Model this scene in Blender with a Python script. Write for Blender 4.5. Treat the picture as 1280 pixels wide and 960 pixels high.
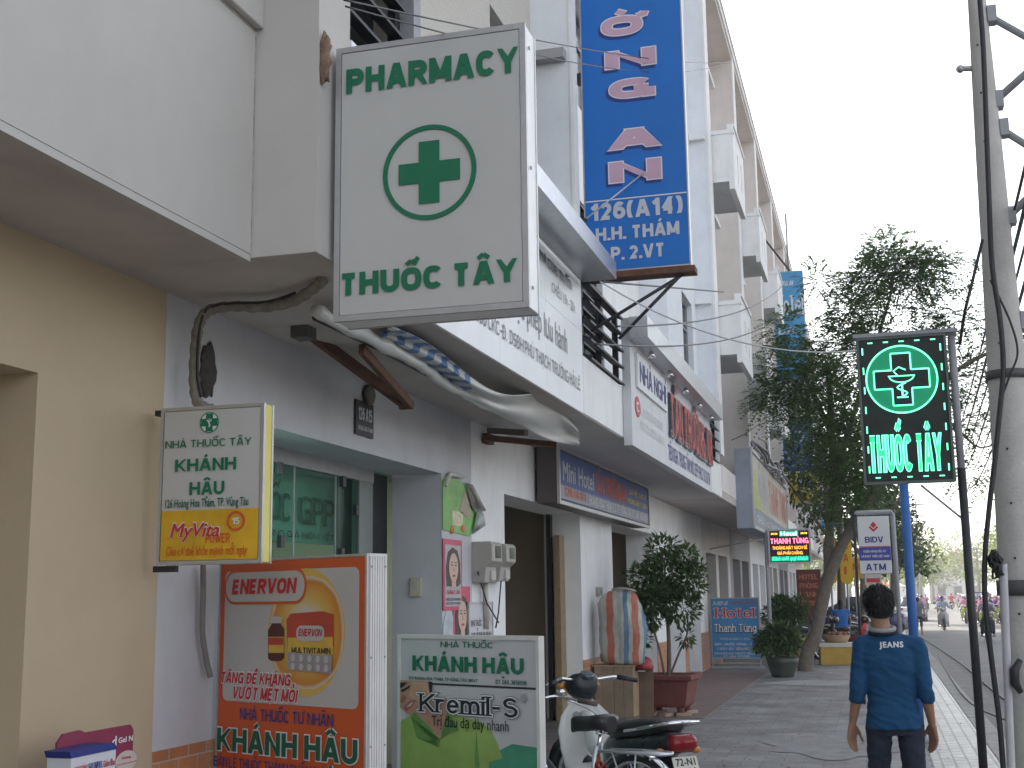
import bpy, bmesh, math, random
import numpy as np
from mathutils import Vector, Matrix, noise
from mathutils.bvhtree import BVHTree
from math import sin, cos, pi, radians, sqrt, atan2

S = bpy.context.scene
C = S.collection
for o in list(bpy.data.objects):
    bpy.data.objects.remove(o)

# ------------------------------------------------------------------ camera
EYE = 1.65
YAW, PITCH, ROLL, FPX = 0.27847453, 0.16880801, -0.01331642, 1563.87
FW = Vector((-sin(YAW)*cos(PITCH), cos(YAW)*cos(PITCH), sin(PITCH)))
_rt = Vector((cos(YAW), sin(YAW), 0))
_up = _rt.cross(FW)
RT = _rt*cos(ROLL) + _up*sin(ROLL)
UP = -_rt*sin(ROLL) + _up*cos(ROLL)
cd = bpy.data.cameras.new('camera')
cd.sensor_width = 36
cd.lens = 36*FPX/1280
cd.clip_start, cd.clip_end = 0.05, 3000
cam = bpy.data.objects.new('camera', cd)
C.objects.link(cam)
m = Matrix((RT, UP, -FW)).transposed().to_4x4()
m.translation = (0, 0, EYE)
cam.matrix_world = m
S.camera = cam
S.render.resolution_x, S.render.resolution_y = 1024, 768

# ------------------------------------------------------------------ light
SUN_EL, SUN_AZ = radians(30), radians(-38)      # azimuth measured from +Y towards +X: the sun stands ahead and to the left, behind the houses
w = bpy.data.worlds.new('World'); S.world = w; w.use_nodes = True
nt = w.node_tree
sky = nt.nodes.new('ShaderNodeTexSky'); sky.sky_type = 'NISHITA'; sky.sun_disc = False
sky.sun_elevation = SUN_EL; sky.sun_rotation = SUN_AZ
sky.air_density = 1.0; sky.dust_density = 2.5; sky.ozone_density = 1.0
bg = nt.nodes['Background']; bg.inputs[1].default_value = 0.15
hs = nt.nodes.new('ShaderNodeHueSaturation'); hs.inputs['Saturation'].default_value = .35
nt.links.new(sky.outputs[0], hs.inputs['Color']); nt.links.new(hs.outputs[0], bg.inputs[0])
sd = bpy.data.lights.new('sun', 'SUN'); sd.energy = 3.5; sd.angle = radians(0.6); sd.color = (1, .92, .78)
so = bpy.data.objects.new('sun', sd); C.objects.link(so)
sdir = Vector((sin(SUN_AZ)*cos(SUN_EL), cos(SUN_AZ)*cos(SUN_EL), sin(SUN_EL)))
so.rotation_euler = sdir.to_track_quat('Z', 'Y').to_euler()
so.location = (0, 0, 60)
vs = S.view_settings
vs.view_transform = 'Standard'; vs.look = 'None'; vs.gamma = 1; vs.use_curve_mapping = False
vs.exposure = 1.58

# ------------------------------------------------------------------ pixel rays of the photograph (used to read off real positions on known planes)
def ray(x, y):
    return RT*((x-640)/FPX) - UP*((y-480)/FPX) + FW
def onX(x, y, v):
    d = ray(x, y); t = v/d.x; return Vector((v, d.y*t, d.z*t+EYE))
def onY(x, y, v):
    d = ray(x, y); t = v/d.y; return Vector((d.x*t, v, d.z*t+EYE))
def onZ(x, y, v):
    d = ray(x, y); t = (v-EYE)/d.z; return Vector((d.x*t, d.y*t, v))

# ------------------------------------------------------------------ materials
MATS = {}
def mat(key, col, rough=.6, var=.10, scale=6, bump=0.0, bscale=60, metal=0, dirt=0.0, dirtcol=(.10,.085,.065), spec=.4, streak=False, emit=None, estr=0, coat=0, alpha=1, leak=0):
    if key in MATS: return MATS[key]
    m = bpy.data.materials.new(key); m.use_nodes = True
    t = m.node_tree; N = t.nodes; L = t.links
    b = N['Principled BSDF']
    b.inputs['Roughness'].default_value = rough
    b.inputs['Metallic'].default_value = metal
    b.inputs['Specular IOR Level'].default_value = spec
    b.inputs['Coat Weight'].default_value = coat
    b.inputs['Alpha'].default_value = alpha
    tc = N.new('ShaderNodeTexCoord')
    last = None
    n = N.new('ShaderNodeTexNoise'); n.inputs['Scale'].default_value = scale; n.inputs['Detail'].default_value = 6; n.inputs['Roughness'].default_value = .65
    L.new(tc.outputs['Object'], n.inputs['Vector'])
    r = N.new('ShaderNodeValToRGB')
    r.color_ramp.elements[0].position = .3; r.color_ramp.elements[1].position = .7
    r.color_ramp.elements[0].color = (*[c*(1-var) for c in col], 1)
    r.color_ramp.elements[1].color = (*[min(1, c*(1+var)) for c in col], 1)
    L.new(n.outputs['Fac'], r.inputs['Fac']); last = r.outputs['Color']
    if dirt > 0:
        mp = N.new('ShaderNodeMapping'); L.new(tc.outputs['Object'], mp.inputs['Vector'])
        mp.inputs['Scale'].default_value = (1.1, 1.1, .38) if streak else (1, 1, 1)
        n2 = N.new('ShaderNodeTexNoise'); n2.inputs['Scale'].default_value = 2.2; n2.inputs['Detail'].default_value = 9; n2.inputs['Roughness'].default_value = .72
        L.new(mp.outputs[0], n2.inputs['Vector'])
        r2 = N.new('ShaderNodeValToRGB'); r2.color_ramp.elements[0].position = .48; r2.color_ramp.elements[1].position = .86
        L.new(n2.outputs['Fac'], r2.inputs['Fac'])
        ml = N.new('ShaderNodeMath'); ml.operation = 'MULTIPLY'; ml.inputs[1].default_value = dirt
        L.new(r2.outputs['Color'], ml.inputs[0])
        mx = N.new('ShaderNodeMix'); mx.data_type = 'RGBA'
        L.new(ml.outputs[0], mx.inputs[0]); L.new(last, mx.inputs[6]); mx.inputs[7].default_value = (*dirtcol, 1)
        last = mx.outputs[2]
    L.new(last, b.inputs['Base Color'])
    # gloss is never quite even
    rr = N.new('ShaderNodeMapRange'); rr.inputs['To Min'].default_value = max(.02, rough-.08); rr.inputs['To Max'].default_value = min(1, rough+.10)
    n3 = N.new('ShaderNodeTexNoise'); n3.inputs['Scale'].default_value = scale*2.3; n3.inputs['Detail'].default_value = 3
    L.new(tc.outputs['Object'], n3.inputs['Vector']); L.new(n3.outputs['Fac'], rr.inputs['Value']); L.new(rr.outputs[0], b.inputs['Roughness'])
    if bump > 0:
        nb = N.new('ShaderNodeTexNoise'); nb.inputs['Scale'].default_value = bscale; nb.inputs['Detail'].default_value = 4
        L.new(tc.outputs['Object'], nb.inputs['Vector'])
        bp = N.new('ShaderNodeBump'); bp.inputs['Strength'].default_value = bump; bp.inputs['Distance'].default_value = .01
        L.new(nb.outputs['Fac'], bp.inputs['Height']); L.new(bp.outputs[0], b.inputs['Normal'])
    if emit:
        b.inputs['Emission Color'].default_value = (*emit, 1); b.inputs['Emission Strength'].default_value = estr
    MATS[key] = m
    return m

def brickmat(key, c1, c2, mortar, bw, bh, gap, rough=.6, axes='YZ', bump=.5, offset=.5, var=.12, dirt=.35, scale=1.0):
    if key in MATS: return MATS[key]
    m = bpy.data.materials.new(key); m.use_nodes = True
    t = m.node_tree; N = t.nodes; L = t.links; b = N['Principled BSDF']
    tc = N.new('ShaderNodeTexCoord'); sp = N.new('ShaderNodeSeparateXYZ'); cb = N.new('ShaderNodeCombineXYZ')
    L.new(tc.outputs['Object'], sp.inputs[0])
    if axes == 'YZ':      # walls of either direction
        ad = N.new('ShaderNodeMath'); L.new(sp.outputs[0], ad.inputs[0]); L.new(sp.outputs[1], ad.inputs[1])
        L.new(ad.outputs[0], cb.inputs[0]); L.new(sp.outputs[2], cb.inputs[1])
    else:
        L.new(sp.outputs[0 if axes == 'XY' else 1], cb.inputs[0]); L.new(sp.outputs[1 if axes == 'XY' else 0], cb.inputs[1])
    bt = N.new('ShaderNodeTexBrick'); bt.offset = offset
    bt.inputs['Scale'].default_value = scale; bt.inputs['Brick Width'].default_value = bw; bt.inputs['Row Height'].default_value = bh
    bt.inputs['Mortar Size'].default_value = gap; bt.inputs['Mortar Smooth'].default_value = .2; bt.inputs['Bias'].default_value = 0
    bt.inputs['Color1'].default_value = (*c1, 1); bt.inputs['Color2'].default_value = (*c2, 1); bt.inputs['Mortar'].default_value = (*mortar, 1)
    L.new(cb.outputs[0], bt.inputs['Vector'])
    n2 = N.new('ShaderNodeTexNoise'); n2.inputs['Scale'].default_value = 1.3; n2.inputs['Detail'].default_value = 9; n2.inputs['Roughness'].default_value = .7
    L.new(tc.outputs['Object'], n2.inputs['Vector'])
    mr = N.new('ShaderNodeMapRange'); mr.inputs['From Min'].default_value = .3; mr.inputs['From Max'].default_value = .7
    mr.inputs['To Min'].default_value = 1-dirt; mr.inputs['To Max'].default_value = 1+dirt*.5
    L.new(n2.outputs['Fac'], mr.inputs['Value'])
    mx = N.new('ShaderNodeMix'); mx.data_type = 'RGBA'; mx.blend_type = 'MULTIPLY'; mx.inputs[0].default_value = 1
    L.new(bt.outputs['Color'], mx.inputs[6]); L.new(mr.outputs[0], mx.inputs[7])
    L.new(mx.outputs[2], b.inputs['Base Color'])
    n3 = N.new('ShaderNodeTexNoise'); n3.inputs['Scale'].default_value = 9; n3.inputs['Detail'].default_value = 5
    L.new(tc.outputs['Object'], n3.inputs['Vector'])
    rr = N.new('ShaderNodeMapRange'); rr.inputs['To Min'].default_value = rough-.15; rr.inputs['To Max'].default_value = rough+.15
    L.new(n3.outputs['Fac'], rr.inputs['Value']); L.new(rr.outputs[0], b.inputs['Roughness'])
    n4 = N.new('ShaderNodeTexNoise'); n4.inputs['Scale'].default_value = 45; n4.inputs['Detail'].default_value = 5
    L.new(tc.outputs['Object'], n4.inputs['Vector'])
    sm = N.new('ShaderNodeMath'); sm.operation = 'MULTIPLY_ADD'; sm.inputs[1].default_value = .35
    iv = N.new('ShaderNodeMath'); iv.operation = 'SUBTRACT'; iv.inputs[0].default_value = 1; L.new(bt.outputs['Fac'], iv.inputs[1])
    L.new(n4.outputs['Fac'], sm.inputs[0]); L.new(iv.outputs[0], sm.inputs[2])
    bp = N.new('ShaderNodeBump'); bp.inputs['Strength'].default_value = bump; bp.inputs['Distance'].default_value = .01
    L.new(sm.outputs[0], bp.inputs['Height']); L.new(bp.outputs[0], b.inputs['Normal'])
    MATS[key] = m
    return m

def leafmat(key, dark, light, trans=.25, rough=.5):
    if key in MATS: return MATS[key]
    m = bpy.data.materials.new(key); m.use_nodes = True
    t = m.node_tree; N = t.nodes; L = t.links; b = N['Principled BSDF']
    g = N.new('ShaderNodeNewGeometry'); tc = N.new('ShaderNodeTexCoord')
    n = N.new('ShaderNodeTexNoise'); n.inputs['Scale'].default_value = 1.4; n.inputs['Detail'].default_value = 3
    L.new(tc.outputs['Object'], n.inputs['Vector'])
    ad = N.new('ShaderNodeMath'); ad.operation = 'MULTIPLY_ADD'; ad.inputs[1].default_value = .55
    L.new(g.outputs['Random Per Island'], ad.inputs[0])
    mu = N.new('ShaderNodeMath'); mu.operation = 'MULTIPLY_ADD'; mu.inputs[1].default_value = 1.1; mu.inputs[2].default_value = -.3
    L.new(n.outputs['Fac'], mu.inputs[0]); L.new(mu.outputs[0], ad.inputs[2])
    r = N.new('ShaderNodeValToRGB'); r.color_ramp.elements[0].color = (*dark, 1); r.color_ramp.elements[1].color = (*light, 1)
    L.new(ad.outputs[0], r.inputs['Fac']); L.new(r.outputs['Color'], b.inputs['Base Color'])
    b.inputs['Roughness'].default_value = rough
    b.inputs['Specular IOR Level'].default_value = .3
    tr = N.new('ShaderNodeBsdfTranslucent'); ms = N.new('ShaderNodeMixShader'); ms.inputs[0].default_value = trans
    L.new(r.outputs['Color'], tr.inputs['Color'])
    L.new(b.outputs[0], ms.inputs[1]); L.new(tr.outputs[0], ms.inputs[2])
    L.new(ms.outputs[0], N['Material Output'].inputs[0])
    MATS[key] = m
    return m

# ------------------------------------------------------------------ object helpers
def tag(o, label=None, cat=None, group=None, kind=None):
    if label: o['label'] = label
    if cat: o['category'] = cat
    if group: o['group'] = group
    if kind: o['kind'] = kind
    return o
def thing(name, label, cat, loc=(0,0,0), rotz=0, group=None):
    o = bpy.data.objects.new(name, None); C.objects.link(o)
    o.empty_display_size = .1
    o.location = loc; o.rotation_euler = (0, 0, rotz)
    return tag(o, label, cat, group)
def obj(name, bm, mats, parent=None, smooth=False, bevel=0, label=None):
    me = bpy.data.meshes.new(name)
    if isinstance(bm, bmesh.types.BMesh):
        bmesh.ops.recalc_face_normals(bm, faces=bm.faces)
        bm.to_mesh(me); bm.free()
    else:
        me = bm; me.name = name
    if not isinstance(mats, (list, tuple)): mats = [mats]
    if len(me.materials): me.materials.clear()
    for q in mats: me.materials.append(q)
    if smooth:
        for p in me.polygons: p.use_smooth = True
    o = bpy.data.objects.new(name, me); C.objects.link(o)
    if parent: o.parent = parent
    if bevel:
        b = o.modifiers.new('bevel', 'BEVEL'); b.width = bevel; b.segments = 2; b.limit_method = 'ANGLE'; b.angle_limit = radians(40)
    if label: o['label'] = label
    return o
def one(name, bm, mats, label, cat, group=None, **k):
    return tag(obj(name, bm, mats, **k), label, cat, group)
def structure(name, bm, mats, **k):
    return tag(obj(name, bm, mats, **k), kind='structure')
def NB(): return bmesh.new()
def box(bm, x0, x1, y0, y1, z0, z1, mi=0, M=None):
    if x1 < x0: x0, x1 = x1, x0
    if y1 < y0: y0, y1 = y1, y0
    if z1 < z0: z0, z1 = z1, z0
    v = [bm.verts.new(p) for p in ((x0,y0,z0),(x1,y0,z0),(x1,y1,z0),(x0,y1,z0),(x0,y0,z1),(x1,y0,z1),(x1,y1,z1),(x0,y1,z1))]
    if M is not None:
        for q in v: q.co = M @ q.co
    for f in ((0,3,2,1),(4,5,6,7),(0,1,5,4),(1,2,6,5),(2,3,7,6),(3,0,4,7)):
        bm.faces.new([v[i] for i in f]).material_index = mi
    return bm
def bx(*a, **k): return box(NB(), *a, **k)
def frame_at(d):
    d = d.normalized()
    a = Vector((0,0,1)) if abs(d.z) < .9 else Vector((1,0,0))
    u = d.cross(a).normalized(); v = d.cross(u).normalized()
    return u, v
def tube(bm, pts, r, n=8, cap=True, mi=0, sq=None):
    """sweep a round (or sq=(a,b) elliptical) section along pts; r number or list"""
    pts = [Vector(p) for p in pts]
    R = r if isinstance(r, (list, tuple)) else [r]*len(pts)
    rings = []; pu = None
    for i, p in enumerate(pts):
        d = (pts[min(i+1, len(pts)-1)] - pts[max(i-1, 0)])
        if d.length < 1e-9: d = Vector((0,0,1))
        d.normalize()
        if pu is None: u, v = frame_at(d)
        else:
            u = (pu - d*pu.dot(d))
            u = u.normalized() if u.length > 1e-6 else frame_at(d)[0]
            v = d.cross(u).normalized()
        pu = u
        a, b_ = (sq if sq else (1, 1))
        rings.append([bm.verts.new(p + (u*cos(2*pi*k/n)*a + v*sin(2*pi*k/n)*b_)*R[i]) for k in range(n)])
    for A, B in zip(rings, rings[1:]):
        for k in range(n):
            f = bm.faces.new((A[k], A[(k+1)%n], B[(k+1)%n], B[k])); f.material_index = mi; f.smooth = True
    if cap:
        bm.faces.new(rings[0][::-1]).material_index = mi; bm.faces.new(rings[-1]).material_index = mi
    return bm
def tb(*a, **k): return tube(NB(), *a, **k)
def loft(bm, rings, cap=True, mi=0):
    """rings: lists of equal length of points"""
    V = [[bm.verts.new(p) for p in r] for r in rings]
    n = len(V[0])
    for A, B in zip(V, V[1:]):
        for k in range(n):
            f = bm.faces.new((A[k], A[(k+1)%n], B[(k+1)%n], B[k])); f.material_index = mi; f.smooth = True
    if cap:
        bm.faces.new(V[0][::-1]).material_index = mi; bm.faces.new(V[-1]).material_index = mi
    return bm
def ell(cx, cy, z, rx, ry, n=16, p=2.0):
    out = []
    for k in range(n):
        a = 2*pi*k/n; c, s = cos(a), sin(a)
        out.append(Vector((cx + rx*math.copysign(abs(c)**(2/p), c), cy + ry*math.copysign(abs(s)**(2/p), s), z)))
    return out
def ball(bm, c, r, seg=12, rings=8, M=None, mi=0):
    r = r if isinstance(r, (tuple, list)) else (r, r, r)
    q = bmesh.ops.create_uvsphere(bm, u_segments=seg, v_segments=rings, radius=1)
    for v in q['verts']:
        v.co = Vector((v.co.x*r[0], v.co.y*r[1], v.co.z*r[2]))
        if M is not None: v.co = M @ v.co
        v.co += Vector(c)
    fs = set(f for v in q['verts'] for f in v.link_faces)
    for f in fs: f.smooth = True; f.material_index = mi
    return bm
def prism(bm, pts, y0, y1, mi=0):
    """outline in local x,z pulled from y0 to y1"""
    a = [bm.verts.new((x, y0, z)) for x, z in pts]; b = [bm.verts.new((x, y1, z)) for x, z in pts]
    n = len(pts)
    for k in range(n):
        bm.faces.new((a[k], a[(k+1)%n], b[(k+1)%n], b[k])).material_index = mi
    bm.faces.new(a[::-1]).material_index = mi; bm.faces.new(b).material_index = mi
    return bm
def copy_tree(o, parent=None, label=None):
    c = o.copy(); C.objects.link(c)
    if parent: c.parent = parent
    if label: c['label'] = label
    for ch in list(o.children): copy_tree(ch, c)
    return c
def evalmesh(o):
    dg = bpy.context.evaluated_depsgraph_get()
    dg.update()
    me = bpy.data.meshes.new_from_object(o.evaluated_get(dg), depsgraph=dg)
    return me
def fuse(bm, voxel, smooth=4, fac=.5, sub=0):
    """voxel-fuse overlapping shells to one continuous skin"""
    me = bpy.data.meshes.new('tmp'); bmesh.ops.recalc_face_normals(bm, faces=bm.faces); bm.to_mesh(me); bm.free()
    o = bpy.data.objects.new('tmp', me); C.objects.link(o)
    r = o.modifiers.new('r', 'REMESH'); r.mode = 'VOXEL'; r.voxel_size = voxel
    if smooth:
        s = o.modifiers.new('s', 'SMOOTH'); s.iterations = smooth; s.factor = fac
    out = evalmesh(o)
    bpy.data.objects.remove(o); bpy.data.meshes.remove(me)
    for p in out.polygons: p.use_smooth = True
    return out

def smoothpath(P, n=6):
    out = []
    for i in range(len(P)-1):
        p0, p1, p2, p3 = P[max(i-1,0)], P[i], P[i+1], P[min(i+2,len(P)-1)]
        for k in range(n):
            t = k/n
            out.append(.5*((2*p1)+(p2-p0)*t+(2*p0-5*p1+4*p2-p3)*t*t+(-p0+3*p1-3*p2+p3)*t**3))
    return out+[P[-1]]
# ------------------------------------------------------------------ lettering
_capcache = {}
def textmesh(s, weight=0.0, shear=0.0, spacing=1.0, ext=0.0, res=3):
    cu = bpy.data.curves.new('t', 'FONT'); cu.body = s; cu.size = 1; cu.shear = shear
    base = 0; extra = max(0, weight)
    cu.offset = base
    cu.space_character = spacing + extra*1.2; cu.extrude = ext; cu.resolution_u = res; cu.fill_mode = 'BOTH' if ext else 'FRONT'
    o = bpy.data.objects.new('t', cu); C.objects.link(o)
    me = evalmesh(o)
    bpy.data.objects.remove(o); bpy.data.curves.remove(cu)
    if extra > 0 and len(me.vertices):
        # a bold cut: the same outline laid a hair apart several times
        bm = bmesh.new(); 
        e = extra
        for k, (dx, dz) in enumerate(((0,0),(e,0),(-e,0),(0,e*.7),(0,-e*.7),(e*.75,e*.5),(-e*.75,e*.5),(e*.75,-e*.5),(-e*.75,-e*.5))):
            n0 = len(bm.verts); bm.from_mesh(me); bm.verts.ensure_lookup_table()
            for v in bm.verts[n0:]: v.co += Vector((dx, dz, .00012*k))
        bm.to_mesh(me); bm.free()
    return me
def capheight():
    if 'c' not in _capcache:
        me = textmesh('H'); _capcache['c'] = max(v.co.y for v in me.vertices)
    return _capcache['c']
def lettering(root, s, x0, z0, x1, z1, m, y=-.004, weight=.02, shear=0, spacing=1.0, ext=0, name='lettering', rot=0, lower=False, res=3, bend=None):
    """fit a line of text: baseline z0, capital height up to z1, from x0 to x1, in root's local front plane"""
    me = textmesh(s, weight, shear, spacing, ext, res)
    n = len(me.vertices)
    if n == 0: return None
    co = np.empty(n*3, np.float32); me.vertices.foreach_get('co', co); co = co.reshape(-1, 3)
    lo, hi = co[:,0].min(), co[:,0].max()
    sx = (x1-x0)/(hi-lo); sz = (z1-z0)/capheight()
    X = x0 + (co[:,0]-lo)*sx; Z = z0 + co[:,1]*sz; Y = np.full(n, y, np.float32) - co[:,2]
    if rot:
        dx = X-x0; dz = Z-z0
        X = x0 + dx*cos(rot) - dz*sin(rot); Z = z0 + dx*sin(rot) + dz*cos(rot)
    if bend is not None: Y = Y + bend(X, Z)
    out = np.stack([X, Y, Z], 1).astype(np.float32).ravel()
    me.vertices.foreach_set('co', out); me.update()
    return obj(name, me, m, root)
# ---- a block alphabet drawn with mitred strokes (the built-in face has no heavy cut)
import unicodedata
def _arc(cx, cz, rx, rz, a0, a1, n=10):
    return [(cx+rx*cos(radians(a0+(a1-a0)*k/n)), cz+rz*sin(radians(a0+(a1-a0)*k/n))) for k in range(n+1)]
def _sup(cx, cz, rx, rz, a0, a1, n=14, p=2.6):
    out = []
    for k in range(n+1):
        a = radians(a0+(a1-a0)*k/n); c, s = cos(a), sin(a)
        out.append((cx+rx*math.copysign(abs(c)**(2/p), c), cz+rz*math.copysign(abs(s)**(2/p), s)))
    return out
_O = _sup(.5,.5,.5,.5,0,360,28)
GLY = {   # width, strokes (polylines in a unit box)
 'A': (.72, [[(.05,0),(.42,1)],[(.95,0),(.58,1)],[(.2,.24),(.8,.24)]]),
 'B': (.62, [[(0,0),(0,1)],[(0,1),(.55,1)]+_arc(.6,.76,.36,.24,90,-90)+[(0,.52)],[(.5,.52)]+_arc(.62,.26,.38,.26,90,-90)+[(0,0)]]),
 'C': (.64, [_sup(.5,.5,.5,.5,38,322,24)]),
 'D': (.64, [[(0,0),(0,1)],[(0,1),(.45,1)]+_arc(.45,.5,.55,.5,90,-90,14)+[(0,0)]]),
 'Đ': (.68, [[(.1,0),(.1,1)],[(.1,1),(.5,1)]+_arc(.5,.5,.5,.5,90,-90,14)+[(.1,0)],[(-.12,.5),(.45,.5)]]),
 'E': (.54, [[(0,0),(0,1)],[(0,1),(1,1)],[(0,.52),(.88,.52)],[(0,0),(1,0)]]),
 'F': (.52, [[(0,0),(0,1)],[(0,1),(1,1)],[(0,.5),(.85,.5)]]),
 'G': (.68, [_sup(.5,.5,.5,.5,40,350,24),[(.55,.46),(1,.46)],[(1,.46),(1,0)]]),
 'H': (.66, [[(0,0),(0,1)],[(1,0),(1,1)],[(0,.52),(1,.52)]]),
 'I': (.0, [[(0,0),(0,1)]]),
 'J': (.5, [[(1,1),(1,.3)]+_arc(.5,.28,.5,.28,0,-180)]),
 'K': (.66, [[(0,0),(0,1)],[(.04,.36),(.98,1)],[(.32,.56),(1,0)]]),
 'L': (.52, [[(0,0),(0,1)],[(0,0),(1,0)]]),
 'M': (.80, [[(0,0),(0,1)],[(1,0),(1,1)],[(.06,1),(.45,0.05)],[(.94,1),(.55,0.05)]]),
 'N': (.66, [[(0,0),(0,1)],[(1,0),(1,1)],[(.02,1),(.98,0)]]),
 'O': (.70, [_O]), 'Q': (.70, [_O,[(.6,.3),(1.02,-.04)]]),
 'P': (.60, [[(0,0),(0,1)],[(0,1),(.5,1)]+_arc(.58,.72,.42,.28,90,-90)+[(0,.44)]]),
 'R': (.64, [[(0,0),(0,1)],[(0,1),(.5,1)]+_arc(.57,.74,.40,.26,90,-90)+[(0,.48)],[(.5,.46),(1,0)]]),
 'S': (.60, [_arc(.5,.76,.46,.24,25,270,12)[:-1]+_arc(.5,.26,.49,.26,90,-155,14)]),
 'T': (.64, [[(0,1),(1,1)],[(.5,0),(.5,1)]]),
 'U': (.64, [[(0,1),(0,.34)]+_arc(.5,.34,.5,.34,180,360,14)+[(1,1)]]),
 'V': (.70, [[(.05,1),(.42,0)],[(.95,1),(.58,0)]]),
 'W': (1.0, [[(.03,1),(.23,0)],[(.47,1),(.29,0)],[(.53,1),(.71,0)],[(.97,1),(.77,0)]]),
 'X': (.68, [[(0,0),(1,1)],[(0,1),(1,0)]]),
 'Y': (.70, [[(0,1),(.5,.42)],[(1,1),(.5,.42)],[(.5,0),(.5,.48)]]),
 'Z': (.58, [[(0,1),(1,1)],[(.96,1),(.04,0)],[(0,0),(1,0)]]),
 '0': (.56, [_O]), '1': (.28, [[(1,0),(1,1)],[(.9,.98),(-.1,.74)]]),
 '2': (.54, [_arc(.5,.70,.48,.30,165,-20,12)+[(0,0)],[(0,0),(1,0)]]),
 '3': (.54, [_arc(.5,.75,.45,.25,150,-90,12),_arc(.48,.26,.5,.26,90,-150,12)]),
 '4': (.58, [[(.75,0),(.75,1)],[(.72,1),(0,.28)],[(0,.26),(1.05,.26)]]),
 '5': (.54, [[(.95,1),(.1,1)],[(.1,1),(.05,.52)],[(.05,.54)]+_arc(.46,.31,.52,.31,105,-150,14)]),
 '6': (.56, [_arc(.5,.31,.5,.31,0,360,20),[(.0,.31),(.06,.62)]+_arc(.55,.62,.49,.38,175,45,8)]),
 '7': (.52, [[(0,1),(1,1)],[(.97,1),(.3,0)]]),
 '8': (.56, [_arc(.5,.75,.42,.25,0,360,20),_arc(.5,.26,.5,.26,0,360,20)]),
 '9': (.56, [_arc(.5,.69,.5,.31,0,360,20),[(1,.69),(.94,.38)]+_arc(.45,.38,.49,.38,-5,-135,8)]),
 '.': (.0, [[(0,0),(0,.10)]]), ',': (.05, [[(.6,.08),(0,-.14)]]), ':': (.0, [[(0,0),(0,.10)],[(0,.5),(0,.6)]]),
 '-': (.34, [[(0,.42),(1,.42)]]), '/': (.4, [[(0,0),(1,1)]]), '(': (.20, [_arc(1.2,.45,1.2,.68,125,235,10)]), ')': (.20, [_arc(-.2,.45,1.2,.68,55,-55,10)]),
 # lower case, x-height .7
 'r': (.36, [[(0,0),(0,.7)],_arc(.72,.38,.72,.32,165,62,6)]), 'e': (.50, [[(.0,.37),(1,.37)],_arc(.5,.35,.5,.35,4,318,18)]), 'm': (.86, [[(0,0),(0,.7)],_arc(.25,.42,.25,.28,180,0,8)+[(.5,0)],_arc(.75,.42,.25,.28,180,0,8)+[(1,0)]]),
 'i': (.0, [[(0,0),(0,.7)],[(0,.9),(0,1.0)]]), 'l': (.0, [[(0,0),(0,1.02)]]), 'o': (.52, [_arc(.5,.35,.5,.35,0,360,20)]), 't': (.30, [[(.4,.95),(.4,.16)]+_arc(.8,.16,.4,.16,180,300,5),[(-.1,.7),(1,.7)]]),
 'n': (.48, [[(0,0),(0,.7)],_arc(.5,.40,.5,.30,180,0,8)+[(1,0)]]), 'h': (.48, [[(0,0),(0,1.02)],_arc(.5,.40,.5,.30,180,0,8)+[(1,0)]]), 'u': (.48, [[(0,.7),(0,.3)]+_arc(.5,.3,.5,.3,180,360,8)+[(1,.7)],[(1,0),(1,.7)]]),
 'a': (.48, [_arc(.5,.48,.42,.22,155,10,6)+[(.94,0)],_arc(.48,.2,.48,.21,20,340,14)]), 'g': (.50, [_arc(.48,.36,.48,.34,20,340,14),[(1,.7),(1,-.08)]+_arc(.5,-.06,.5,.2,0,-140,8)]),
 'd': (.50, [_arc(.48,.35,.48,.35,20,340,14),[(1,0),(1,1.02)]]), 'y': (.5, [[(0,.7),(.5,0)],[(1,.7),(.3,-.28)]]), 'v': (.5, [[(0,.7),(.5,0)],[(1,.7),(.5,0)]]), 'p': (.5, [[(0,-.28),(0,.7)],_arc(.52,.35,.48,.35,160,-160,14)]),
}
def stroke(bm, P, wx, wz, zlo, zhi, y, closed=False, clip=True):
    """one mitred stroke of horizontal weight wx and vertical weight wz (metres) along polyline P"""
    Q = [Vector((x/wx, z/wz)) for x, z in P]
    q2 = [Q[0]]
    for p in Q[1:]:
        if (p-q2[-1]).length > 1e-4: q2.append(p)
    Q = q2; n = len(Q)
    if n < 2: return
    closed = closed or (Q[0]-Q[-1]).length < 1e-3
    if closed: Q = Q[:-1]; n -= 1
    L, R = [], []
    for i in range(n):
        a = Q[i]-Q[i-1] if (i > 0 or closed) else Q[1]-Q[0]
        b = Q[(i+1) % n]-Q[i] if (i < n-1 or closed) else a
        a = a.normalized(); b = b.normalized(); t = (a+b)
        t = t.normalized() if t.length > .2 else a
        nrm = Vector((-t.y, t.x)); k = .5/max(.45, nrm.dot(Vector((-a.y, a.x))))
        l, r = Q[i]+nrm*k, Q[i]-nrm*k
        if clip and not closed and i in (0, n-1) and abs(t.y) > .45:
            # cut the end level, where the line starts or stops at base or cap height
            zq = Q[i].y*wz
            for tgt in (zlo, zhi):
                if abs(zq-tgt) <= wz*.56:
                    e = tgt/wz; l = l+t*((e-l.y)/t.y); r = r+t*((e-r.y)/t.y)
        L.append(l); R.append(r)
    vl = [bm.verts.new((p.x*wx, y, p.y*wz)) for p in L]; vr = [bm.verts.new((p.x*wx, y, p.y*wz)) for p in R]
    for i in range(n if closed else n-1):
        j = (i+1) % n; bm.faces.new((vl[i], vl[j], vr[j], vr[i]))
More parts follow.
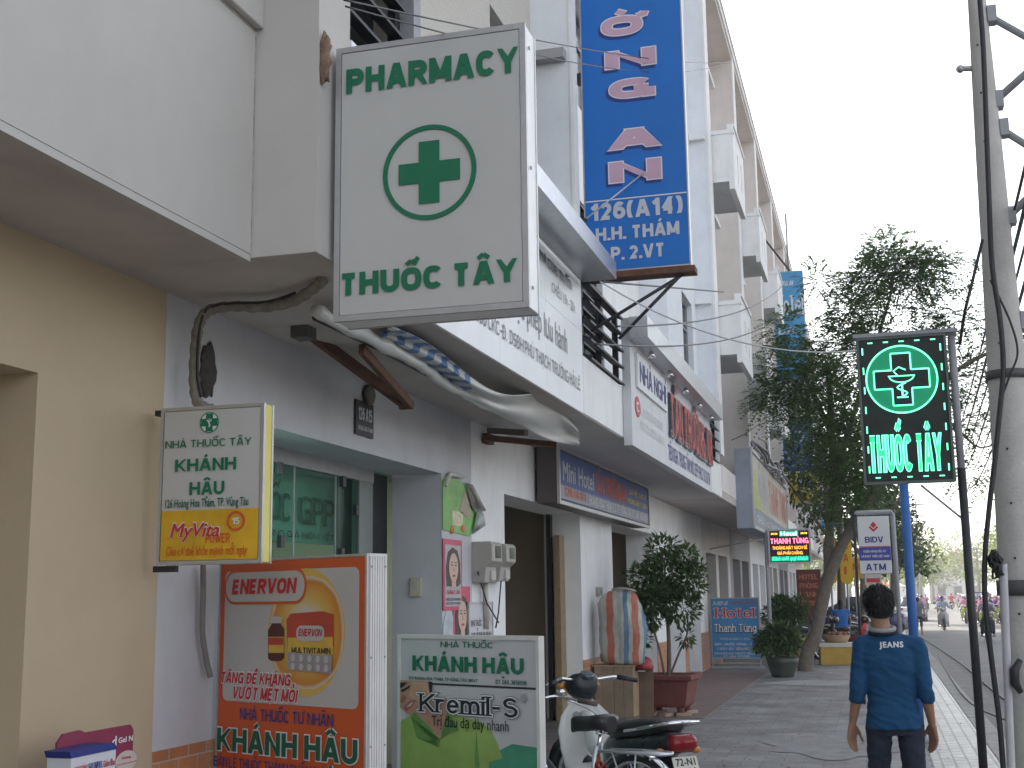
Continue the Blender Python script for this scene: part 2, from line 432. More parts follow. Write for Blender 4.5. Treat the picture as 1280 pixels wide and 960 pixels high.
MARK = {'\u0301': [[(.38,1.12),(.66,1.30)]], '\u0300': [[(.62,1.12),(.34,1.30)]], '\u0309': [_arc(.5,1.27,.13,.09,160,-60,6)+[(.5,1.10)]], '\u0303': [[(.2,1.14),(.38,1.24),(.62,1.14),(.8,1.24)]], '\u0302': [[(.14,1.12),(.5,1.30)],[(.86,1.12),(.5,1.30)]], '\u0306': [_arc(.5,1.30,.34,.17,190,350,8)], '\u0323': [[(.5,-.26),(.5,-.14)]], '\u031b': [[(1.0,.92),(1.22,1.0),(1.26,1.16)]]}
def block(root, s, x0, z0, x1, z1, m, y=-.004, w=.18, wv=None, grow=0, shear=0, gap=None, serif=0, name='lettering', rot=0, bend=None, wide=False, floor=.62):
    h = z1-z0; gap_ = (.085 if gap is None else gap)
    # natural layout in units of the cap height, then squeezed into the given width
    adv = []; x = 0
    for ch in s:
        if ch == ' ': x += .34; adv.append(None); continue
        d = unicodedata.normalize('NFD', ch) if ch not in 'Đđ' else ch
        base = d[0]; base = base if base in GLY else (base.upper() if base.upper() in GLY else '-')
        gw = GLY[base][0]; adv.append((x, gw, base, d[1:])); x += gw+w+gap_
        if '\u031b' in d[1:]: x += .12
    W = x-gap_
    sx = (x1-x0)/max(W, 1e-6)
    wx = w*sx*(1 if sx/h < 1.6 else 1)
    wx = wx if wide else max(min(wx, w*h*1.5), w*h*floor) if len(s) < 16 else min(wx, w*h*1.5); wz = (wv or w*.86)*h
    bm = NB(); k = 0
    for a in adv:
        if a is None: continue
        ax, gw, base, marks = a
        ox = x0+ax*sx+wx/2; cw = gw*sx+(w*sx-wx); oz = z0+wz/2; chh = h-wz
        strokes = list(GLY[base][1]); lowc = base.islower()
        def mp(p): return (ox+p[0]*cw, oz+p[1]*chh)
        bm.verts.ensure_lookup_table(); nv0 = len(bm.verts)
        for P in strokes:
            stroke(bm, [mp(p) for p in P], wx+2*grow, wz+2*grow, z0-grow, z1+grow, y-.00012*(k % 9)); k += 1
            if serif:
                for e, nb in ((P[0], P[1]), (P[-1], P[-2])):
                    if abs(e[0]-nb[0]) < .02 and (abs(e[1]) < .03 or e[1] > .64) and abs(e[1]-nb[1]) > .15:
                        c = mp(e); zz = c[1]; t = h*.075+2*grow; hwid = wx*serif+grow
                        zc = (z0+h*.0375) if e[1] < .3 else zz+wz/2-h*.0375 if e[1] < 1.03 else zz
                        if e[1] < .3 or e[1] > .64: stroke(bm, [(c[0]-hwid, zc), (c[0]+hwid, zc)], wx, t, 0, 0, y-.00012*(k % 9), clip=False); k += 1
        if base not in 'QĐgpy,()/4' and not serif:
            bm.verts.ensure_lookup_table()
            for v in bm.verts[nv0:]:
                v.co.x = min(max(v.co.x, ox-wx/2-grow), ox+cw+wx/2+grow)
        stacked = '\u0302' in marks or '\u0306' in marks
        lift = 0 if not lowc else -.30
        for mk in marks:
            for P in MARK.get(mk, []):
                dx, dz = 0, lift
                if stacked and mk in '\u0301\u0300\u0309\u0303': dx, dz = .34, lift+.12
                if mk == '\u0323': dz = 0
                if mk == '\u031b': dz = -.02 if not lowc else lift
                mw = max(cw, .30*sx) ; mox = ox+cw/2-mw/2
                Q = [(mox+(p[0]+dx)*mw, z0+(p[1]+dz)*h) for p in P]
                if mk == '\u031b': Q = [(ox+p[0]*cw, z0+(p[1]+dz)*h) for p in P]
                stroke(bm, Q, wx*.72+2*grow, wz*.72+2*grow, -99, -99, y-.00012*(k % 9), clip=False); k += 1
    for v in bm.verts:
        X, Z = v.co.x, v.co.z
        X += shear*(Z-z0)
        if rot:
            dx = X-x0; dz = Z-z0; X = x0+dx*cos(rot)-dz*sin(rot); Z = z0+dx*sin(rot)+dz*cos(rot)
        v.co.x, v.co.z = X, Z
    for f in bm.faces:
        if f.normal.y > 0: f.normal_flip()
    me = bpy.data.meshes.new(name); bm.normal_update()
    for f in bm.faces:
        if f.normal.y > 0: f.normal_flip()
    bm.to_mesh(me); bm.free()
    return obj(name, me, m, root)
_free = lettering
def lettering(root, s, x0, z0, x1, z1, m, y=-.004, weight=.02, shear=0, spacing=1.0, ext=0, name='lettering', rot=0, lower=False, res=3, bend=None, grow=0, w=None, serif=0, floor=.62):
    if s.upper() == s or serif:
        ww = w or min(.32, .15+weight*1.9)
        if ext:
            return block(root, s, x0, z0, x1, z1, m, y-.002, ww, grow=grow, shear=shear, name=name, rot=rot, serif=serif)
        return block(root, s, x0, z0, x1, z1, m, y, ww, grow=grow, shear=shear, name=name, rot=rot, serif=serif, floor=floor)
    return _free(root, s, x0, z0, x1, z1, m, y, weight, shear, spacing, ext, name, rot, lower, res, bend)
def inroot(root, p):
    M = Matrix.Translation(root.location) @ Matrix.Rotation(root.rotation_euler.z, 4, 'Z')
    return M.inverted() @ Vector(p)
def px_in(root, x, y, depth=0.0):
    """where the photo's pixel meets the front plane of a sign, in the sign's own metres"""
    M = Matrix.Translation(root.location) @ Matrix.Rotation(root.rotation_euler.z, 4, 'Z')
    nrm = M.to_3x3() @ Vector((0, -1, 0)); p0 = M @ Vector((0, depth, 0))
    d = ray(x, y); e = Vector((0, 0, EYE))
    t = (p0-e).dot(nrm)/d.dot(nrm)
    q = M.inverted() @ (e + d*t)
    return q.x, q.z
def letpx(root, s, xl, yb, xr, yt, m, **k):
    """text from pixel (xl,yb) = baseline left to (xr,yt) = cap top right"""
    a = px_in(root, xl, yb); b = px_in(root, xr, yt)
    # the baseline height is taken at the left, the cap height at the right end
    return lettering(root, s, a[0], a[1], b[0], b[1], m, **k)
def plate(root, name, x0, x1, z0, z1, y, m, t=.004, parent=None):
    return obj(name, bx(x0, x1, y-t, y, z0, z1), m, parent or root)
def flat(root, name, pts, y, m, t=.002):
    return obj(name, prism(NB(), pts, y-t, y), m, root)
def disc_pts(cx, cz, rx, rz=None, n=40):
    rz = rz or rx
    return [(cx+rx*cos(2*pi*k/n), cz+rz*sin(2*pi*k/n)) for k in range(n)]
def rrect(x0, x1, z0, z1, r, n=5):
    P = []
    for cx, cz, a0 in ((x1-r, z0+r, -pi/2), (x1-r, z1-r, 0), (x0+r, z1-r, pi/2), (x0+r, z0+r, pi)):
        for k in range(n+1):
            a = a0 + pi/2*k/n; P.append((cx+r*cos(a), cz+r*sin(a)))
    return P
def ringmesh(bm, cx, cz, rx, rz, wd, y0, y1, n=48):
    o, i = disc_pts(cx, cz, rx, rz, n), disc_pts(cx, cz, rx-wd, rz-wd, n)
    V = [[bm.verts.new((x, yy, z)) for x, z in P] for P, yy in ((o, y0), (i, y0), (i, y1), (o, y1))]
    for k in range(n):
        j = (k+1) % n
        for a, b in ((0,1),(1,2),(2,3),(3,0)):
            bm.faces.new((V[a][k], V[a][j], V[b][j], V[b][k]))
    return bm
def framebars(bm, x0, x1, z0, z1, y0, y1, wd):
    box(bm, x0, x1, y0, y1, z0, z0+wd); box(bm, x0, x1, y0, y1, z1-wd, z1)
    box(bm, x0, x0+wd, y0, y1, z0+wd, z1-wd); box(bm, x1-wd, x1, y0, y1, z0+wd, z1-wd)
    return bm
# ------------------------------------------------------------------ colours
M_WHITE  = mat('white wall paint', (.82,.82,.82), .75, .05, 3, .15, 90, dirt=.32, dirtcol=(.34,.32,.30), streak=True)
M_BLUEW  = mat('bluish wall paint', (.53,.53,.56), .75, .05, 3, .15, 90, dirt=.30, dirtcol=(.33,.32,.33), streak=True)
M_FIN = mat('pale blue white paint', (.76,.79,.83), .75, .05, 3, .15, 90, dirt=.25, dirtcol=(.45,.45,.46), streak=True)
M_CREAM  = mat('cream wall paint', (.50,.40,.275), .8, .04, 2.5, .15, 90, dirt=.30, dirtcol=(.42,.34,.22), streak=True)
M_BALC   = mat('off white balcony paint', (.49,.47,.445), .75, .05, 1.6, .12, 90, dirt=.22, dirtcol=(.44,.39,.31), streak=True)
M_SOFF   = mat('soffit paint', (.52,.475,.44), .85, .10, 1.2, .12, 80, dirt=.45, dirtcol=(.28,.25,.22))
M_PINKW  = mat('pale beige render', (.72,.67,.64), .8, .06, 2, .2, 70, dirt=.35, dirtcol=(.36,.32,.28), streak=True)
M_ROUGHW = mat('rough cast render', (.56,.54,.49), .9, .10, 40, .9, 45, dirt=.2, dirtcol=(.36,.33,.28))
M_GREYW  = mat('grey wall paint', (.36,.35,.36), .8, .06, 2, .15, 80, dirt=.25, dirtcol=(.28,.26,.25), streak=True)
M_DARK   = mat('dark interior', (.035,.035,.037), .8, .3, 2)
M_BLACKM = mat('black painted steel', (.025,.025,.028), .45, .2, 8)
M_GREYM  = mat('grey painted steel', (.30,.30,.32), .45, .10, 9, dirt=.25, dirtcol=(.2,.17,.14))
M_ALU    = mat('brushed aluminium', (.62,.63,.66), .38, .08, 12, metal=.85, dirt=.12, dirtcol=(.35,.33,.3))
M_CHROME = mat('chrome', (.75,.75,.77), .12, .04, 10, metal=1)
M_RUST   = mat('rusty brown steel', (.115,.052,.032), .75, .35, 14, .3, 90)
M_GLASSD = mat('dark window glass', (.05,.06,.075), .08, .1, 2, spec=.8)
M_TILE   = brickmat('orange wall tile', (.58,.27,.125), (.48,.20,.09), (.50,.42,.34), .2, .1, .006, .35, 'YZ', .4)
M_CONC   = mat('concrete', (.36,.35,.33), .85, .12, 7, .35, 60, dirt=.4, dirtcol=(.19,.175,.155), streak=True)
M_WOOD   = mat('weathered wood', (.36,.25,.15), .8, .2, 5, .3, 50, dirt=.4, dirtcol=(.14,.09,.06), streak=True)

XW, XF, XB, SOF = -3.77, -2.62, -2.98, 3.38
XU = -3.05
Y0, Y1, Y2 = 5.6, 11.68, 23.0        # party walls: cream house | pharmacy | hotel | the row beyond
ROOF = 14.3

# ------------------------------------------------------------------ ground
bm = NB(); box(bm, -400, 400, -60, 900, -.75, -.16)
structure('ground', bm, mat('dry earth', (.20,.17,.13), .95, .2, .4, .3, 6))
M_ROAD = mat('asphalt', (.145,.142,.138), .72, .22, .8, .5, 120, dirt=.5, dirtcol=(.14,.13,.12))
structure('road', bx(1.28, 12.4, -20, 420, -.158, -.15), M_ROAD)
M_PAV = brickmat('concrete paving slabs', (.215,.21,.21), (.275,.27,.265), (.125,.12,.12), .40, .20, .007, .60, 'XY', .55, .5, dirt=.55)
M_PAV2 = brickmat('interlocking pavers', (.26,.255,.25), (.32,.315,.305), (.08,.078,.075), .25, .125, .013, .36, 'YX', 1.0, .5, dirt=.45)
structure('sidewalk', bx(-4.4, .42, -14, 300, -.4, 0), M_PAV)
structure('paver_strip', bx(.42, 1.04, -14, 300, -.38, .004), M_PAV2)
bm = NB()
rk = random.Random(4)
y = -14
while y < 160:
    box(bm, 1.04, 1.285, y, y+.99, -.3, .012+rk.uniform(-.004, .004)); y += 1.0
structure('kerb', bm, mat('kerb stone', (.33,.32,.30), .8, .15, 5, .35, 70, dirt=.5, dirtcol=(.15,.14,.13)), bevel=.015)
structure('far_sidewalk', bx(12.4, 17, -14, 300, -.4, -.01), M_PAV)
# centre dashes and the seam along the gutter
bm = NB()
for k in range(26):
    box(bm, 6.3, 6.42, 10+k*7.5, 13+k*7.5, -.149, -.146)
structure('lane_marking', bm, mat('worn white road paint', (.5,.5,.48), .8, .25, 6, dirt=.7, dirtcol=(.12,.12,.12)))
structure('gutter_strip', bx(1.286, 1.75, -14, 160, -.149, -.144), mat('gutter cement', (.19,.18,.17), .8, .2, 2, .4, 50, dirt=.5, dirtcol=(.1,.095,.09)))
# forecourt apron of darker tiles in front of the shops
structure('shop_step', bx(XW-.6, -3.15, 6.2, 17.0, 0.0, .07), brickmat('dark floor tile', (.13,.12,.115), (.16,.145,.135), (.07,.065,.06), .3, .3, .005, .45, 'XY', .3, 0, dirt=.3), bevel=.006)
structure('forecourt', bx(XW-.1, -2.35, 17.4, 27.5, 0.0, .012), mat('red brown screed', (.20,.145,.135), .8, .15, 3, .4, 60, dirt=.5, dirtcol=(.11,.1,.1)))

# ------------------------------------------------------------------ windows and doors as parts
def louvre(parent, x, y0, y1, z0, z1, n=None, tilt=.05, pr=.09, name='louvre_grille'):
    """black steel frame with slanting blades, in a street-parallel opening"""
    bm = NB(); n = n or int((z1-z0)/.2)
    for k in range(n+1):
        z = z0 + (z1-z0)*k/n
        for s in (0,):
            v = [bm.verts.new(p) for p in ((x-.06, y0, z+.03), (x+pr, y0, z-.05), (x+pr, y1, z-.05), (x-.06, y1, z+.03),
                                           (x-.06, y0, z+.055), (x+pr, y0, z-.025), (x+pr, y1, z-.025), (x-.06, y1, z+.055))]
            for f in ((0,3,2,1),(4,5,6,7),(0,1,5,4),(1,2,6,5),(2,3,7,6),(3,0,4,7)): bm.faces.new([v[i] for i in f])
    k = max(1, int((y1-y0)/.7))
    for i in range(k+1):
        yy = y0 + (y1-y0)*i/k
        box(bm, x-.045, x+.015, yy-.03, yy+.03, z0-.04, z1+.06)
    return obj(name, bm, M_BLACKM, parent)
def window(parent, x, y0, y1, z0, z1, mull=1):
    """framed glass in a plane of constant X"""
    bm = NB(); wd = .05
    box(bm, x-.03, x+.03, y0, y1, z0, z0+wd); box(bm, x-.03, x+.03, y0, y1, z1-wd, z1)
    box(bm, x-.03, x+.03, y0, y0+wd, z0+wd, z1-wd); box(bm, x-.03, x+.03, y1-wd, y1, z0+wd, z1-wd)
    for k in range(mull):
        yy = y0 + (y1-y0)*(k+1)/(mull+1); box(bm, x-.02, x+.022, yy-.02, yy+.02, z0+wd, z1-wd)
    zz = z1-(z1-z0)*.3; box(bm, x-.021, x+.021, y0+wd, y1-wd, zz-.02, zz+.02)
    f = obj('window', bm, M_GREYM, parent)
    obj('pane', bx(x-.012, x-.004, y0+wd, y1-wd, z0+wd, z1-wd), M_GLASSD, f)
    return f
def wallgrid(bm, xa, xb, y0, y1, z0, z1, holes):
    """a wall slab xa..xb with rectangular openings (y0,y1,z0,z1) cut out, built of butted blocks"""
    ys = sorted(set([y0, y1] + [h[0] for h in holes] + [h[1] for h in holes]))
    for a, b in zip(ys, ys[1:]):
        if b-a < 1e-6: continue
        hs = sorted([(h[2], h[3]) for h in holes if h[0] <= a+1e-6 and h[1] >= b-1e-6])
        z = z0
        for ha, hb in hs:
            if ha > z+1e-6: box(bm, xa, xb, a, b, z, ha)
            z = max(z, hb)
        if z < z1-1e-6: box(bm, xa, xb, a, b, z, z1)
    return bm

# ------------------------------------------------------------------ 1 the cream house at the left
T = thing('cream_house', 'cream ground floor under a deep off white balcony, the nearest house at the left edge', 'house', (0,0,0))
bm = NB(); wallgrid(bm, XW-.35, XW, -10, 6.1, 0, SOF, [(3.0, 5.0, 0, 2.73)])
obj('ground_floor_wall', bm, M_CREAM, T)
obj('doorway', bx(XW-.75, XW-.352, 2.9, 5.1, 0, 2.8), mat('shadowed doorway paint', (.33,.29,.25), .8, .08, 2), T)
obj('balcony_slab', bx(XW-.4, XB-.012, -10, Y0-.003, SOF, SOF+.16), M_SOFF, T)
bm = NB(); box(bm, XB-.16, XB, -10, Y0, SOF+.018, 4.62); box(bm, XB-.05, XB-.003, -10, Y0-.003, SOF-.02, SOF+.017)
obj('balcony_wall', bm, M_BALC, T)
obj('balcony_coping', bx(XB-.20, XB+.045, -10, Y0-.002, 4.622, 4.80), M_BALC, T, bevel=.008)
bm = NB(); wallgrid(bm, XW-.4, XW-.1, -10, Y0-.004, SOF+.16, ROOF, [(-2, 4.6, 4.9, 6.6), (-2, 4.6, 8.1, 9.9), (-2, 4.6, 11.4, 13)])
obj('upper_wall', bm, M_BALC, T)
for z0, z1 in ((4.9, 6.6), (8.1, 9.9), (11.4, 13)): window(T, XW-.3, -2, 4.6, z0, z1, 3)
bm = NB()
for yy in (2.0, 3.6, Y0-.14):
    box(bm, XB-.13, XB-.06, yy, yy+.07, 4.80, 6.6)
box(bm, XB-.13, XB-.06, -10, Y0-.02, 5.32, 5.38)
box(bm, XB-.12, XB-.07, -10, Y0-.02, 5.06, 5.10)
obj('balcony_railing', bm, M_BLACKM, T)
obj('roof', bx(XW-6, XF, -10, Y0-.002, ROOF, ROOF+.14), M_BALC, T)
bm = NB(); box(bm, XW-6, XW-.4, -10, Y0-.003, -.1, ROOF-.01); obj('core', bm, M_GREYW, T)
obj('side_window', bx(XW-.1, XB-.02, Y0-.04, Y0-.012, 4.81, 7.2), M_GLASSD, T)
bm = NB(); box(bm, XB-.09, XB-.02, Y0-.10, Y0-.041, 4.80, 7.2); box(bm, XB-.55, XB-.50, Y0-.10, Y0-.041, 4.8, 7.2); obj('window_post', bm, M_BLACKM, T)
obj('plaster_joint', bx(XB-.001, XB+.003, Y0-.011, Y0-.004, SOF+.03, 4.60), mat('plaster joint', (.40,.37,.33), .9, .3, 30, dirt=.95, dirtcol=(.09,.06,.04)), T)
obj('coping_shadow_grime', bx(XB-.001, XB+.003, 2.5, Y0-.01, 4.606, 4.615), mat('coping shadow line grime', (.34,.32,.29), .9, .3, 30, dirt=.9, dirtcol=(.14,.12,.10)), T)  # shadow line under the coping painted in along with its grime

# ------------------------------------------------------------------ 2 the pharmacy house
T = thing('pharmacy_house', 'white shop house with the glass shopfront and silver fascia, behind the large lightbox', 'house', (0,0,0))
wh = [(7.42, 10.8, 0, 2.775)]
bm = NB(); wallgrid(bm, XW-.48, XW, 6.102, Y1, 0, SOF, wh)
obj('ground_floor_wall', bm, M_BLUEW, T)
bm = NB()
for a, b in ((6.104, 7.419), (10.801, Y1)): obj('tile_dado', bx(XW-.2, XW+.012, a, b, .071, .86), M_TILE, T)
obj('fascia_slab', bx(XW-.5, XF-.014, Y0+.003, Y1-.002, SOF, SOF+.12), M_SOFF, T)
# corner pilaster rising beside the cream balcony
obj('pilaster', bx(XB-.0, XF, Y0, 6.0, SOF+.002, ROOF), M_BALC, T); obj('pilaster_base', bx(XW-.1, XB-.001, Y0, 6.0, SOF+.002, 4.75), M_BALC, T)
bm = NB(); wallgrid(bm, XU-.3, XU, 6.001, Y1-.17, SOF+.12, ROOF, [(6.001, 8.1, 5.15, 6.6), (10.1, Y1-.17, 5.6, 6.93), (6.6, 8.6, 8.3, 9.7), (6.6, 8.6, 11.3, 12.8)])
obj('upper_wall', bm, M_ROUGHW, T)
obj('window_back', bx(XU-.5, XU-.302, 6.0, Y1-.18, SOF+.13, 12.9), M_DARK, T)
louvre(T, XU-.07, 6.08, 7.95, 5.2, 6.55, 6)
obj('window_post', bx(XU-.06, XU+.05, 8.02, 8.16, 5.15, 6.62), M_GREYM, T)
for z0, z1 in ((8.3, 9.7), (11.3, 12.8)): window(T, XU-.15, 6.6, 8.6, z0, z1, 2)
bm = NB(); box(bm, XW-.1, XF-.03, Y1-.168, Y1, SOF+.125, ROOF)
obj('party_fin', bm, M_FIN, T)
obj('fin_ledge', bx(XU, XF-.06, Y1-.30, Y1-.169, 6.93, 7.03), M_GREYW, T)
obj('fin_edge', bx(XF-.029, XF+.004, Y1-.18, Y1+.01, 4.9, ROOF), M_WHITE, T)
obj('fascia_wall', bx(XF-.22, XF-.002, 6.6, Y1-.002, SOF+.018, 4.86), M_WHITE, T)
obj('fascia_end', bx(XF-.20, XF-.003, 6.001, 6.599, SOF+.018, 4.2), M_WHITE, T)
bm = NB(); box(bm, XF-.42, XF+.02, Y0, Y1, ROOF+.002, ROOF+.14); box(bm, XW-6, XF-.422, Y0, Y1, ROOF+.002, ROOF+.12); obj('roof', bm, M_WHITE, T)
bm = NB(); box(bm, XW-6, XW-.52, Y0, Y1, SOF, ROOF-.01); obj('core', bm, M_GREYW, T)
# shopfront: steel frame, glass, shutter guides, and the lit room behind it
XG = -4.25
def clearglass(key, tint, refl=.10):
    m = bpy.data.materials.new(key); m.use_nodes = True; t = m.node_tree; N = t.nodes; L = t.links
    N.remove(N['Principled BSDF'])
    tr = N.new('ShaderNodeBsdfTransparent'); tr.inputs['Color'].default_value = (*tint, 1)
    gl = N.new('ShaderNodeBsdfGlossy'); gl.inputs['Roughness'].default_value = .02
    lw = N.new('ShaderNodeLayerWeight'); lw.inputs['Blend'].default_value = .5
    fz = N.new('ShaderNodeMath'); fz.operation = 'POWER'; fz.inputs[1].default_value = 9; L.new(lw.outputs['Facing'], fz.inputs[0])
    ms = N.new('ShaderNodeMixShader'); L.new(fz.outputs[0], ms.inputs[0]); L.new(tr.outputs[0], ms.inputs[1]); L.new(gl.outputs[0], ms.inputs[2])
    L.new(ms.outputs[0], N['Material Output'].inputs[0]); return m
M_SGLASS = clearglass('green tinted shop glass', (.70,.84,.78))
fr = NB(); box(fr, XG-.03, XG+.03, 7.42, 10.28, 2.66, 2.775)
for yy in (7.45, 8.75, 9.52): box(fr, XG-.006, XG+.006, yy-.008, yy+.008, .1, 2.66)
door = obj('shopfront', fr, M_GREYM, T)
obj('pane', bx(XG-.004, XG+.004, 7.43, 9.98, .08, 2.655), M_SGLASS, door)
obj('jamb', bx(XG-.05, XG+.02, 9.98, 10.28, .07, 2.66), mat('grey green jamb', (.20,.22,.21), .5, .1, 4), door)
obj('shutter_guide', bx(XG-.36, XG-.052, 10.30, 10.8, .07, 2.77), M_BLACKM, T)
for yy, zz in ((8.45, 2.62), (9.62, 2.62), (9.9, 2.40), (8.5, 2.08), (9.6, 2.02)):
    obj('clamp', bx(XG+.005, XG+.04, yy-.03, yy+.03, zz-.045, zz+.045), M_BLACKM, door)
bm = NB(); box(bm, XG-2.6, XG-2.5, 7.0, 12.5, 0, 2.9); box(bm, XG-2.5, XG-.1, 12.4, 12.5, 0, 2.9); box(bm, XG-2.5, XG-.1, 7.0, 7.1, 0, 2.9)
box(bm, XG-2.5, XG-.1, 7.1, 12.4, 2.86, 2.96)
obj('shop_interior', bm, mat('teal shop wall', (.22,.33,.31), .7, .06, 2), T)
bm = NB(); box(bm, XG-1.1, XG-.9, 7.3, 11.8, 0, 1.0); box(bm, XG-2.48, XG-2.1, 7.3, 12.2, 0, 2.0)
obj('shop_cabinet', bm, mat('dark shop cabinet', (.06,.07,.07), .4, .2, 3), T)
M_TUBE = mat('lit tube lamp', (.9,.95,.93), .4, .0, emit=(.85,1,.95), estr=9)
obj('ceiling_lamp', bx(XG-1.9, XG-.9, 9.2, 10.2, 2.80, 2.855), M_TUBE, T)
obj('window_lamp', bx(XG-.22, XG-.07, 7.46, 8.05, 2.61, 2.645), M_TUBE, T)
obj('header_board', bx(XG-.34, XG-.30, 7.2, 10.25, 2.12, 2.80), mat('pale teal board', (.30,.50,.45), .5, .06, 2), T)
GP = thing('window_lettering', 'green serif style letters hung inside the pharmacy shopfront glass', 'lettering', (XG-.28, 0, 0), pi/2)
MG = mat('dark green vinyl', (.02,.13,.09), .5, .1, 6)
ga, gb = onX(374, 612, XG-.28).y, onX(417, 612, XG-.28).y
lettering(GP, 'GPP', ga, 2.27, gb, 2.50, MG, w=.17, serif=1.0, y=-.01)
lettering(GP, 'NHÀ THUỐC', ga-1.75, 2.27, ga-.16, 2.50, MG, w=.17, serif=1.0, y=-.01)
lettering(GP, 'BÁN ĐÚNG GIÁ NIÊM YẾT', ga-1.0, 2.15, gb, 2.20, MATS['black painted steel'], weight=.01, y=-.01)
# a wind chime hanging in the shop window
WC = thing('wind_chime', 'dark red and black hanging charm behind the pharmacy glass', 'ornament', (XG-.16, 8.30, 2.05))
obj('hanger', tb([(0,-.13,.50), (0,.13,.44)], .018, 6), M_BLACKM, WC)
bm = NB(); box(bm, -.03, .03, -.045, .045, .08, .36); obj('tassel', bm, mat('red lacquer', (.18,.03,.03), .5, .2, 9), WC)
bm = NB()
for k in range(5): ball(bm, (0, -.06+.12*(k%2), .1+.055*k), .028, 8, 6)
tube(bm, [(0,0,.36), (0,0,.72)], .004, 5); obj('beads', bm, M_BLACKM, WC, smooth=True)

# ------------------------------------------------------------------ 3 the hotel house
T = thing('hotel_house', 'white hotel house whose wide overhang carries the red letter signboard', 'house', (0,0,0))
wh = [(12.82, 16.4, 0, 2.74), (18.5, 22.2, 0, 2.72)]
bm = NB(); wallgrid(bm, XW-.5, XW, Y1+.002, Y2, 0, SOF, wh); obj('ground_floor_wall', bm, M_WHITE, T)
bm = NB()
for a, b in ((Y1+.002, 12.82), (16.4, 18.5), (22.2, Y2)): obj('tile_dado', bx(XW-.48, XW+.012, a+.004, b-.004, .072, .82), M_TILE, T)
bm = NB(); box(bm, XW-2.9, XW-2.8, 12.3, 22.7, 0, 3.0); box(bm, XW-2.8, XW-.5, 17.4, 17.5, 0, 3.0); box(bm, XW-2.8, XW-.5, 12.3, 12.4, 0, 3); box(bm, XW-2.8, XW-.5, 22.6, 22.7, 0, 3)
obj('lobby_wall', bm, mat('beige lobby paint', (.34,.29,.22), .8, .06, 2), T)
obj('lobby_ceiling', bx(XW-2.8, XW-.5, 12.3, 22.7, 3.0, 3.1), M_GREYW, T)
bm = NB(); box(bm, XW-.44, XW-.38, 16.28, 16.395, .073, 2.735); box(bm, XW-.44, XW-.30, 12.83, 12.9, .073, 2.735)
obj('door_frame', bm, M_BLACKM, T)
obj('folding_gate', bx(XW-.30, XW-.22, 16.12, 16.39, .073, 2.45), mat('brass brown folding gate', (.28,.20,.11), .5, .2, 14, dirt=.3), T)
obj('shutter_guide', bx(XW-.48, XW-.34, 18.52, 18.95, .013, 2.70), M_BLACKM, T)
obj('fascia_slab', bx(XW-.5, XF-.014, Y1+.001, Y2-.002, SOF, SOF+.12), mat('pale soffit paint', (.56,.55,.55), .85, .06, 1.5, .1, 80, dirt=.3, dirtcol=(.34,.32,.3)), T)
obj('parapet', bx(XF-.14, XF, Y1+.001, Y2-.002, SOF+.012, 3.96), M_WHITE, T)
louvre(T, XF-.07, 11.95, 13.75, 4.02, 4.78, 4, pr=.10)
louvre(T, XF-.07, 20.8, 22.7, 4.02, 5.0, 5, pr=.10)
bm = NB(); wallgrid(bm, XU-.65, XU-.35, Y1+.002, 19.4, SOF+.12, ROOF, [(13.2, 16.5, 4.2, 6.7), (12.6, 16.6, 8.0, 9.6), (12.6, 16.6, 11.3, 12.9)])
obj('upper_wall', bm, M_WHITE, T)
obj('window_back', bx(XU-.9, XU-.66, 12.5, 17, 4, 13), M_DARK, T)
louvre(T, XU-.45, 13.2, 16.5, 4.2, 6.7, 11)
for z0, z1 in ((8.0, 9.6), (11.3, 12.9)): window(T, XU-.5, 12.6, 16.6, z0, z1, 2)
bm = NB(); wallgrid(bm, XW-.2, -2.95, 19.4, Y2-.12, SOF+.125, ROOF, [(21.05, 22.3, 5.2, 6.85), (21.05, 22.3, 8.5, 10.0), (21.05, 22.3, 11.8, 13.2)])
obj('bay_wall', bm, M_FIN, T)
for z0, z1 in ((5.2, 6.85), (8.5, 10.0), (11.8, 13.2)):
    window(T, -3.07, 21.05, 22.3, z0, z1, 1)
obj('party_fin', bx(XW-.1, XF-.02, Y2-.118, Y2-.004, SOF+.126, ROOF), M_FIN, T)
for zz in (6.98, 10.18): obj('fin_ledge', bx(-2.945, XF-.03, Y2-.24, Y2-.119, zz, zz+.12), M_WHITE, T)
obj('fin_edge', bx(XF-.019, XF+.03, Y2-.13, Y2+.38, SOF+.8, ROOF), M_WHITE, T)
bm = NB(); box(bm, XF-.45, XF+.03, Y1, Y2, ROOF+.002, ROOF+.14); box(bm, XW-6, XF-.452, Y1, Y2, ROOF+.002, ROOF+.12); obj('roof', bm, M_WHITE, T)
bm = NB(); box(bm, XW-6, XW-.52, Y1+.004, Y2-.004, SOF, ROOF-.01); obj('core', bm, M_GREYW, T)

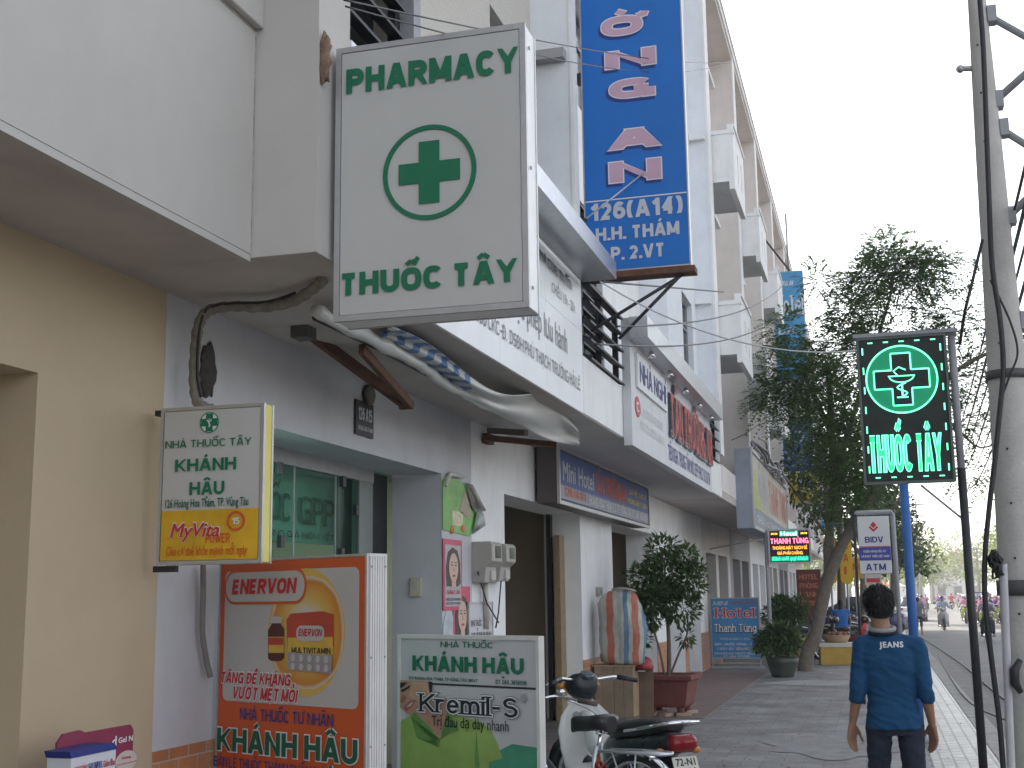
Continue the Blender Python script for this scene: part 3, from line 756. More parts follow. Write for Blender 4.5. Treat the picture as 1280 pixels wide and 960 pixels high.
# ------------------------------------------------------------------ 4 the repeating row beyond: three-storey balcony houses
row_labels = ['pale balcony house next beyond the hotel, with the tall black louvre window',
              'pale balcony house behind the leaning tree, second beyond the hotel',
              'pale balcony house carrying the light blue upright sign',
              'pale balcony house just past the yellow sandal sign',
              'far pale balcony house half hidden by the street trees',
              'far pale row house with its ground floor in shade behind the parked bikes',
              'farthest but one pale house of the left hand row',
              'last pale house closing the left hand row']
def row_house(i, a, b):
    T = thing('row_house', row_labels[i], 'house', (0,0,0), group='balcony houses in the row on the left')
    ym = (a+b)/2
    holes = [(a+.7, ym-.25, 0, 2.62), (ym+.25, b-.6, 0, 2.62)]
    bm = NB(); wallgrid(bm, XW-.4, XW, a, b, 0, SOF, holes); obj('ground_floor_wall', bm, [M_WHITE, M_PINKW, M_GREYW][i % 3], T)
    bm = NB()
    for p, q in ((a+.004, a+.69), (ym-.24, ym+.24), (b-.59, b-.004)): obj('tile_dado', bx(XW-.2, XW+.012, p, q, .014, .82), M_TILE, T)
    obj('shutter', bx(XW-.5, XW-.401, a+.5, b-.4, 0, 2.8), [M_GREYM, M_DARK, mat('brown shutter', (.14,.10,.08), .6, .2, 8)][i % 3], T)
    obj('fascia_slab', bx(XW-.5, XF, a+.002, b-.002, SOF, SOF+.14), M_SOFF, T)
    obj('parapet', bx(XF-.14, XF+.006, a+.003, b-.003, SOF+.142, 4.0), M_WHITE if i % 2 else M_PINKW, T)
    # upper wall, recessed, with dark windows
    hl = [(a+.9, b-1.1, 4.1, 6.75), (a+1.2, b-1.6, 7.4, 9.3), (a+1.2, b-1.6, 10.9, 12.9)]
    bm = NB(); wallgrid(bm, XW-.2, XU-.25, a+.38, b-.12, SOF+.141, ROOF, hl); obj('upper_wall', bm, M_PINKW, T)
    obj('window_back', bx(XW-.4, XW-.201, a+.5, b-.5, 4, 13), M_DARK, T)
    louvre(T, XU-.38, a+.9, b-1.1, 4.1, 6.7, 12)
    for z0, z1 in ((7.4, 9.3), (10.9, 12.9)): window(T, XU-.4, a+1.2, b-1.6, z0, z1, 1)
    obj('party_fin', bx(XW-.1, XF, b-.118, b+.0, SOF+.145, ROOF), M_PINKW, T)
    obj('fin_edge', bx(XF+.001, XF+.03, b-.13, b+.36, 4.0, ROOF), M_WHITE, T)
    # projecting balcony boxes
    for zz, sh in ((5.95, 0), (9.35, 0)):
        bm = NB()
        y0 = a+.42; y1 = a+2.5
        wallgrid(bm, -2.28, -2.18, y0, y1, zz, zz+1.3, [(y0+.75, y0+.9, zz+.35, zz+.95), (y0+1.4, y0+1.55, zz+.35, zz+.95)])
        box(bm, -2.70, -2.281, y0+.003, y0+.10, zz+.28, zz+1.12); box(bm, XU-.25, -2.281, y1-.1, y1-.003, zz+.28, zz+1.12)
        box(bm, XU-.25, -2.281, y0+.004, y1-.004, zz+.16, zz+.279)
        box(bm, -2.72, -2.16, y0-.02, y0+.12, zz+1.121, zz+1.20)
        bb = obj('balcony', bm, M_WHITE, T)
        obj('coping', bx(-2.30, -2.15, y0+.121, y1+.02, zz+1.301, zz+1.36), M_WHITE, bb)
    for zz in (8.25, 11.6):
        obj('window_hood', bx(XU-.24, XU+.12, a+2.8, b-1.0, zz+1.55, zz+1.65), M_WHITE, T)
    bm = NB(); box(bm, XF-.48, XF+.06, a+.0, b-.001, ROOF+.002, ROOF+.16); box(bm, XW-6, XF-.482, a, b-.001, ROOF+.002, ROOF+.14)
    box(bm, XF+.0, XF+.09, a, b-.001, ROOF+.161, ROOF+.22)
    obj('roof', bm, M_WHITE, T)
    obj('roof_soffit', bx(XU-.24, XF+.02, a+.38, b-.12, ROOF-.1, ROOF), M_PINKW, T)
    bm = NB(); box(bm, XW-6, XW-.52, a+.004, b-.004, 0, ROOF-.01); obj('core', bm, M_GREYW, T)
    return T
ys = [23.0, 28.6, 34.3, 40.0, 45.8, 51.6, 57.4, 63.2, 69.0]
for i in range(8): row_house(i, ys[i], ys[i+1])

# ------------------------------------------------------------------ unseen houses behind the photographer, added to block light from the rear
def plain_house(label, x0, x1, y0, y1, h, m, face):
    T = thing('unseen_house', label, 'house', (0,0,0), group='unseen houses added behind the camera')
    obj('wall', bx(x0, x1, y0, y1, -.2, h), m, T); obj('roof', bx(x0-.3, x1+.3, y0, y1, h+.002, h+.2), M_CONC, T)
    for z in np.arange(1.2, h-2, 3.4):
        for k in range(2):
            y = y0+(y1-y0)*(.28+.44*k); x = x0 if face < 0 else x1
            obj('window', bx(x-.04, x+.04, y-.8, y+.8, z, z+1.7), M_GLASSD, T)
for k in range(6):
    y = -46+k*6
    plain_house(['first','second','third','fourth','fifth','sixth'][k]+' unseen house added along the pavement behind the camera', -13, -3.2, y, y+5.9, [13,12,14,13,14,12][k], M_GREYW, 1)
plain_house('broad unseen house added far behind the camera to block light', -30, 30, -64, -56, 15, M_GREYW, 1)
# ------------------------------------------------------------------ sign materials
M_PANEL  = mat('white acrylic sign face', (.50,.50,.485), .35, .03, 2, dirt=.10, dirtcol=(.42,.41,.38), streak=True)
M_SIDE   = mat('white sign side', (.80,.80,.80), .4, .03, 5, dirt=.12, dirtcol=(.45,.43,.4))
M_GREEN  = mat('green vinyl', (.008,.155,.075), .45, .06, 5)
M_DGREEN = mat('deep green vinyl', (.006,.10,.055), .45, .06, 5)
M_BLUE   = mat('blue sign vinyl', (.004,.145,.52), .4, .10, 1.2, dirt=.10, dirtcol=(.05,.14,.32), streak=True)
M_NAVY   = mat('navy lettering', (.02,.035,.20), .5, .08, 5)
M_PINK   = mat('faded pink lettering', (.56,.36,.47), .5, .06, 5)
M_LGREY  = mat('pale grey lettering', (.52,.54,.60), .5, .05, 5)
M_WLET   = mat('white lettering', (.72,.72,.74), .5, .04, 5)
M_REDL   = mat('red lettering', (.50,.025,.03), .45, .08, 5)
M_BLK    = mat('black lettering', (.02,.02,.024), .5, .1, 5)
M_YEL    = mat('yellow sign plastic', (.72,.55,.08), .45, .05, 3, dirt=.1, dirtcol=(.4,.3,.1))
M_PYEL   = mat('pale yellow sign side', (.66,.58,.14), .45, .05, 3)
M_ORNG   = mat('orange sign vinyl', (.56,.095,.02), .4, .05, 2)
M_GREYL  = mat('grey lettering', (.26,.26,.27), .5, .1, 5)
M_FRAME  = mat('sign frame aluminium', (.48,.48,.49), .4, .08, 10, metal=.6, dirt=.25, dirtcol=(.22,.2,.18))
M_DFRAME = mat('dark sign frame', (.06,.06,.065), .45, .15, 10)
M_SKIN1  = mat('printed skin tone', (.42,.24,.17), .5, .12, 6)
M_SKIN2  = mat('printed pale skin tone', (.58,.40,.33), .5, .08, 6)

def lightbox(name, label, cat, loc, rotz, wd, h, d, face=M_PANEL, side=M_SIDE, frame=M_FRAME, fw=.02, group=None):
    """a boxed sign: body, face, frame; front face at local y=0, base at local z=0, left edge at local x=0"""
    T = thing(name, label, cat, loc, rotz, group)
    obj('casing', bx(0, wd, .012, d, 0, h), side, T, bevel=.004)
    obj('face', bx(fw, wd-fw, .004, .0115, fw, h-fw), face, T)
    bm = NB(); framebars(bm, -.004, wd+.004, -.004, h+.004, 0, .022, fw); framebars(bm, -.004, wd+.004, -.004, h+.004, d-.012, d+.006, fw)
    obj('frame', bm, frame, T)
    return T

# ---------------------------------------- the big pharmacy lightbox
px0, px1 = -2.585, -1.555
T = lightbox('pharmacy_lightbox', 'large white projecting lightbox with a green cross in a ring', 'sign', (px0, 5.75, 3.05), 0, px1-px0, 1.475, .20, fw=.03)
letpx(T, 'PHARMACY', 433, 118, 648, 58, M_GREEN, w=.31)
a = px_in(T, 424, 370); b = px_in(T, 647, 322)
lettering(T, 'THUỐC TÂY', a[0], a[1]-.002, b[0], b[1]-.002, M_GREEN, w=.30)
cx, cz = px_in(T, 536.5, 215)
obj('ring', ringmesh(NB(), cx, cz, .252, .252, .024, -.004, .0035), M_GREEN, T)
a, c = .165, .055
flat(T, 'cross', [(cx+x, cz+z) for x, z in ((-a,-c),(-c,-c),(-c,-a),(c,-a),(c,-c),(a,-c),(a,c),(c,c),(c,a),(-c,a),(-c,c),(-a,c))], .001, M_GREEN, .005)
bm = NB()
for zz in (.1, .72, 1.36): box(bm, px1-px0+.004, px1-px0+.010, .06, .075, zz, zz+.015)
obj('screw', bm, M_GREYM, T)
# broken render behind its top left mount
bm = NB(); ball(bm, (0,0,0), (.035,.02,.14), 24, 18)
for v in bm.verts: v.co *= 1+.5*noise.noise(v.co*30)+.2*noise.noise(v.co*70)
one('wall_damage', bm, mat('bare broken render', (.22,.15,.10), .95, .4, 20, .9, 60), 'patch of broken bare render beside the top corner of the large lightbox', 'damage').location = (-2.60, 5.63, 4.43)

# ---------------------------------------- small lightbox on the cream house corner
T = lightbox('small_lightbox', 'small white and yellow lightbox hung on the corner of the cream wall', 'sign', (-3.655, 5.9, 1.845), 0, .606, .83, .11, side=M_PYEL, frame=M_FRAME, fw=.018)
letpx(T, 'NHÀ THUỐC TÂY', 207, 561, 315, 546, M_GREEN, weight=.012)
letpx(T, 'KHÁNH', 219, 590, 296, 571, M_GREEN, w=.24)
letpx(T, 'HẬU', 237, 619, 281, 601, M_GREEN, w=.24)
letpx(T, '126 Hoàng Hoa Thám, TP. Vũng Tàu', 207, 635, 311, 621, M_DGREEN, weight=.015)
x0, z0 = px_in(T, 201, 700); x1, z1 = px_in(T, 320, 637)
yb = px_in(T, 201, 639)[1]
obj('yellow_band', bx(.02, .588, .0005, .0038, .02, yb), mat('orange yellow print', (.62,.36,.02), .45, .22, 3), T)
M_RO = mat('red orange print', (.60,.10,.02), .5, .05, 5)
letpx(T, 'MyVita', 212, 672, 276, 652, M_WLET, weight=.045, shear=.25, y=-.002)
letpx(T, 'MyVita', 213, 672, 275, 653, M_REDL, weight=.018, shear=.25, y=-.005)
letpx(T, 'POWER', 257, 679, 288, 666, M_RO, weight=.02, y=-.003)
letpx(T, 'Cho cơ thể khỏe mạnh mỗi ngày', 208, 695, 310, 681, M_RO, weight=.01, shear=.2, y=-.003)
cx, cz = px_in(T, 295, 651)
obj('badge', ringmesh(NB(), cx, cz, .052, .052, .012, -.004, .0004), M_RO, T)
lettering(T, '15', cx-.022, cz-.017, cx+.022, cz+.017, M_WLET, weight=.03, y=-.003)
def cross_emblem(T, cx, cz, r, y=-.004):
    flat(T, 'emblem', disc_pts(cx, cz, r), y+.0045, M_WLET, .002)
    obj('ring', ringmesh(NB(), cx, cz, r, r, r*.08, y, y+.003), M_GREEN, T)
    a, c = r*.86, r*.36
    flat(T, 'cross', [(cx+x, cz+z) for x, z in ((-a,-c),(-c,-c),(-c,-a),(c,-a),(c,-c),(a,-c),(a,c),(c,c),(c,a),(-c,a),(-c,c),(-a,c))], y+.002, M_GREEN, .002)
    bm = NB()   # cup and snake
    tube(bm, [(cx-r*.25, y-.001, cz+r*.25), (cx-r*.12, y-.001, cz+r*.08), (cx+r*.12, y-.001, cz+r*.08), (cx+r*.25, y-.001, cz+r*.25)], r*.05, 5)
    tube(bm, [(cx, y-.001, cz+r*.06), (cx, y-.001, cz-r*.5)], r*.04, 5)
    tube(bm, [(cx+r*.12*sin(k*.9), y-.001, cz-r*.45+k*r*.1) for k in range(9)], r*.04, 5)
    obj('cup_emblem', bm, M_WLET, T)
cross_emblem(T, *px_in(T, 262, 528), .056)
obj('mounting_arm', bx(-.06, .05, .03, .07, .80, .83), M_BLACKM, T)
obj('mounting_arm', bx(-.04, .09, .03, .07, -.04, -.008), M_BLACKM, T)

# ---------------------------------------- hanging upright blue lightbox (lodging name, reads downward)
T = lightbox('upright_lightbox', 'tall upright blue lightbox with pink letters reading downward', 'sign', (-2.64, 12.0, 4.865), 0, 1.06, 4.2, .16, face=M_BLUE, fw=.012)
z_at = lambda px, py: px_in(T, px, py)[1]
def show(s, x0, z0, x1, z1, w=.30):
    k = dict(wide=True, wv=.31)
    block(T, s, x0-.026, z0-.030, x1-.016, z1-.026, M_NAVY, -.0005, w, grow=.012, **k); block(T, s, x0, z0, x1, z1, M_WLET, -.002, w, grow=.012, **k); block(T, s, x0, z0, x1, z1, M_PINK, -.004, w, **k)
for s, xl, xr, yb, yt, w in (('Ờ', 752, 809, 47, 16, .24), ('N', 757, 819, 87, 58, .24), ('G', 762, 818, 125, 95, .24), ('A', 760, 826, 188, 157, .30), ('N', 762, 826, 229, 197, .24)):
    a = px_in(T, xl, yb); b = px_in(T, xr, yt); sl = -.085*(xr-xl)
    show(s, a[0], a[1], b[0], max(b[1], a[1]+.17), w)
for k, s in enumerate(('Ư', 'R', 'T')):
    show(s, .28, 3.00+k*.40, .78, 3.00+k*.40+.26, .24)
za = px_in(T, 800, 246)[1]
obj('rule', bx(.014, 1.046, .0, .0038, za-.006, za+.006), M_WLET, T)
letpx(T, '126(A14)', 738, 277, 853, 244, M_LGREY, w=.28)
letpx(T, 'H.H. THÁM', 745, 302, 849, 276, M_LGREY, w=.28)
letpx(T, 'P. 2.VT', 764, 326, 831, 303, M_LGREY, w=.28)
bm = NB(); box(bm, -.02, 1.1, -.02, .18, -.075, -.012); obj('bottom_rail', bm, M_RUST, T)
bm = NB()
tube(bm, [(1.0, .08, -.06), (.06, -.1, -.62)], .018, 6); tube(bm, [(.95, .1, -.07), (.30, .1, -.68)], .018, 6); obj('brace', bm, M_BLACKM, T)
bm = NB(); tube(bm, [(.62, -.02, .98), (.02, -.32, .42)], .009, 6); obj('stay_rod', bm, M_FRAME, T)
bm = NB(); tube(bm, [(.08, -.29, .47), (-.03, -.34, .37)], .024, 6); tube(bm, [(-.04, -.34, .40), (-.02, -.34, .26)], .02, 6); obj('stay_bracket', bm, M_BLACKM, T)
bm = NB(); box(bm, -.06, .0, .04, .12, 2.05, 2.16); box(bm, -.06, 0, .04, .12, .6, .66); obj('mounting_arm', bm, M_BLACKM, T)

# ---------------------------------------- silver fascia board of the pharmacy with its lamp canopy
T = thing('fascia_signboard', 'silver metal signboard across the pharmacy fascia under a lamp canopy', 'sign', (XF, 6.02, 3.385), pi/2)
CX0 = 1.1
M_SILV = mat('silver composite panel', (.80,.815,.845), .38, .04, 1.5, metal=.0, dirt=.22, dirtcol=(.52,.53,.55), streak=True)
L_ = 5.64
for k in range(4):
    obj('panel', bx(k*1.41+.003, (k+1)*1.41-.003, .0, .05, .0, 0.80), M_SILV, T)
    obj('panel', bx(k*1.41+.003, (k+1)*1.41-.003, .0, .05, .806, 1.32), M_SILV, T)
M_SLET = mat('grey raised letters', (.22,.22,.24), .5, .1, 5)
lettering(T, 'NHÀ THUỐC KHÁNH HẬU', .3, .88, 3.4, 1.2, M_GREEN, weight=.03)
lettering(T, 'Thuốc đã được phép lưu hành', 1.95, .47, 5.0, .68, M_SLET, weight=.0, y=-.006)
lettering(T, 'ĐKKD 49J 00650 CKC-Đ.  DSĐH PHÙ THẠCH TRƯỜNG HẢI LÊ', 1.3, .20, 5.5, .31, M_SLET, weight=.0, y=-.006)
lettering(T, 'GIỜ MỞ CỬA:  7h - 12h', 3.75, 1.12, 5.25, 1.21, M_SLET, weight=.0, y=-.006)
lettering(T, 'CHIỀU 13h - 20h', 4.45, .93, 5.35, 1.02, M_SLET, weight=.0, y=-.006)
bm = NB(); box(bm, CX0, L_+.1, -.34, .0, 1.325, 1.50); obj('canopy', bm, M_ALU, T, bevel=.004)
bm = NB(); tube(bm, [(2.2, -.10, 1.16), (5.1, -.10, 1.16)], .022, 8); obj('lamp_tube', bm, M_WHITE, T)
bm = NB(); box(bm, 2.1, 5.2, -.09, -.06, 1.19, 1.22)
for xx in (2.3, 5.0): box(bm, xx, xx+.03, -.08, .0, 1.2, 1.23)
obj('lamp_batten', bm, M_GREYM, T)
bm = NB(); tube(bm, [(3.3,-.05,1.32),(3.35,-.06,.95),(3.42,-.06,.78),(3.5,-.04,.74)], .03, 8); obj('drain_pipe', bm, M_WHITE, T)

# ---------------------------------------- hotel fascia board with red channel letters
T = thing('hotel_signboard', 'long grey signboard with raised red letters under a silver canopy', 'sign', (-2.52, 13.66, 3.30), pi/2)
M_BOARD = mat('grey sign board', (.62,.63,.66), .5, .05, 2, dirt=.2, dirtcol=(.33,.33,.34), streak=True)
obj('board', bx(0, 7.05, 0, .095, 0, 1.45), M_BOARD, T)
bm = NB(); box(bm, -.05, 7.1, -.22, -.003, 1.20, 1.45); obj('canopy', bm, M_ALU, T, bevel=.004)
a = px_in(T, 788, 495, -.03); b = px_in(T, 827, 465, -.03)
nb = NB(); box(nb, .30, 2.42, -.03, -.002, .70, 1.10); P = obj('name_plate', nb, M_WLET, T)
lettering(T, 'NHÀ NGHỈ', .42, .78, 2.3, 1.02, M_NAVY, weight=.03, y=-.034)
M_CHAN = mat('red channel letter face', (.46,.06,.05), .5, .12, 5, dirt=.35, dirtcol=(.55,.42,.38))
for k, yy in enumerate((-.008, -.02, -.032, -.044)): lettering(T, 'TÂN TRƯỜNG AN', 2.53, .43, 6.87, .98, M_LGREY, w=.20, grow=.018, serif=1.1, y=yy, name='channel_return')
lettering(T, 'TÂN TRƯỜNG AN', 2.53, .43, 6.87, .98, M_CHAN, w=.20, serif=1.1, y=-.054)
lettering(T, 'TIỆN NGHI, TRUNG TÂM, MỚI, ĐẸP, PHỤC VỤ 24/24', 2.52, .10, 6.8, .30, M_NAVY, weight=.012, y=-.005)
lettering(T, 'K.S. MINI HOTEL', .55, .42, 2.2, .52, M_WLET, weight=.02, y=-.005)
lettering(T, 'PHÒNG MÁY LẠNH', .55, .24, 2.2, .34, M_WLET, weight=.02, y=-.005)
flat(T, 'emblem', disc_pts(.36, .48, .16, .12), -.001, M_REDL, .006)
lettering(T, 'C', .28, .42, .44, .54, M_WLET, weight=.05, y=-.010)
for k in range(5):
    bm = NB(); tube(bm, [(.8+k*1.4, -.11, 1.2), (.8+k*1.4, -.11, 1.13)], [.02, .05], 10); obj('spot_lamp', bm, M_CHROME, T)

# ---------------------------------------- mini hotel lightbox under the overhang
T = thing('mini_hotel_lightbox', 'blue lightbox with a brown frame fixed under the overhang above the second doorway', 'sign', (XW+.30, 14.05, 2.72), pi/2)
M_BROWN = mat('brown frame', (.10,.085,.08), .5, .15, 8)
obj('casing', bx(0, 6.0, .012, .26, 0, .66), M_BROWN, T)
M_BL2 = mat('faded blue print', (.045,.10,.30), .5, .16, 1.5, dirt=.2, dirtcol=(.2,.22,.28), streak=True)
obj('face', bx(.05, 5.95, .003, .0115, .05, .61), M_BL2, T)
obj('grey_band', bx(.06, 5.94, .0, .0028, .06, .22), mat('grey blue print', (.30,.31,.36), .5, .1, 3), T)
bm = NB(); framebars(bm, -.01, 6.01, -.01, .67, -.015, .02, .04); obj('frame', bm, M_FRAME, T)
lettering(T, 'Mini Hotel', .2, .28, 1.9, .50, M_LGREY, weight=.02, y=-.002)
lettering(T, 'TÂN TRƯỜNG AN', 2.0, .26, 4.1, .53, M_RO, weight=.045, y=-.002)
lettering(T, 'GIÁ RẺ, SẠCH', 4.35, .42, 5.75, .50, M_YEL, weight=.02, y=-.002)
lettering(T, 'PHÒNG MÁY LẠNH', 4.2, .28, 5.85, .36, M_YEL, weight=.02, y=-.002)
lettering(T, '126 (A14)', .25, .10, 1.4, .21, M_RO, weight=.03, y=-.004)
lettering(T, 'HOÀNG HOA THÁM, P.2, TP. VŨNG TÀU  ĐT: 064.3858596', 1.6, .09, 5.8, .20, M_WLET, weight=.015, y=-.004)

# ---------------------------------------- sign on the next house's overhang
T = thing('shop_fascia_sign', 'beige and green fascia sign with faded red letters past the hotel overhang', 'sign', (-2.28, 25.4, 2.95), pi/2)
obj('casing', bx(0, 10.0, .012, .34, 0, 1.6), mat('blue grey casing', (.27,.30,.36), .5, .1, 4, dirt=.2), T)
obj('face', bx(.1, 9.9, .003, .0115, .42, 1.5), mat('beige print', (.50,.46,.38), .5, .15, 1.5), T)
obj('lower_band', bx(.1, 9.9, .003, .0113, .08, .415), mat('blue grey print', (.22,.27,.36), .5, .15, 1.5), T)
flat(T, 'green_corner', [(.1,.43),(1.9,.43),(.1,1.45)], .001, mat('lime print', (.40,.45,.10), .5, .1, 3))
bm = NB(); framebars(bm, -.01, 10.01, -.01, 1.61, -.02, .02, .07); obj('frame', bm, M_FRAME, T)
lettering(T, 'TIỆM TÓC', 1.3, .62, 3.6, 1.25, M_LGREY, weight=.03, y=.0)
lettering(T, 'THANH TÙNG', 4.0, .55, 9.6, 1.32, mat('faded red print', (.48,.16,.12), .5, .1, 5), weight=.05, y=.0)
lettering(T, '124 HOÀNG HOA THÁM - P.2 - TP. VŨNG TÀU', .8, .16, 9.2, .32, M_WLET, weight=.02, y=.0)

# ---------------------------------------- green LED pharmacy sign
T = thing('led_pharmacy_sign', 'black sign with glowing green cross and letters on a thin black post', 'sign', (-.055, 12.0, 2.635), 0)
W_, H_ = .795, 1.37
M_LED = mat('green led', (.02,.5,.22), .4, 0, emit=(.10,1,.42), estr=.8)
M_LED2 = mat('pale green led', (.1,.6,.35), .4, 0, emit=(.16,1,.52), estr=.85)
M_LEDF = mat('dim lit green panel', (.01,.17,.085), .5, .1, 4, emit=(.0,.26,.12), estr=.22)
obj('casing', bx(0, W_, .012, .13, 0, H_), M_DFRAME, T, bevel=.004)
M_SB = mat('matt black panel', (.018,.022,.020), .55, .25, 3)
obj('face', bx(.02, W_-.02, .004, .0115, .02, H_-.02), M_SB, T)
bm = NB(); framebars(bm, -.004, W_+.004, -.004, H_+.004, -.01, .02, .022); obj('frame', bm, mat('grey green frame', (.10,.13,.12), .4, .1, 8), T)
obj('cap', bx(-.03, W_+.10, -.02, .16, H_+.006, H_+.04), M_GREYM, T)
cx, cz = px_in(T, 1127, 474); r = .322
flat(T, 'lit_disc', disc_pts(cx, cz, r), .002, M_LEDF, .003)
obj('ring', ringmesh(NB(), cx, cz, r, r, .014, -.010, -.002, 64), M_LED2, T)
a, c = .245, .087
CR = [(-a,-c),(-c,-c),(-c,-a),(c,-a),(c,-c),(a,-c),(a,c),(c,c),(c,a),(-c,a),(-c,c),(-a,c)]
flat(T, 'cross_panel', [(cx+x, cz+z) for x, z in CR], -.002, M_SB, .003)
bm = NB()
for (x0,z0),(x1,z1) in zip(CR, CR[1:]+CR[:1]): tube(bm, [(cx+x0,-.007,cz+z0),(cx+x1,-.007,cz+z1)], .0075, 6)
obj('cross_outline', bm, M_LED2, T)
bm = NB()
tube(bm, [(cx+.11*cos(t), -.008, cz+.03-.06*sin(-t)) for t in [pi+k*pi/10 for k in range(11)]], .006, 5)
tube(bm, [(cx-.12,-.008,cz+.03),(cx+.12,-.008,cz+.03)], .006, 5)
tube(bm, [(cx,-.008,cz-.03),(cx,-.008,cz-.17)], .008, 5); tube(bm, [(cx-.05,-.008,cz-.17),(cx+.05,-.008,cz-.17)], .007, 5)
tube(bm, [(cx+.045*sin(k*.8), -.009, cz-.16+k*.014) for k in range(10)] , .007, 5)
tube(bm, [(cx-.03,-.009,cz+.03),(cx-.07,-.009,cz+.08),(cx-.02,-.009,cz+.115),(cx+.04,-.009,cz+.085)], .007, 5)
obj('cup_emblem', bm, M_LED2, T)
def outline(root, s, xl, yb, xr, yt, m, wid=.02, **k):
    """letter drawn as a glowing outline: a bright letter with a black one in front"""
    letpx(root, s, xl, yb, xr, yt, m, weight=wid, y=-.002, **k)
# bright letters, dim inside
a = px_in(T, 1088, 591); b = px_in(T, 1176, 541)
lettering(T, 'THUỐC TÂY', a[0], a[1], b[0], b[1], M_LED2, w=.22, grow=.005, y=-.001, floor=.30)
M_LED3 = mat('green led, inner', (.02,.4,.18), .4, 0, emit=(.02,.6,.24), estr=.42)
lettering(T, 'THUỐC TÂY', a[0], a[1], b[0], b[1], M_LED3, w=.22, grow=-.005, y=-.004, floor=.30)
bm = NB()
for k in range(7):
    for xx in (.05, W_-.05): box(bm, xx-.006, xx+.006, -.004, .003, .10+k*.185, .165+k*.185)
for k in range(5):
    for zz in (.055, H_-.05): box(bm, .10+k*.14, .145+k*.14, -.004, .003, zz-.005, zz+.005)
obj('border_leds', bm, M_LED2, T)
bm = NB(); tube(bm, [(W_+.055, .07, H_-.02), (W_+.06, .07, -.02)], .035, 10); obj('clamp_pipe', bm, M_GREYM, T)
bm = NB(); tube(bm, [(W_+.06, .07, .12), (W_+.06, .07, -2.64)], .038, 12); obj('post', bm, M_BLACKM, T)
bm = NB(); tube(bm, [(W_+.05, .07, -.35), (W_-.30, .08, -.02)], .012, 6); obj('brace', bm, M_GREYM, T)

# ---------------------------------------- blue pole and the bank sign
T = thing('blue_pole', 'plain blue painted steel pole behind the walking man', 'pole', (.36, 15.0, 0))
obj('shaft', tb([(0,0,.12),(0,0,2.9)], .052, 14), mat('blue pole paint', (.03,.13,.40), .45, .12, 6, dirt=.25, dirtcol=(.12,.1,.09)), T)
obj('base_plate', tb([(0,0,0),(0,0,.12)], [.11,.075], 14), M_GREYM, T)
obj('cap', tb([(0,0,2.9),(0,0,2.95)], [.058,.04], 14), M_GREYM, T)
T = thing('bank_sign', 'white bank and cash machine sign with a blue band, between two grey posts', 'sign', (-.24, 20.0, 1.93), 0)
obj('panel', bx(0, .47, 0, .09, 0, .87), mat('bank sign face', (.62,.62,.63), .4, .03, 3), T, bevel=.01)
obj('blue_band', bx(.003, .467, -.003, -.0005, .20, .40), mat('violet blue print', (.05,.06,.30), .5, .05, 4), T)
obj('red_line', bx(.003, .467, -.003, -.0005, .402, .415), M_REDL, T)
lettering(T, 'BIDV', .10, .47, .37, .56, M_NAVY, weight=.03)
lettering(T, 'NGÂN HÀNG ĐẦU TƯ', .07, .32, .40, .355, M_WLET, weight=.015, y=-.005)
lettering(T, 'VÀ PHÁT TRIỂN VIỆT NAM', .03, .245, .44, .28, M_WLET, weight=.015, y=-.005)
lettering(T, 'ATM', .09, .05, .385, .15, M_NAVY, weight=.035)
bm = NB()
prism(bm, [(.165,.70),(.235,.63),(.305,.70),(.285,.72),(.235,.67),(.185,.72)], -.004, -.001); prism(bm, [(.235,.69),(.28,.735),(.235,.79),(.19,.735)], -.004, -.001)
obj('emblem', bm, M_REDL, T)
bm = NB(); tube(bm, [(.53,.05,-1.93),(.53,.05,.90),(.51,.05,.93),(.0,.05,.93),(-.02,.05,.90)], .036, 10); obj('post', bm, M_GREYM, T)
bm = NB(); tube(bm, [(-.05,.05,-1.93),(-.05,.05,.96)], .022, 8); obj('post', bm, M_BLACKM, T)

# ---------------------------------------- glowing hotel sign on its pole
T = thing('led_hotel_sign', 'small glowing hotel sign in red, green and orange lights on a pale pole', 'sign', (-2.215, 27.8, 2.29), 0)
obj('casing', bx(0, .89, .01, .14, 0, .73), M_SIDE, T)
obj('face', bx(.03, .86, .0, .0095, .03, .70), mat('black red panel', (.05,.008,.008), .5, .2, 3), T)
bm = NB(); framebars(bm, -.01, .90, -.01, .74, -.01, .03, .03); obj('frame', bm, M_FRAME, T)
def led(k, c, s): return mat(k, tuple(.4*x for x in c), .4, 0, emit=c, estr=s*.62)
LR, LO, LGn, LY = led('red led', (1,.10,.16), 1.6), led('orange led', (1,.42,.05), 1.4), led('sea green led', (.05,.95,.48), 1.3), led('yellow led', (1,.75,.1), 1.4)
obj('header', bx(.24, .64, -.003, -.0005, .585, .69), led('lit green strip', (.0,.45,.25), .8), T)
lettering(T, 'Hotel', .27, .595, .61, .685, led('pale led', (.5,1,.8), 1.5), weight=.02, y=-.006)
for x0 in (.06, .69): lettering(T, '24/24', x0, .62, x0+.14, .66, LY, weight=.03)
lettering(T, 'THANH TÙNG', .04, .425, .85, .54, led('pink red led', (1,.16,.30), 1.7), weight=.045)
lettering(T, 'THOÁNG MÁT SẠCH SẼ', .08, .30, .82, .37, LO, weight=.02)
lettering(T, 'GIÁ PHẢI CHĂNG', .18, .19, .72, .255, LO, weight=.02)
obj('footer', bx(.05, .84, -.003, -.0005, .05, .155), led('lit green footer', (.0,.30,.16), .8), T)
lettering(T, 'Kính mời quý khách', .07, .07, .82, .145, LGn, weight=.02, shear=.25, y=-.006)
obj('pole', tb([(-.05,.07,-2.29),(-.05,.07,.72)], .045, 12), M_GREYM, T)
bm = NB(); tube(bm, [(-.05,.07,.55),(-1.3,.2,.35)], .018, 6); obj('stay', bm, M_FRAME, T)

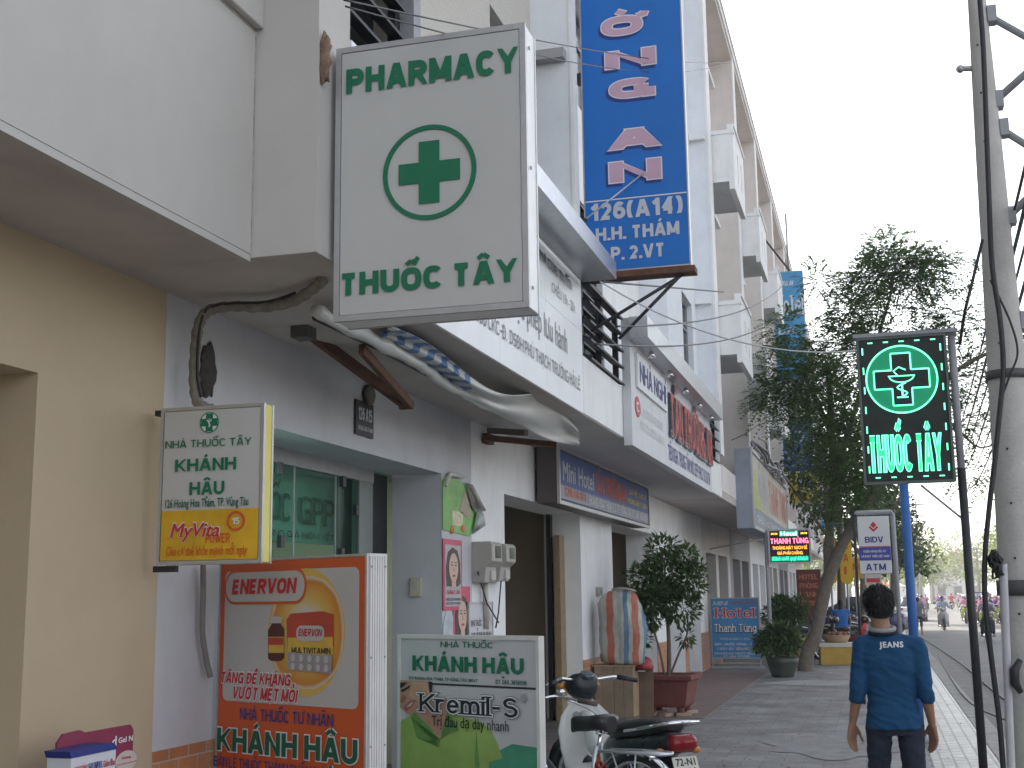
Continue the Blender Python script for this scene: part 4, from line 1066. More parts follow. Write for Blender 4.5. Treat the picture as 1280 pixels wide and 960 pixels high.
# ---------------------------------------- free-standing boards
def facing(loc_l, loc_r):
    d = Vector(loc_r)-Vector(loc_l); return atan2(d.y, d.x), d.length
# tall orange display box
l, r = onY(275, 707, 6.70), onY(461, 692, 6.18)
rz, wd = facing(l, r)
T = thing('orange_display_box', 'tall orange advertising box with a medicine bottle picture by the shopfront', 'display', (l.x, l.y, .0), rz)
wd = .985*wd/ (wd) * wd
Ht = 1.885; D_ = .145
obj('casing', bx(0, wd, .012, D_, .04, Ht), M_SIDE, T)
obj('face', bx(.012, wd-.012, .004, .0115, .05, Ht-.012), M_ORNG, T)
bm = NB(); framebars(bm, -.004, wd+.004, .036, Ht+.004, .0, .02, .014); obj('frame', bm, M_FRAME, T)
bm = NB()
for k in range(7): box(bm, wd+.004, wd+.010, .022+k*.0175, .034+k*.0175, .05, Ht-.01)
box(bm, wd+.0005, wd+.004, .014, D_+.004, .04, Ht+.004)
obj('ribbed_side', bm, mat('ribbed white side', (.66,.64,.63), .5, .06, 6, dirt=.3, dirtcol=(.35,.32,.3), streak=True), T)
bm = NB()
for zz in (.4, .9, 1.35, 1.82):
    for yy in (.03, .13): ball(bm, (wd+.010, yy, zz), .006, 6, 5)
obj('rivet', bm, M_GREYM, T)
P = lambda x, y: px_in(T, x, y)
bl = P(272, 884); tr = P(457, 704)
M_OFFW = mat('offwhite print', (.47,.46,.45), .4, .05, 2)
x0, x1 = .055, wd-.055
z0 = P(360, 881)[1]; z1 = Ht-.065
flat(T, 'white_panel', rrect(x0, x1, z0, z1, .04), .002, M_OFFW)
# glowing orange ring print
def halo(T, cx, cz, r0, r1, m, y, n=48, rx=1.0):
    bm = NB(); o = disc_pts(cx, cz, r1*rx, r1, n); i = disc_pts(cx, cz, r0*rx, r0, n)
    O = [bm.verts.new((x, y, z)) for x, z in o]; I = [bm.verts.new((x, y, z)) for x, z in i]
    for k in range(n): bm.faces.new((O[k], O[(k+1)%n], I[(k+1)%n], I[k]))
    return obj('printed_ring', bm, m, T)
def radial(key, c0, c1, c2, cx, cz, r, inner=.5):
    """a printed ring whose ink goes from yellow to orange and fades out to the paper"""
    if key in MATS: return MATS[key]
    m = bpy.data.materials.new(key); m.use_nodes = True; t = m.node_tree; N = t.nodes; L = t.links
    tc = N.new('ShaderNodeTexCoord'); mp = N.new('ShaderNodeMapping'); mp.inputs['Location'].default_value = (-cx, 0, -cz)
    L.new(tc.outputs['Object'], mp.inputs['Vector'])
    sp = N.new('ShaderNodeSeparateXYZ'); L.new(mp.outputs[0], sp.inputs[0]); cb = N.new('ShaderNodeCombineXYZ')
    L.new(sp.outputs[0], cb.inputs[0]); L.new(sp.outputs[2], cb.inputs[2])
    ln = N.new('ShaderNodeVectorMath'); ln.operation = 'LENGTH'; L.new(cb.outputs[0], ln.inputs[0])
    dv = N.new('ShaderNodeMath'); dv.operation = 'DIVIDE'; dv.inputs[1].default_value = r; L.new(ln.outputs['Value'], dv.inputs[0])
    n = N.new('ShaderNodeTexNoise'); n.inputs['Scale'].default_value = 3.5; L.new(tc.outputs['Object'], n.inputs['Vector'])
    ad = N.new('ShaderNodeMath'); ad.operation = 'MULTIPLY_ADD'; ad.inputs[1].default_value = .22; L.new(n.outputs['Fac'], ad.inputs[0]); L.new(dv.outputs[0], ad.inputs[2])
    rp = N.new('ShaderNodeValToRGB'); e = rp.color_ramp.elements
    e[0].position = inner; e[0].color = (*c0, 1); e[1].position = 1.1; e[1].color = (*c0, 1)
    for p, c in ((inner+.22, c1), (.93, c2), (1.02, c1)):
        q = e.new(p); q.color = (*c, 1)
    L.new(ad.outputs[0], rp.inputs['Fac']); L.new(rp.outputs['Color'], N['Principled BSDF'].inputs['Base Color']); N['Principled BSDF'].inputs['Roughness'].default_value = .4
    MATS[key] = m; return m
hx, hz = P(382, 790); hr = (z1-z0)*.47
halo(T, hx, hz, .0, hr*1.0, radial('orange glow print', (.56,.55,.52), (.60,.42,.10), (.56,.22,.02), hx, hz, hr, .42), -.0008, rx=.92)
bl2 = P(282, 755); tr2 = P(383, 711)
x0, zz0 = P(281, 756); x1, zz1 = P(384, 709)
flat(T, 'logo_plate', rrect(x0, x1, zz0, zz1, (zz1-zz0)*.48, 8), -.0015, M_ORNG)
flat(T, 'logo_plate', rrect(x0+.016, x1-.016, zz0+.016, zz1-.016, (zz1-zz0)*.40, 8), -.004, M_OFFW)
letpx(T, 'ENERVON', 291, 743, 371, 722, M_REDL, weight=.07, shear=.15, y=-.008)
# box, bottle and blister print
def quad(T, name, pts, m, y): return flat(T, name, [P(*p) for p in pts], y, m)
M_REDP = mat('red carton print', (.44,.06,.03), .4, .1, 4); M_YELP = mat('yellow carton print', (.60,.40,.06), .4, .1, 4)
quad(T, 'carton', [(360,811),(418,808),(418,768),(405,764),(364,767),(359,775)], M_REDP, -.004)
quad(T, 'carton', [(361,820),(417,818),(417,796),(361,797)], M_YELP, -.0065)
x0, zz0 = P(372, 801); x1, zz1 = P(407, 782)
flat(T, 'logo_plate', rrect(x0, x1, zz0, zz1, (zz1-zz0)*.47, 6), -.009, M_OFFW)
letpx(T, 'ENERVON', 375, 795, 404, 786, M_REDL, weight=.03, shear=.15, y=-.0125)
letpx(T, 'MULTIVITAMIN', 366, 816, 415, 810, M_BLK, weight=.03, y=-.010)
quad(T, 'blister', [(361,836),(415,842),(417,819),(362,815)], mat('blister foil', (.36,.35,.37), .35, .1, 5, metal=.4), -.009)
for k in range(5):
    for j in range(2):
        x, z = P(368+k*10.4, 822+j*11+k*.6)
        flat(T, 'tablet', disc_pts(x, z, .017, .019, 12), -.0115, M_OFFW)
M_BOT = mat('brown bottle print', (.085,.022,.015), .35, .2, 6)
quad(T, 'bottle', [(336,823),(340,826),(352,826),(356,822),(356,786),(352,781),(351,777),(341,777),(340,781),(336,788)], M_BOT, -.004)
quad(T, 'bottle_cap', [(340,779),(353,779),(354,772),(347,770),(339,772)], M_OFFW, -.0065)
quad(T, 'bottle_label', [(337,816),(356,816),(356,796),(337,796)], M_YELP, -.0065)
quad(T, 'bottle_label', [(337,806),(356,806),(356,797),(337,797)], M_REDP, -.009)
letpx(T, 'TĂNG ĐỀ KHÁNG', 276, 853, 364, 843, M_WLET, weight=.05, grow=.006, shear=.2, y=-.004)
letpx(T, 'TĂNG ĐỀ KHÁNG', 276, 853, 364, 843, M_REDL, weight=.05, shear=.2, y=-.007)
letpx(T, 'VƯỢT MỆT MỎI', 291, 873, 372, 862, M_WLET, weight=.05, grow=.006, shear=.2, y=-.004)
letpx(T, 'VƯỢT MỆT MỎI', 291, 873, 372, 862, M_REDL, weight=.05, shear=.2, y=-.007)
letpx(T, 'NHÀ THUỐC TƯ NHÂN', 300, 899, 417, 893, M_NAVY, weight=.012, y=-.003)
letpx(T, 'KHÁNH HẬU', 272, 937, 448, 925, M_WLET, w=.26, grow=.007, y=-.002)
letpx(T, 'KHÁNH HẬU', 272, 937, 448, 925, M_DGREEN, w=.26, y=-.006)
letpx(T, 'BÁN LẺ THUỐC THÀNH PHẨM DƯỢC PHẨM', 268, 957, 450, 965, M_NAVY, weight=.012, y=-.003)
bm = NB()
for xx in (.05, wd-.10):
    box(bm, xx, xx+.05, -.08, .22, 0, .038)
obj('foot', bm, M_GREYM, T)

# white board with a man in a green shirt
l, r = onY(498, 790, 8.25), onY(673, 800, 7.72)
rz, wd = facing(l, r)
Hb = (l.z+r.z)/2
T = thing('white_display_board', 'white advertising board with a man in a green polo shirt by the bicycle', 'display', (l.x, l.y, 0), rz)
obj('backing', bx(.006, wd-.006, .012, .04, .06, Hb), M_GREYM, T)
obj('face', bx(.012, wd-.012, .004, .0115, .07, Hb-.012), mat('white board print', (.50,.49,.505), .4, .04, 2), T)
bm = NB(); framebars(bm, -.004, wd+.004, .05, Hb+.004, -.006, .05, .026); obj('frame', bm, mat('white board frame', (.62,.60,.57), .5, .06, 8, dirt=.3, dirtcol=(.3,.24,.18)), T)
P = lambda x, y: px_in(T, x, y)
letpx(T, 'NHÀ THUỐC', 551, 809, 617, 803, M_GREEN, weight=.015)
letpx(T, 'KHÁNH HẬU', 516, 838, 655, 823, M_GREEN, w=.29)
letpx(T, '101 HOÀNG HOA THÁM, TP VŨNG TÀU, BRVT', 511, 849, 598, 849, M_DGREEN, weight=.03)
letpx(T, 'ĐT: 064. 3858596', 620, 855, 659, 851, M_DGREEN, weight=.03)
za = P(586, 857)[1]
obj('rule', bx(.03, wd-.03, .0, .0038, za-.006, za+.006), M_BLK, T)
zt = za-.012
def quadc(name, pts, m, y): 
    q = [P(*p) for p in pts]; q = [(min(max(x, .026), wd-.026), z) for x, z in q]
    return flat(T, name, q, y, m)
M_GP = mat('green polo print', (.26,.38,.10), .5, .25, 3.5); M_GP2 = mat('dark green polo print', (.12,.26,.07), .5, .2, 4)
quadc('printed_background', [(500,975),(675,985),(675,935),(640,930),(600,950),(560,975)], mat('sea green print', (.06,.28,.17), .5, .3, 2.0), .0025)
quadc('printed_shirt', [(498,1000),(498,901),(509,897),(517,890),(535,884),(560,884),(580,897),(600,902),(612,911),(622,930),(628,948),(612,953),(604,1000)], M_GP, .0005)
quadc('printed_neck', [(519,891),(524,870),(558,872),(560,886),(551,924),(540,912)], M_SKIN1, -.0016)
quadc('printed_collar', [(514,896),(519,890),(540,912),(549,934),(551,924),(535,926),(522,922)], M_GP2, -.0036)
quadc('printed_collar', [(551,924),(560,887),(574,913),(562,917)], M_GP2, -.0036)
quadc('printed_face', [(500,850),(500,884),(510,892),(521,896),(530,893),(538,882),(541,868),(540,852)], M_SKIN1, -.0030)
quadc('printed_cheek', [(516,852),(512,870),(520,876),(534,876),(540,866),(540,853)], mat('printed warm skin tone', (.52,.31,.22), .5, .1, 9), -.0045)
quadc('printed_hair', [(536,852),(541,852),(541,864),(538,866)], M_BLK, -.0052)
quadc('printed_hair', [(499,853),(510,853),(505,858),(499,860)], M_BLK, -.0052)
quadc('printed_brow', [(500,863),(509,859),(514,856),(512,860),(504,865)], M_BLK, -.0055)
quadc('printed_nose', [(504,868),(509,872),(505,879),(500,877)], mat('printed shade skin', (.30,.15,.10), .5, .1, 6), -.0055)
quadc('printed_mouth', [(505,884),(513,876),(521,874),(517,882),(509,889)], mat('printed lip', (.36,.12,.10), .5, .1, 6), -.0058)
quadc('printed_teeth', [(509,884),(514,879),(518,877),(515,882)], M_OFFW, -.008)
quadc('printed_fold', [(596,915),(599,950),(603,1000),(599,1000),(594,950)], M_GP2, -.003)
# slab serif product name built of the letters plus their serifs
def serif_word(xl, yb, xr, yt, s, m, wgt, y, shrink=0):
    o = letpx(T, s, xl, yb, xr, yt, m, weight=wgt, y=y)
    return o
letpx(T, 'Kremil-S', 526, 889, 649, 873, M_BLK, w=.17, serif=1.25, grow=.011, y=-.0095)
letpx(T, 'Kremil-S', 526, 889, 649, 873, M_WLET, w=.17, serif=1.25, grow=.008, y=-.0115)
letpx(T, 'Kremil-S', 526, 889, 649, 873, M_BLK, w=.17, serif=1.25, y=-.0135)
x, z = P(655.5, 873); flat(T, 'badge', disc_pts(x, z, .026), -.004, M_GREYM)
letpx(T, 'Trị đau dạ dày nhanh', 541, 907, 637, 901, M_BLK, weight=.004, y=-.010)
bm = NB()
for xx in (.06, wd-.10): box(bm, xx, xx+.035, -.03, .30, 0, .05)
obj('foot', bm, M_GREYM, T)

# carton and card at the bottom left
T = thing('display_card', 'crimson standing display card against the cream wall behind a white carton', 'display', (-3.46, onX(72,930,-3.46).y, 0), pi/2)
M_CRIM = mat('crimson card print', (.24,.035,.075), .45, .12, 3)
bm = NB(); prism(bm, [(0,.72),(0,1.05),(.04,1.085),(.16,1.09),(.2,1.075),(.56,1.075),(.585,1.05),(.585,.72)], 0, .012); obj('card', bm, M_CRIM, T)
bm = NB(); prism(bm, [(0.01,.0),(.01,.72),(.57,.72),(.57,.0)], .002, .010); obj('stand', bm, M_SIDE, T)
letpx(T, 'd', 139, 933, 145, 920, M_WLET, weight=.03); letpx(T, 'Gel N', 147, 929, 165, 919, M_WLET, weight=.03)
x, z = P2 = px_in(T, 157, 951); flat(T, 'printed_oval', disc_pts(x, z, .088, .047), -.002, mat('pale pink print', (.55,.45,.42), .5, .1, 5))
letpx(T, 'Không', 151, 949, 162, 944, M_REDL, weight=.01, y=-.006); letpx(T, 'Corticosteroid', 145, 957, 169, 950, M_REDL, weight=.01, y=-.006)
T = thing('medicine_carton', 'white standing medicine carton with a dark blue top in front of the crimson card', 'carton', (-3.36, onX(82,938,-3.36).y, 0), pi/2)
MC = mat('white carton print', (.56,.56,.60), .45, .05, 3)
obj('carton', bx(0, .33, -.03, .09, .38, 1.0), MC, T, bevel=.003)
obj('plinth', bx(.01, .32, -.02, .08, 0, .379), M_SIDE, T)
bm = NB(); prism(bm, [(-.02,1.03),(.31,1.03),(.335,1.002),(-.005,1.002)], -.034, .092); obj('blue_top', bm, M_NAVY, T)
lettering(T, 'CAO DÁN', .025, .935, .11, .962, M_REDL, weight=.02, y=-.034); lettering(T, 'SALONPAS', .12, .935, .22, .965, M_NAVY, weight=.03, y=-.034); lettering(T, 'Giảm Đau', .23, .935, .32, .962, M_REDL, weight=.02, y=-.034)
lettering(T, 'GIÚP GIẢM ĐAU, KHÁNG VIÊM', .03, .905, .22, .918, M_NAVY, weight=.01, y=-.034)
lettering(T, 'CÁC CƠN ĐAU CƠ', .03, .88, .18, .893, M_NAVY, weight=.01, y=-.034)
flat(T, 'red_disc', disc_pts(.265, .875, .045), -.033, M_REDL); lettering(T, 'GIẢM ĐAU', .23, .865, .30, .885, M_YEL, weight=.01, y=-.037)
flat(T, 'printed_figure', rrect(.20, .315, .62, .87, .04), -.0305, M_YEL, .0015)

# blue hotel board on legs
T = thing('blue_hotel_board', 'standing light blue hotel board with pale lettering beside the tiled wall corner', 'sign', (-3.72, 29.4, 0), radians(-3))
MB_ = mat('sky blue print', (.06,.25,.50), .45, .18, 1.2)
obj('panel', bx(0, 1.10, 0, .05, .22, 1.56), MB_, T)
bm = NB(); framebars(bm, -.015, 1.115, .205, 1.575, -.008, .055, .025)
for xx in (-.01, 1.08): box(bm, xx, xx+.03, .0, .05, 0, .20)
box(bm, -.05, 1.15, -.15, .25, .0, .03); box(bm, .02, 1.08, .01, .04, .09, .12)
obj('frame', bm, M_FRAME, T)
lettering(T, 'MINI', .05, 1.40, .38, 1.50, M_LGREY, weight=.01, shear=.3); lettering(T, 'KARAOKE 24H', .48, 1.43, 1.05, 1.49, M_REDL, weight=.01)
lettering(T, 'Hotel', .10, 1.12, 1.00, 1.34, M_WLET, w=.15, serif=1.2, grow=.010, y=-.002); lettering(T, 'Hotel', .10, 1.12, 1.00, 1.34, M_REDL, w=.15, serif=1.2, y=-.004)
lettering(T, 'Thanh Tùng', .06, .79, 1.03, .98, M_BLK, w=.17, serif=1.1, grow=.012, y=-.002); lettering(T, 'Thanh Tùng', .06, .80, 1.03, .985, M_WLET, w=.17, serif=1.1, y=-.004)
lettering(T, 'PHÒNG MÁY LẠNH', .2, .62, .9, .67, M_LGREY, weight=.01)
lettering(T, 'WIFI - NƯỚC NÓNG - CÁP', .06, .50, 1.04, .555, M_WLET, weight=.01)
lettering(T, '( ĐẦY ĐỦ TIỆN NGHI )', .12, .40, .98, .455, M_WLET, weight=.01)
lettering(T, '130A HOÀNG HOA THÁM, P2, VŨNG TÀU', .05, .30, 1.05, .345, M_WLET, weight=.01)
lettering(T, 'ĐT: 064.3511788', .25, .24, .85, .28, M_WLET, weight=.01)

# upright hotel sign and others down the row
T = lightbox('upright_hotel_sign', 'light blue upright hotel sign high on the row beside the treetop', 'sign', (-2.54, 38.0, 8.0), 0, .92, 3.35, .18, face=mat('light blue print', (.07,.33,.62), .45, .12, 1.0), side=M_SIDE, fw=.02)
lettering(T, 'PHƯƠNG AN', .08, 2.9, .60, 3.05, M_WLET, weight=.03, shear=.3)
lettering(T, 'Hotel', .06, 1.98, .88, 2.62, M_WLET, w=.13, serif=1.2); lettering(T, 'Đ/C:', .1, 1.4, .8, 1.6, M_WLET, weight=.02)
bm = NB(); tube(bm, [(.55,.1,3.36),(-.25,-1.2,4.35)], .03, 6); obj('stay', bm, M_BLACKM, T)
bm = NB(); tube(bm, [(.5,.1,3.36),(.5,.1,5.2)], .035, 6); obj('mast', bm, M_FRAME, T)
T = lightbox('blue_shop_sign', 'deep blue projecting sign with a pale swirl under the tree crown', 'sign', (-2.66, 40.0, 5.4), 0, .95, 1.75, .16, face=mat('deep blue print', (.02,.10,.32), .45, .15, 1.5), fw=.02)
obj('swirl', ringmesh(NB(), .47, 1.1, .27, .2, .07, -.004, .003), M_LGREY, T)
lettering(T, '127 BÀ TRIỆU - P1', .1, .56, .85, .66, M_WLET, weight=.02); lettering(T, '(0903) 961 0333', .2, .38, .75, .47, M_WLET, weight=.02)
lettering(T, 'NHẬN ĐẶT TIỆC', .1, .16, .85, .24, M_LGREY, weight=.01)
T = lightbox('sandal_sign', 'square yellow sign picturing a pair of sandals, hung below the deep blue sign', 'sign', (-2.60, 42.0, 4.55), 0, .98, 1.16, .12, face=mat('mustard print', (.50,.40,.08), .5, .12, 3), side=M_PYEL, fw=.02)
for cx in (.38, .66):
    flat(T, 'printed_sandal', [(cx+(.10+.015*sin(3*a))*cos(a)*(1+.25*sin(a)), .65+.27*sin(a)) for a in [2*pi*k/20 for k in range(20)]], .001, M_BLK)
    flat(T, 'printed_dot', disc_pts(cx, .45, .045), -.0015, M_WLET)
    flat(T, 'printed_strap', disc_pts(cx, .74, .05, .08), -.0015, M_LGREY)
lettering(T, 'SANDAL', .25, .10, .78, .19, M_RO, weight=.03)
lettering(T, 'GIÀY', .90, .62, 1.18, .72, M_GREYL, weight=.02, rot=pi/2, y=-.003)
T = lightbox('pink_sign', 'pink and white flower print sign partly behind the sandal sign', 'sign', (-1.75, 45.0, 3.85), 0, .55, 2.1, .12, face=mat('mottled pink print', (.55,.32,.46), .5, .5, 9), fw=.02)
obj('blue_band', bx(.02,.53,-.001,.003,.03,.55), mat('light blue print', (.07,.33,.62)), T)
lettering(T, 'CÁT TIÊN', .06, .25, .48, .36, M_WLET, weight=.02)
def upright_yellow(x, y, z, txt, label):
    T = thing('yellow_sign', label, 'sign', (x, y, z), 0, 'yellow rounded signs by the leaning tree')
    bm = NB(); prism(bm, rrect(0, .34, 0, 1.35, .14, 6), 0, .10); obj('panel', bm, mat('sign yellow', (.70,.42,.02), .45, .06, 4), T)
    for k, c in enumerate(txt): lettering(T, c, .10, .98-k*.36, .24, 1.2-k*.36, M_RO, weight=.04)
    obj('pole', tb([(.17,.05,-z),(.17,.05,-.002)], .03, 8), M_GREYM, T)
    return T
upright_yellow(-1.42, 37.0, 1.9, 'HẢI', 'yellow rounded upright sign, the left one of the pair behind the leaning trunk')
upright_yellow(-.98, 37.0, 1.9, 'NAI', 'yellow rounded upright sign, the right one of the pair behind the leaning trunk')
T = lightbox('red_hotel_sign', 'dark red standing sign with pale letters behind the glowing hotel sign', 'sign', (-2.15, 36.0, .95), 0, .66, 1.35, .1, face=mat('dark red print', (.16,.03,.025), .5, .15, 3), side=M_BROWN, frame=M_BROWN, fw=.02)
for k, s in enumerate(('HOTEL', 'PHÒNG', 'LẠNH', '150.000Đ')): lettering(T, s, .08, 1.08-k*.24, .58, 1.22-k*.24, mat('dull orange print', (.50,.20,.10), .5, .1, 5), weight=.03)
obj('stand', bx(.04,.62,.02,.08,-.95,-.01), M_BROWN, T)
T = lightbox('red_white_notice', 'red and white notice on a post just left of the walking man’s head', 'sign', (-.40, 46.0, 1.9), 0, .55, .95, .08, face=M_PANEL, fw=.02)
for k in range(3): obj('red_band', bx(.05,.5,-.001,.003,.10+k*.28,.24+k*.28), M_REDL, T)
obj('pole', tb([(.27,.05,-1.9),(.27,.05,-.003)], .03, 8), M_GREYM, T)
T = lightbox('orange_shop_sign', 'small orange and yellow sign seen under the bank sign', 'sign', (-1.05, 47.0, 2.15), 0, .6, .75, .08, face=mat('amber print', (.65,.33,.03), .5, .1, 3), fw=.02)
lettering(T, 'ẢNH', .1, .3, .5, .55, M_REDL, weight=.04)
obj('pole', tb([(.3,.05,-2.15),(.3,.05,-.003)], .03, 8), M_GREYM, T)

# ---------------------------------------- notices on the pier between the doorways
T = thing('house_number_plate', 'small black house number plate above the pharmacy shopfront', 'plate', (XW+.02, 8.99, 2.99), pi/2)
a = onX(445, 513, XW+.02); b = onX(467, 552, XW+.02)
T.location = (XW+.02, a.y, b.z+.02)
wp = b.y-a.y; hp = .27
obj('plate', bx(0, wp, 0, .012, 0, hp), M_BLK, T, bevel=.003)
lettering(T, '126 A15', wp*.12, .12, wp*.88, .22, M_LGREY, weight=.03); lettering(T, 'HOÀNG HOA THÁM', wp*.1, .04, wp*.9, .075, M_LGREY, weight=.01)
T = thing('wall_bell', 'round dark alarm bell above the house number plate', 'bell', (XW+.0, onX(457,494,XW).y, onX(457,494,XW).z), 0)
obj('gong', tb([(.02,0,0),(.05,0,0),(.065,0,0)], [.085,.08,.05], 20), mat('dull brass', (.13,.115,.09), .5, .15, 8, metal=.3), T); obj('base', tb([(0,0,0),(.02,0,0)], .06, 16), M_BLACKM, T)
# green poster with curled corners
a = onX(552, 594, XW); b = onX(596, 672, XW)
T = thing('green_poster', 'torn green poster with curling corners high on the pier', 'poster', (XW+.004, a.y, b.z), pi/2)
pw, ph = b.y-a.y, a.z-b.z
M_GPO = mat('green poster print', (.13,.36,.06), .4, .35, 4); M_PB = mat('poster back', (.55,.53,.50), .45, .08, 6)
bm = NB(); prism(bm, [(0,.03),(.0,ph-.05),(.12,ph),(pw*.62,ph-.02),(pw*.75,ph*.60),(pw*.97,ph*.52),(pw*.95,ph*.30),(pw*.90,.08),(pw*.75,.0)], -.006, -.001); obj('sheet', bm, M_GPO, T)
bm = NB(); prism(bm, [(pw*.45,ph*.42),(pw*.78,ph*.30),(pw*.80,ph*.52),(pw*.60,ph*.82)], -.009, -.0065); obj('torn_patch', bm, mat('torn paper', (.42,.36,.27), .8, .2, 12), T)
bm = NB(); tube(bm, [(.01,-.03,ph-.10),(.12,-.035,ph+.02),(pw*.5,-.03,ph+.03)], [.014,.022,.018], 10); obj('curl', bm, M_PB, T)
bm = NB(); loft(bm, [[Vector((pw*.60,-.02,ph*.97)), Vector((pw*.74,-.05,ph*.95)), Vector((pw*.66,-.01,ph*.9))], [Vector((pw*.78,-.03,ph*.52)), Vector((pw*1.02,-.09,ph*.50)), Vector((pw*.95,-.01,ph*.45))]]); obj('curl', bm, M_PB, T)
bm = NB(); loft(bm, [[Vector((pw*.78,-.02,.02)), Vector((pw*1.06,-.07,.12)), Vector((pw*.95,-.012,.16))], [Vector((pw*.92,-.03,.26)), Vector((pw*1.0,-.07,.24)), Vector((pw*.98,-.012,.24))]]); obj('curl', bm, mat('poster back, greenish', (.46,.54,.50), .4, .1, 6), T)
obj('printed_box', bx(pw*.25,pw*.55,-.009,-.0062,ph*.16,ph*.42), mat('white and yellow print', (.58,.55,.35), .5, .3, 20), T)
for u, v_ in ((.55,.13),(.25,.08)): obj('printed_fruit', ball(NB(), (pw*u,-.008,ph*v_), (.055,.004,.04)), M_RO, T)
def portrait(T, x0, x1, z0, z1, y, hair=None):
    """a plain printed woman's portrait"""
    w_, h_ = x1-x0, z1-z0
    flat(T, 'printed_hair', [(x0+w_*u, z0+h_*v) for u, v in ((.05,.02),(.02,.5),(.15,.85),(.45,.98),(.78,.9),(.95,.6),(.98,.1),(.8,.02))], y, mat('printed dark hair', (.05,.035,.03), .5, .2, 8), .002)
    flat(T, 'printed_face', [(x0+w_*(.5+.30*cos(a)), z0+h_*(.48+.36*sin(a))) for a in [2*pi*k/22 for k in range(22)]], y-.003, M_SKIN2, .002)
    flat(T, 'printed_neck', [(x0+w_*u, z0+h_*v) for u, v in ((.38,.0),(.38,.2),(.64,.2),(.66,.0))], y-.0025, M_SKIN2, .0015)
    for u in (.38, .63):
        flat(T, 'printed_eye', disc_pts(x0+w_*u, z0+h_*.54, w_*.055, h_*.02, 10), y-.0055, M_BLK, .0015)
        flat(T, 'printed_brow', disc_pts(x0+w_*u, z0+h_*.61, w_*.075, h_*.012, 10), y-.0055, M_BLK, .0015)
    flat(T, 'printed_mouth', disc_pts(x0+w_*.51, z0+h_*.28, w_*.10, h_*.03, 12), y-.0055, M_REDL, .0015)
    flat(T, 'printed_nose', [(x0+w_*.50, z0+h_*.52),(x0+w_*.56, z0+h_*.39),(x0+w_*.48, z0+h_*.38)], y-.005, M_SKIN1, .001)
M_HOTP = mat('hot pink print', (.56,.06,.13), .45, .08, 3)
a = onX(552, 673, XW); b = onX(576, 762, XW)
T = thing('pink_poster', 'hot pink bordered portrait poster beside the meter boxes', 'poster', (XW+.012, a.y, b.z), pi/2)
pw, ph = b.y-a.y, a.z-b.z
obj('sheet', bx(0,pw,-.003,.006,0,ph), M_HOTP, T); obj('printed_field', bx(pw*.08,pw*.92,-.006,-.0032,ph*.05,ph*.92), mat('grey print', (.42,.40,.42), .5, .12, 5), T)
portrait(T, pw*.1, pw*.9, ph*.32, ph*.9, -.007)
lettering(T, 'GIẢM CÂN', pw*.15, ph*.22, pw*.85, ph*.28, M_REDL, weight=.03, y=-.008); lettering(T, 'HIỆU QUẢ NHANH', pw*.12, ph*.13, pw*.88, ph*.17, M_BLK, weight=.01, y=-.008); lettering(T, 'AN TOÀN TỰ NHIÊN', pw*.12, ph*.075, pw*.88, ph*.11, M_BLK, weight=.01, y=-.008)
a = onX(568, 733, XW); b = onX(587, 800, XW)
T = thing('torn_pink_poster', 'second pink portrait poster, partly covered by the framed notice', 'poster', (XW+.006, a.y-.06, b.z), pi/2)
pw, ph = .06+b.y-a.y, a.z-b.z
obj('sheet', bx(0,pw,-.003,.003,0,ph), M_HOTP, T); portrait(T, 0.04, pw*.92, ph*.08, ph*.86, -.005)
a = onX(551, 762, XW)
T = thing('torn_notice', 'crumpled pale blue and white paper scrap stuck low on the pier', 'notice', (XW+.004, a.y+.03, 1.25), pi/2)
bm = NB(); prism(bm, [(0,0),(.02,.18),(.10,.28),(.30,.24),(.33,.1),(.30,0)], -.004, .0); obj('sheet', bm, mat('crumpled paper', (.46,.50,.52), .6, .25, 9, .5, 12), T)
a = onX(586, 754, XW+.03); b = onX(616, 795, XW+.03)
T = thing('framed_notice', 'small white framed notice with dark letters below the meter boxes', 'notice', (XW+.03, a.y, 1.18), pi/2)
pw, ph = b.y-a.y, a.z-1.18
obj('sheet', bx(0,pw,.0,.02,0,ph), MC, T); bm = NB(); framebars(bm, -.01, pw+.01, -.01, ph+.01, -.006, .022, .025); obj('frame', bm, M_FRAME, T)
lettering(T, 'NHÀ THUỐC', .06, ph-.22, pw*.5, ph-.16, M_BLK, weight=.01); lettering(T, 'KHÁNH HẬU', .07, ph-.42, pw-.07, ph-.28, M_BLK, weight=.03); lettering(T, 'Hàng thuốc Tân dược - Tốt bổ', .1, ph-.48, pw-.08, ph-.45, M_BLK, weight=.0)
flat(T, 'printed_figure', disc_pts(pw*.78, ph-.14, .06, .09, 14), -.001, mat('olive print', (.30,.32,.08)))
def meter(px, py, px1, py1, label):
    a = onX(px, py, XW+.0); b = onX(px1, py1, XW+.0)
    T = thing('electric_meter', label, 'meter box', (XW, (a.y+b.y)/2, b.z), pi/2, 'meter boxes on the pier')
    h = a.z-b.z; w2 = .17
    MM = mat('grey plastic meter box', (.38,.36,.33), .5, .07, 5, dirt=.2, dirtcol=(.22,.2,.17))
    bm = NB(); prism(bm, [(0,0),(0,h),(.19,h),(.21,h-.03),(.21,h*.52),(.15,h*.38),(.13,.0)], -w2, w2)
    for v in bm.verts:
        x, y, z = v.co; v.co = Vector((y, -x, z))
    obj('housing', bm, MM, T, bevel=.008)
    obj('dial_window', bx(-.06,.12,-.215,-.2,h*.60,h*.90), M_GLASSD, T)
    obj('cover_plate', bx(-.03,.12,-.16,-.12,h*.06,h*.30), mat('pale grey plastic', (.45,.43,.41), .5, .05, 6), T)
meter(588, 677, 604, 729, 'grey electric meter box, the one nearer the pink poster')
meter(608, 680, 621, 727, 'grey electric meter box, the one nearer the second doorway')
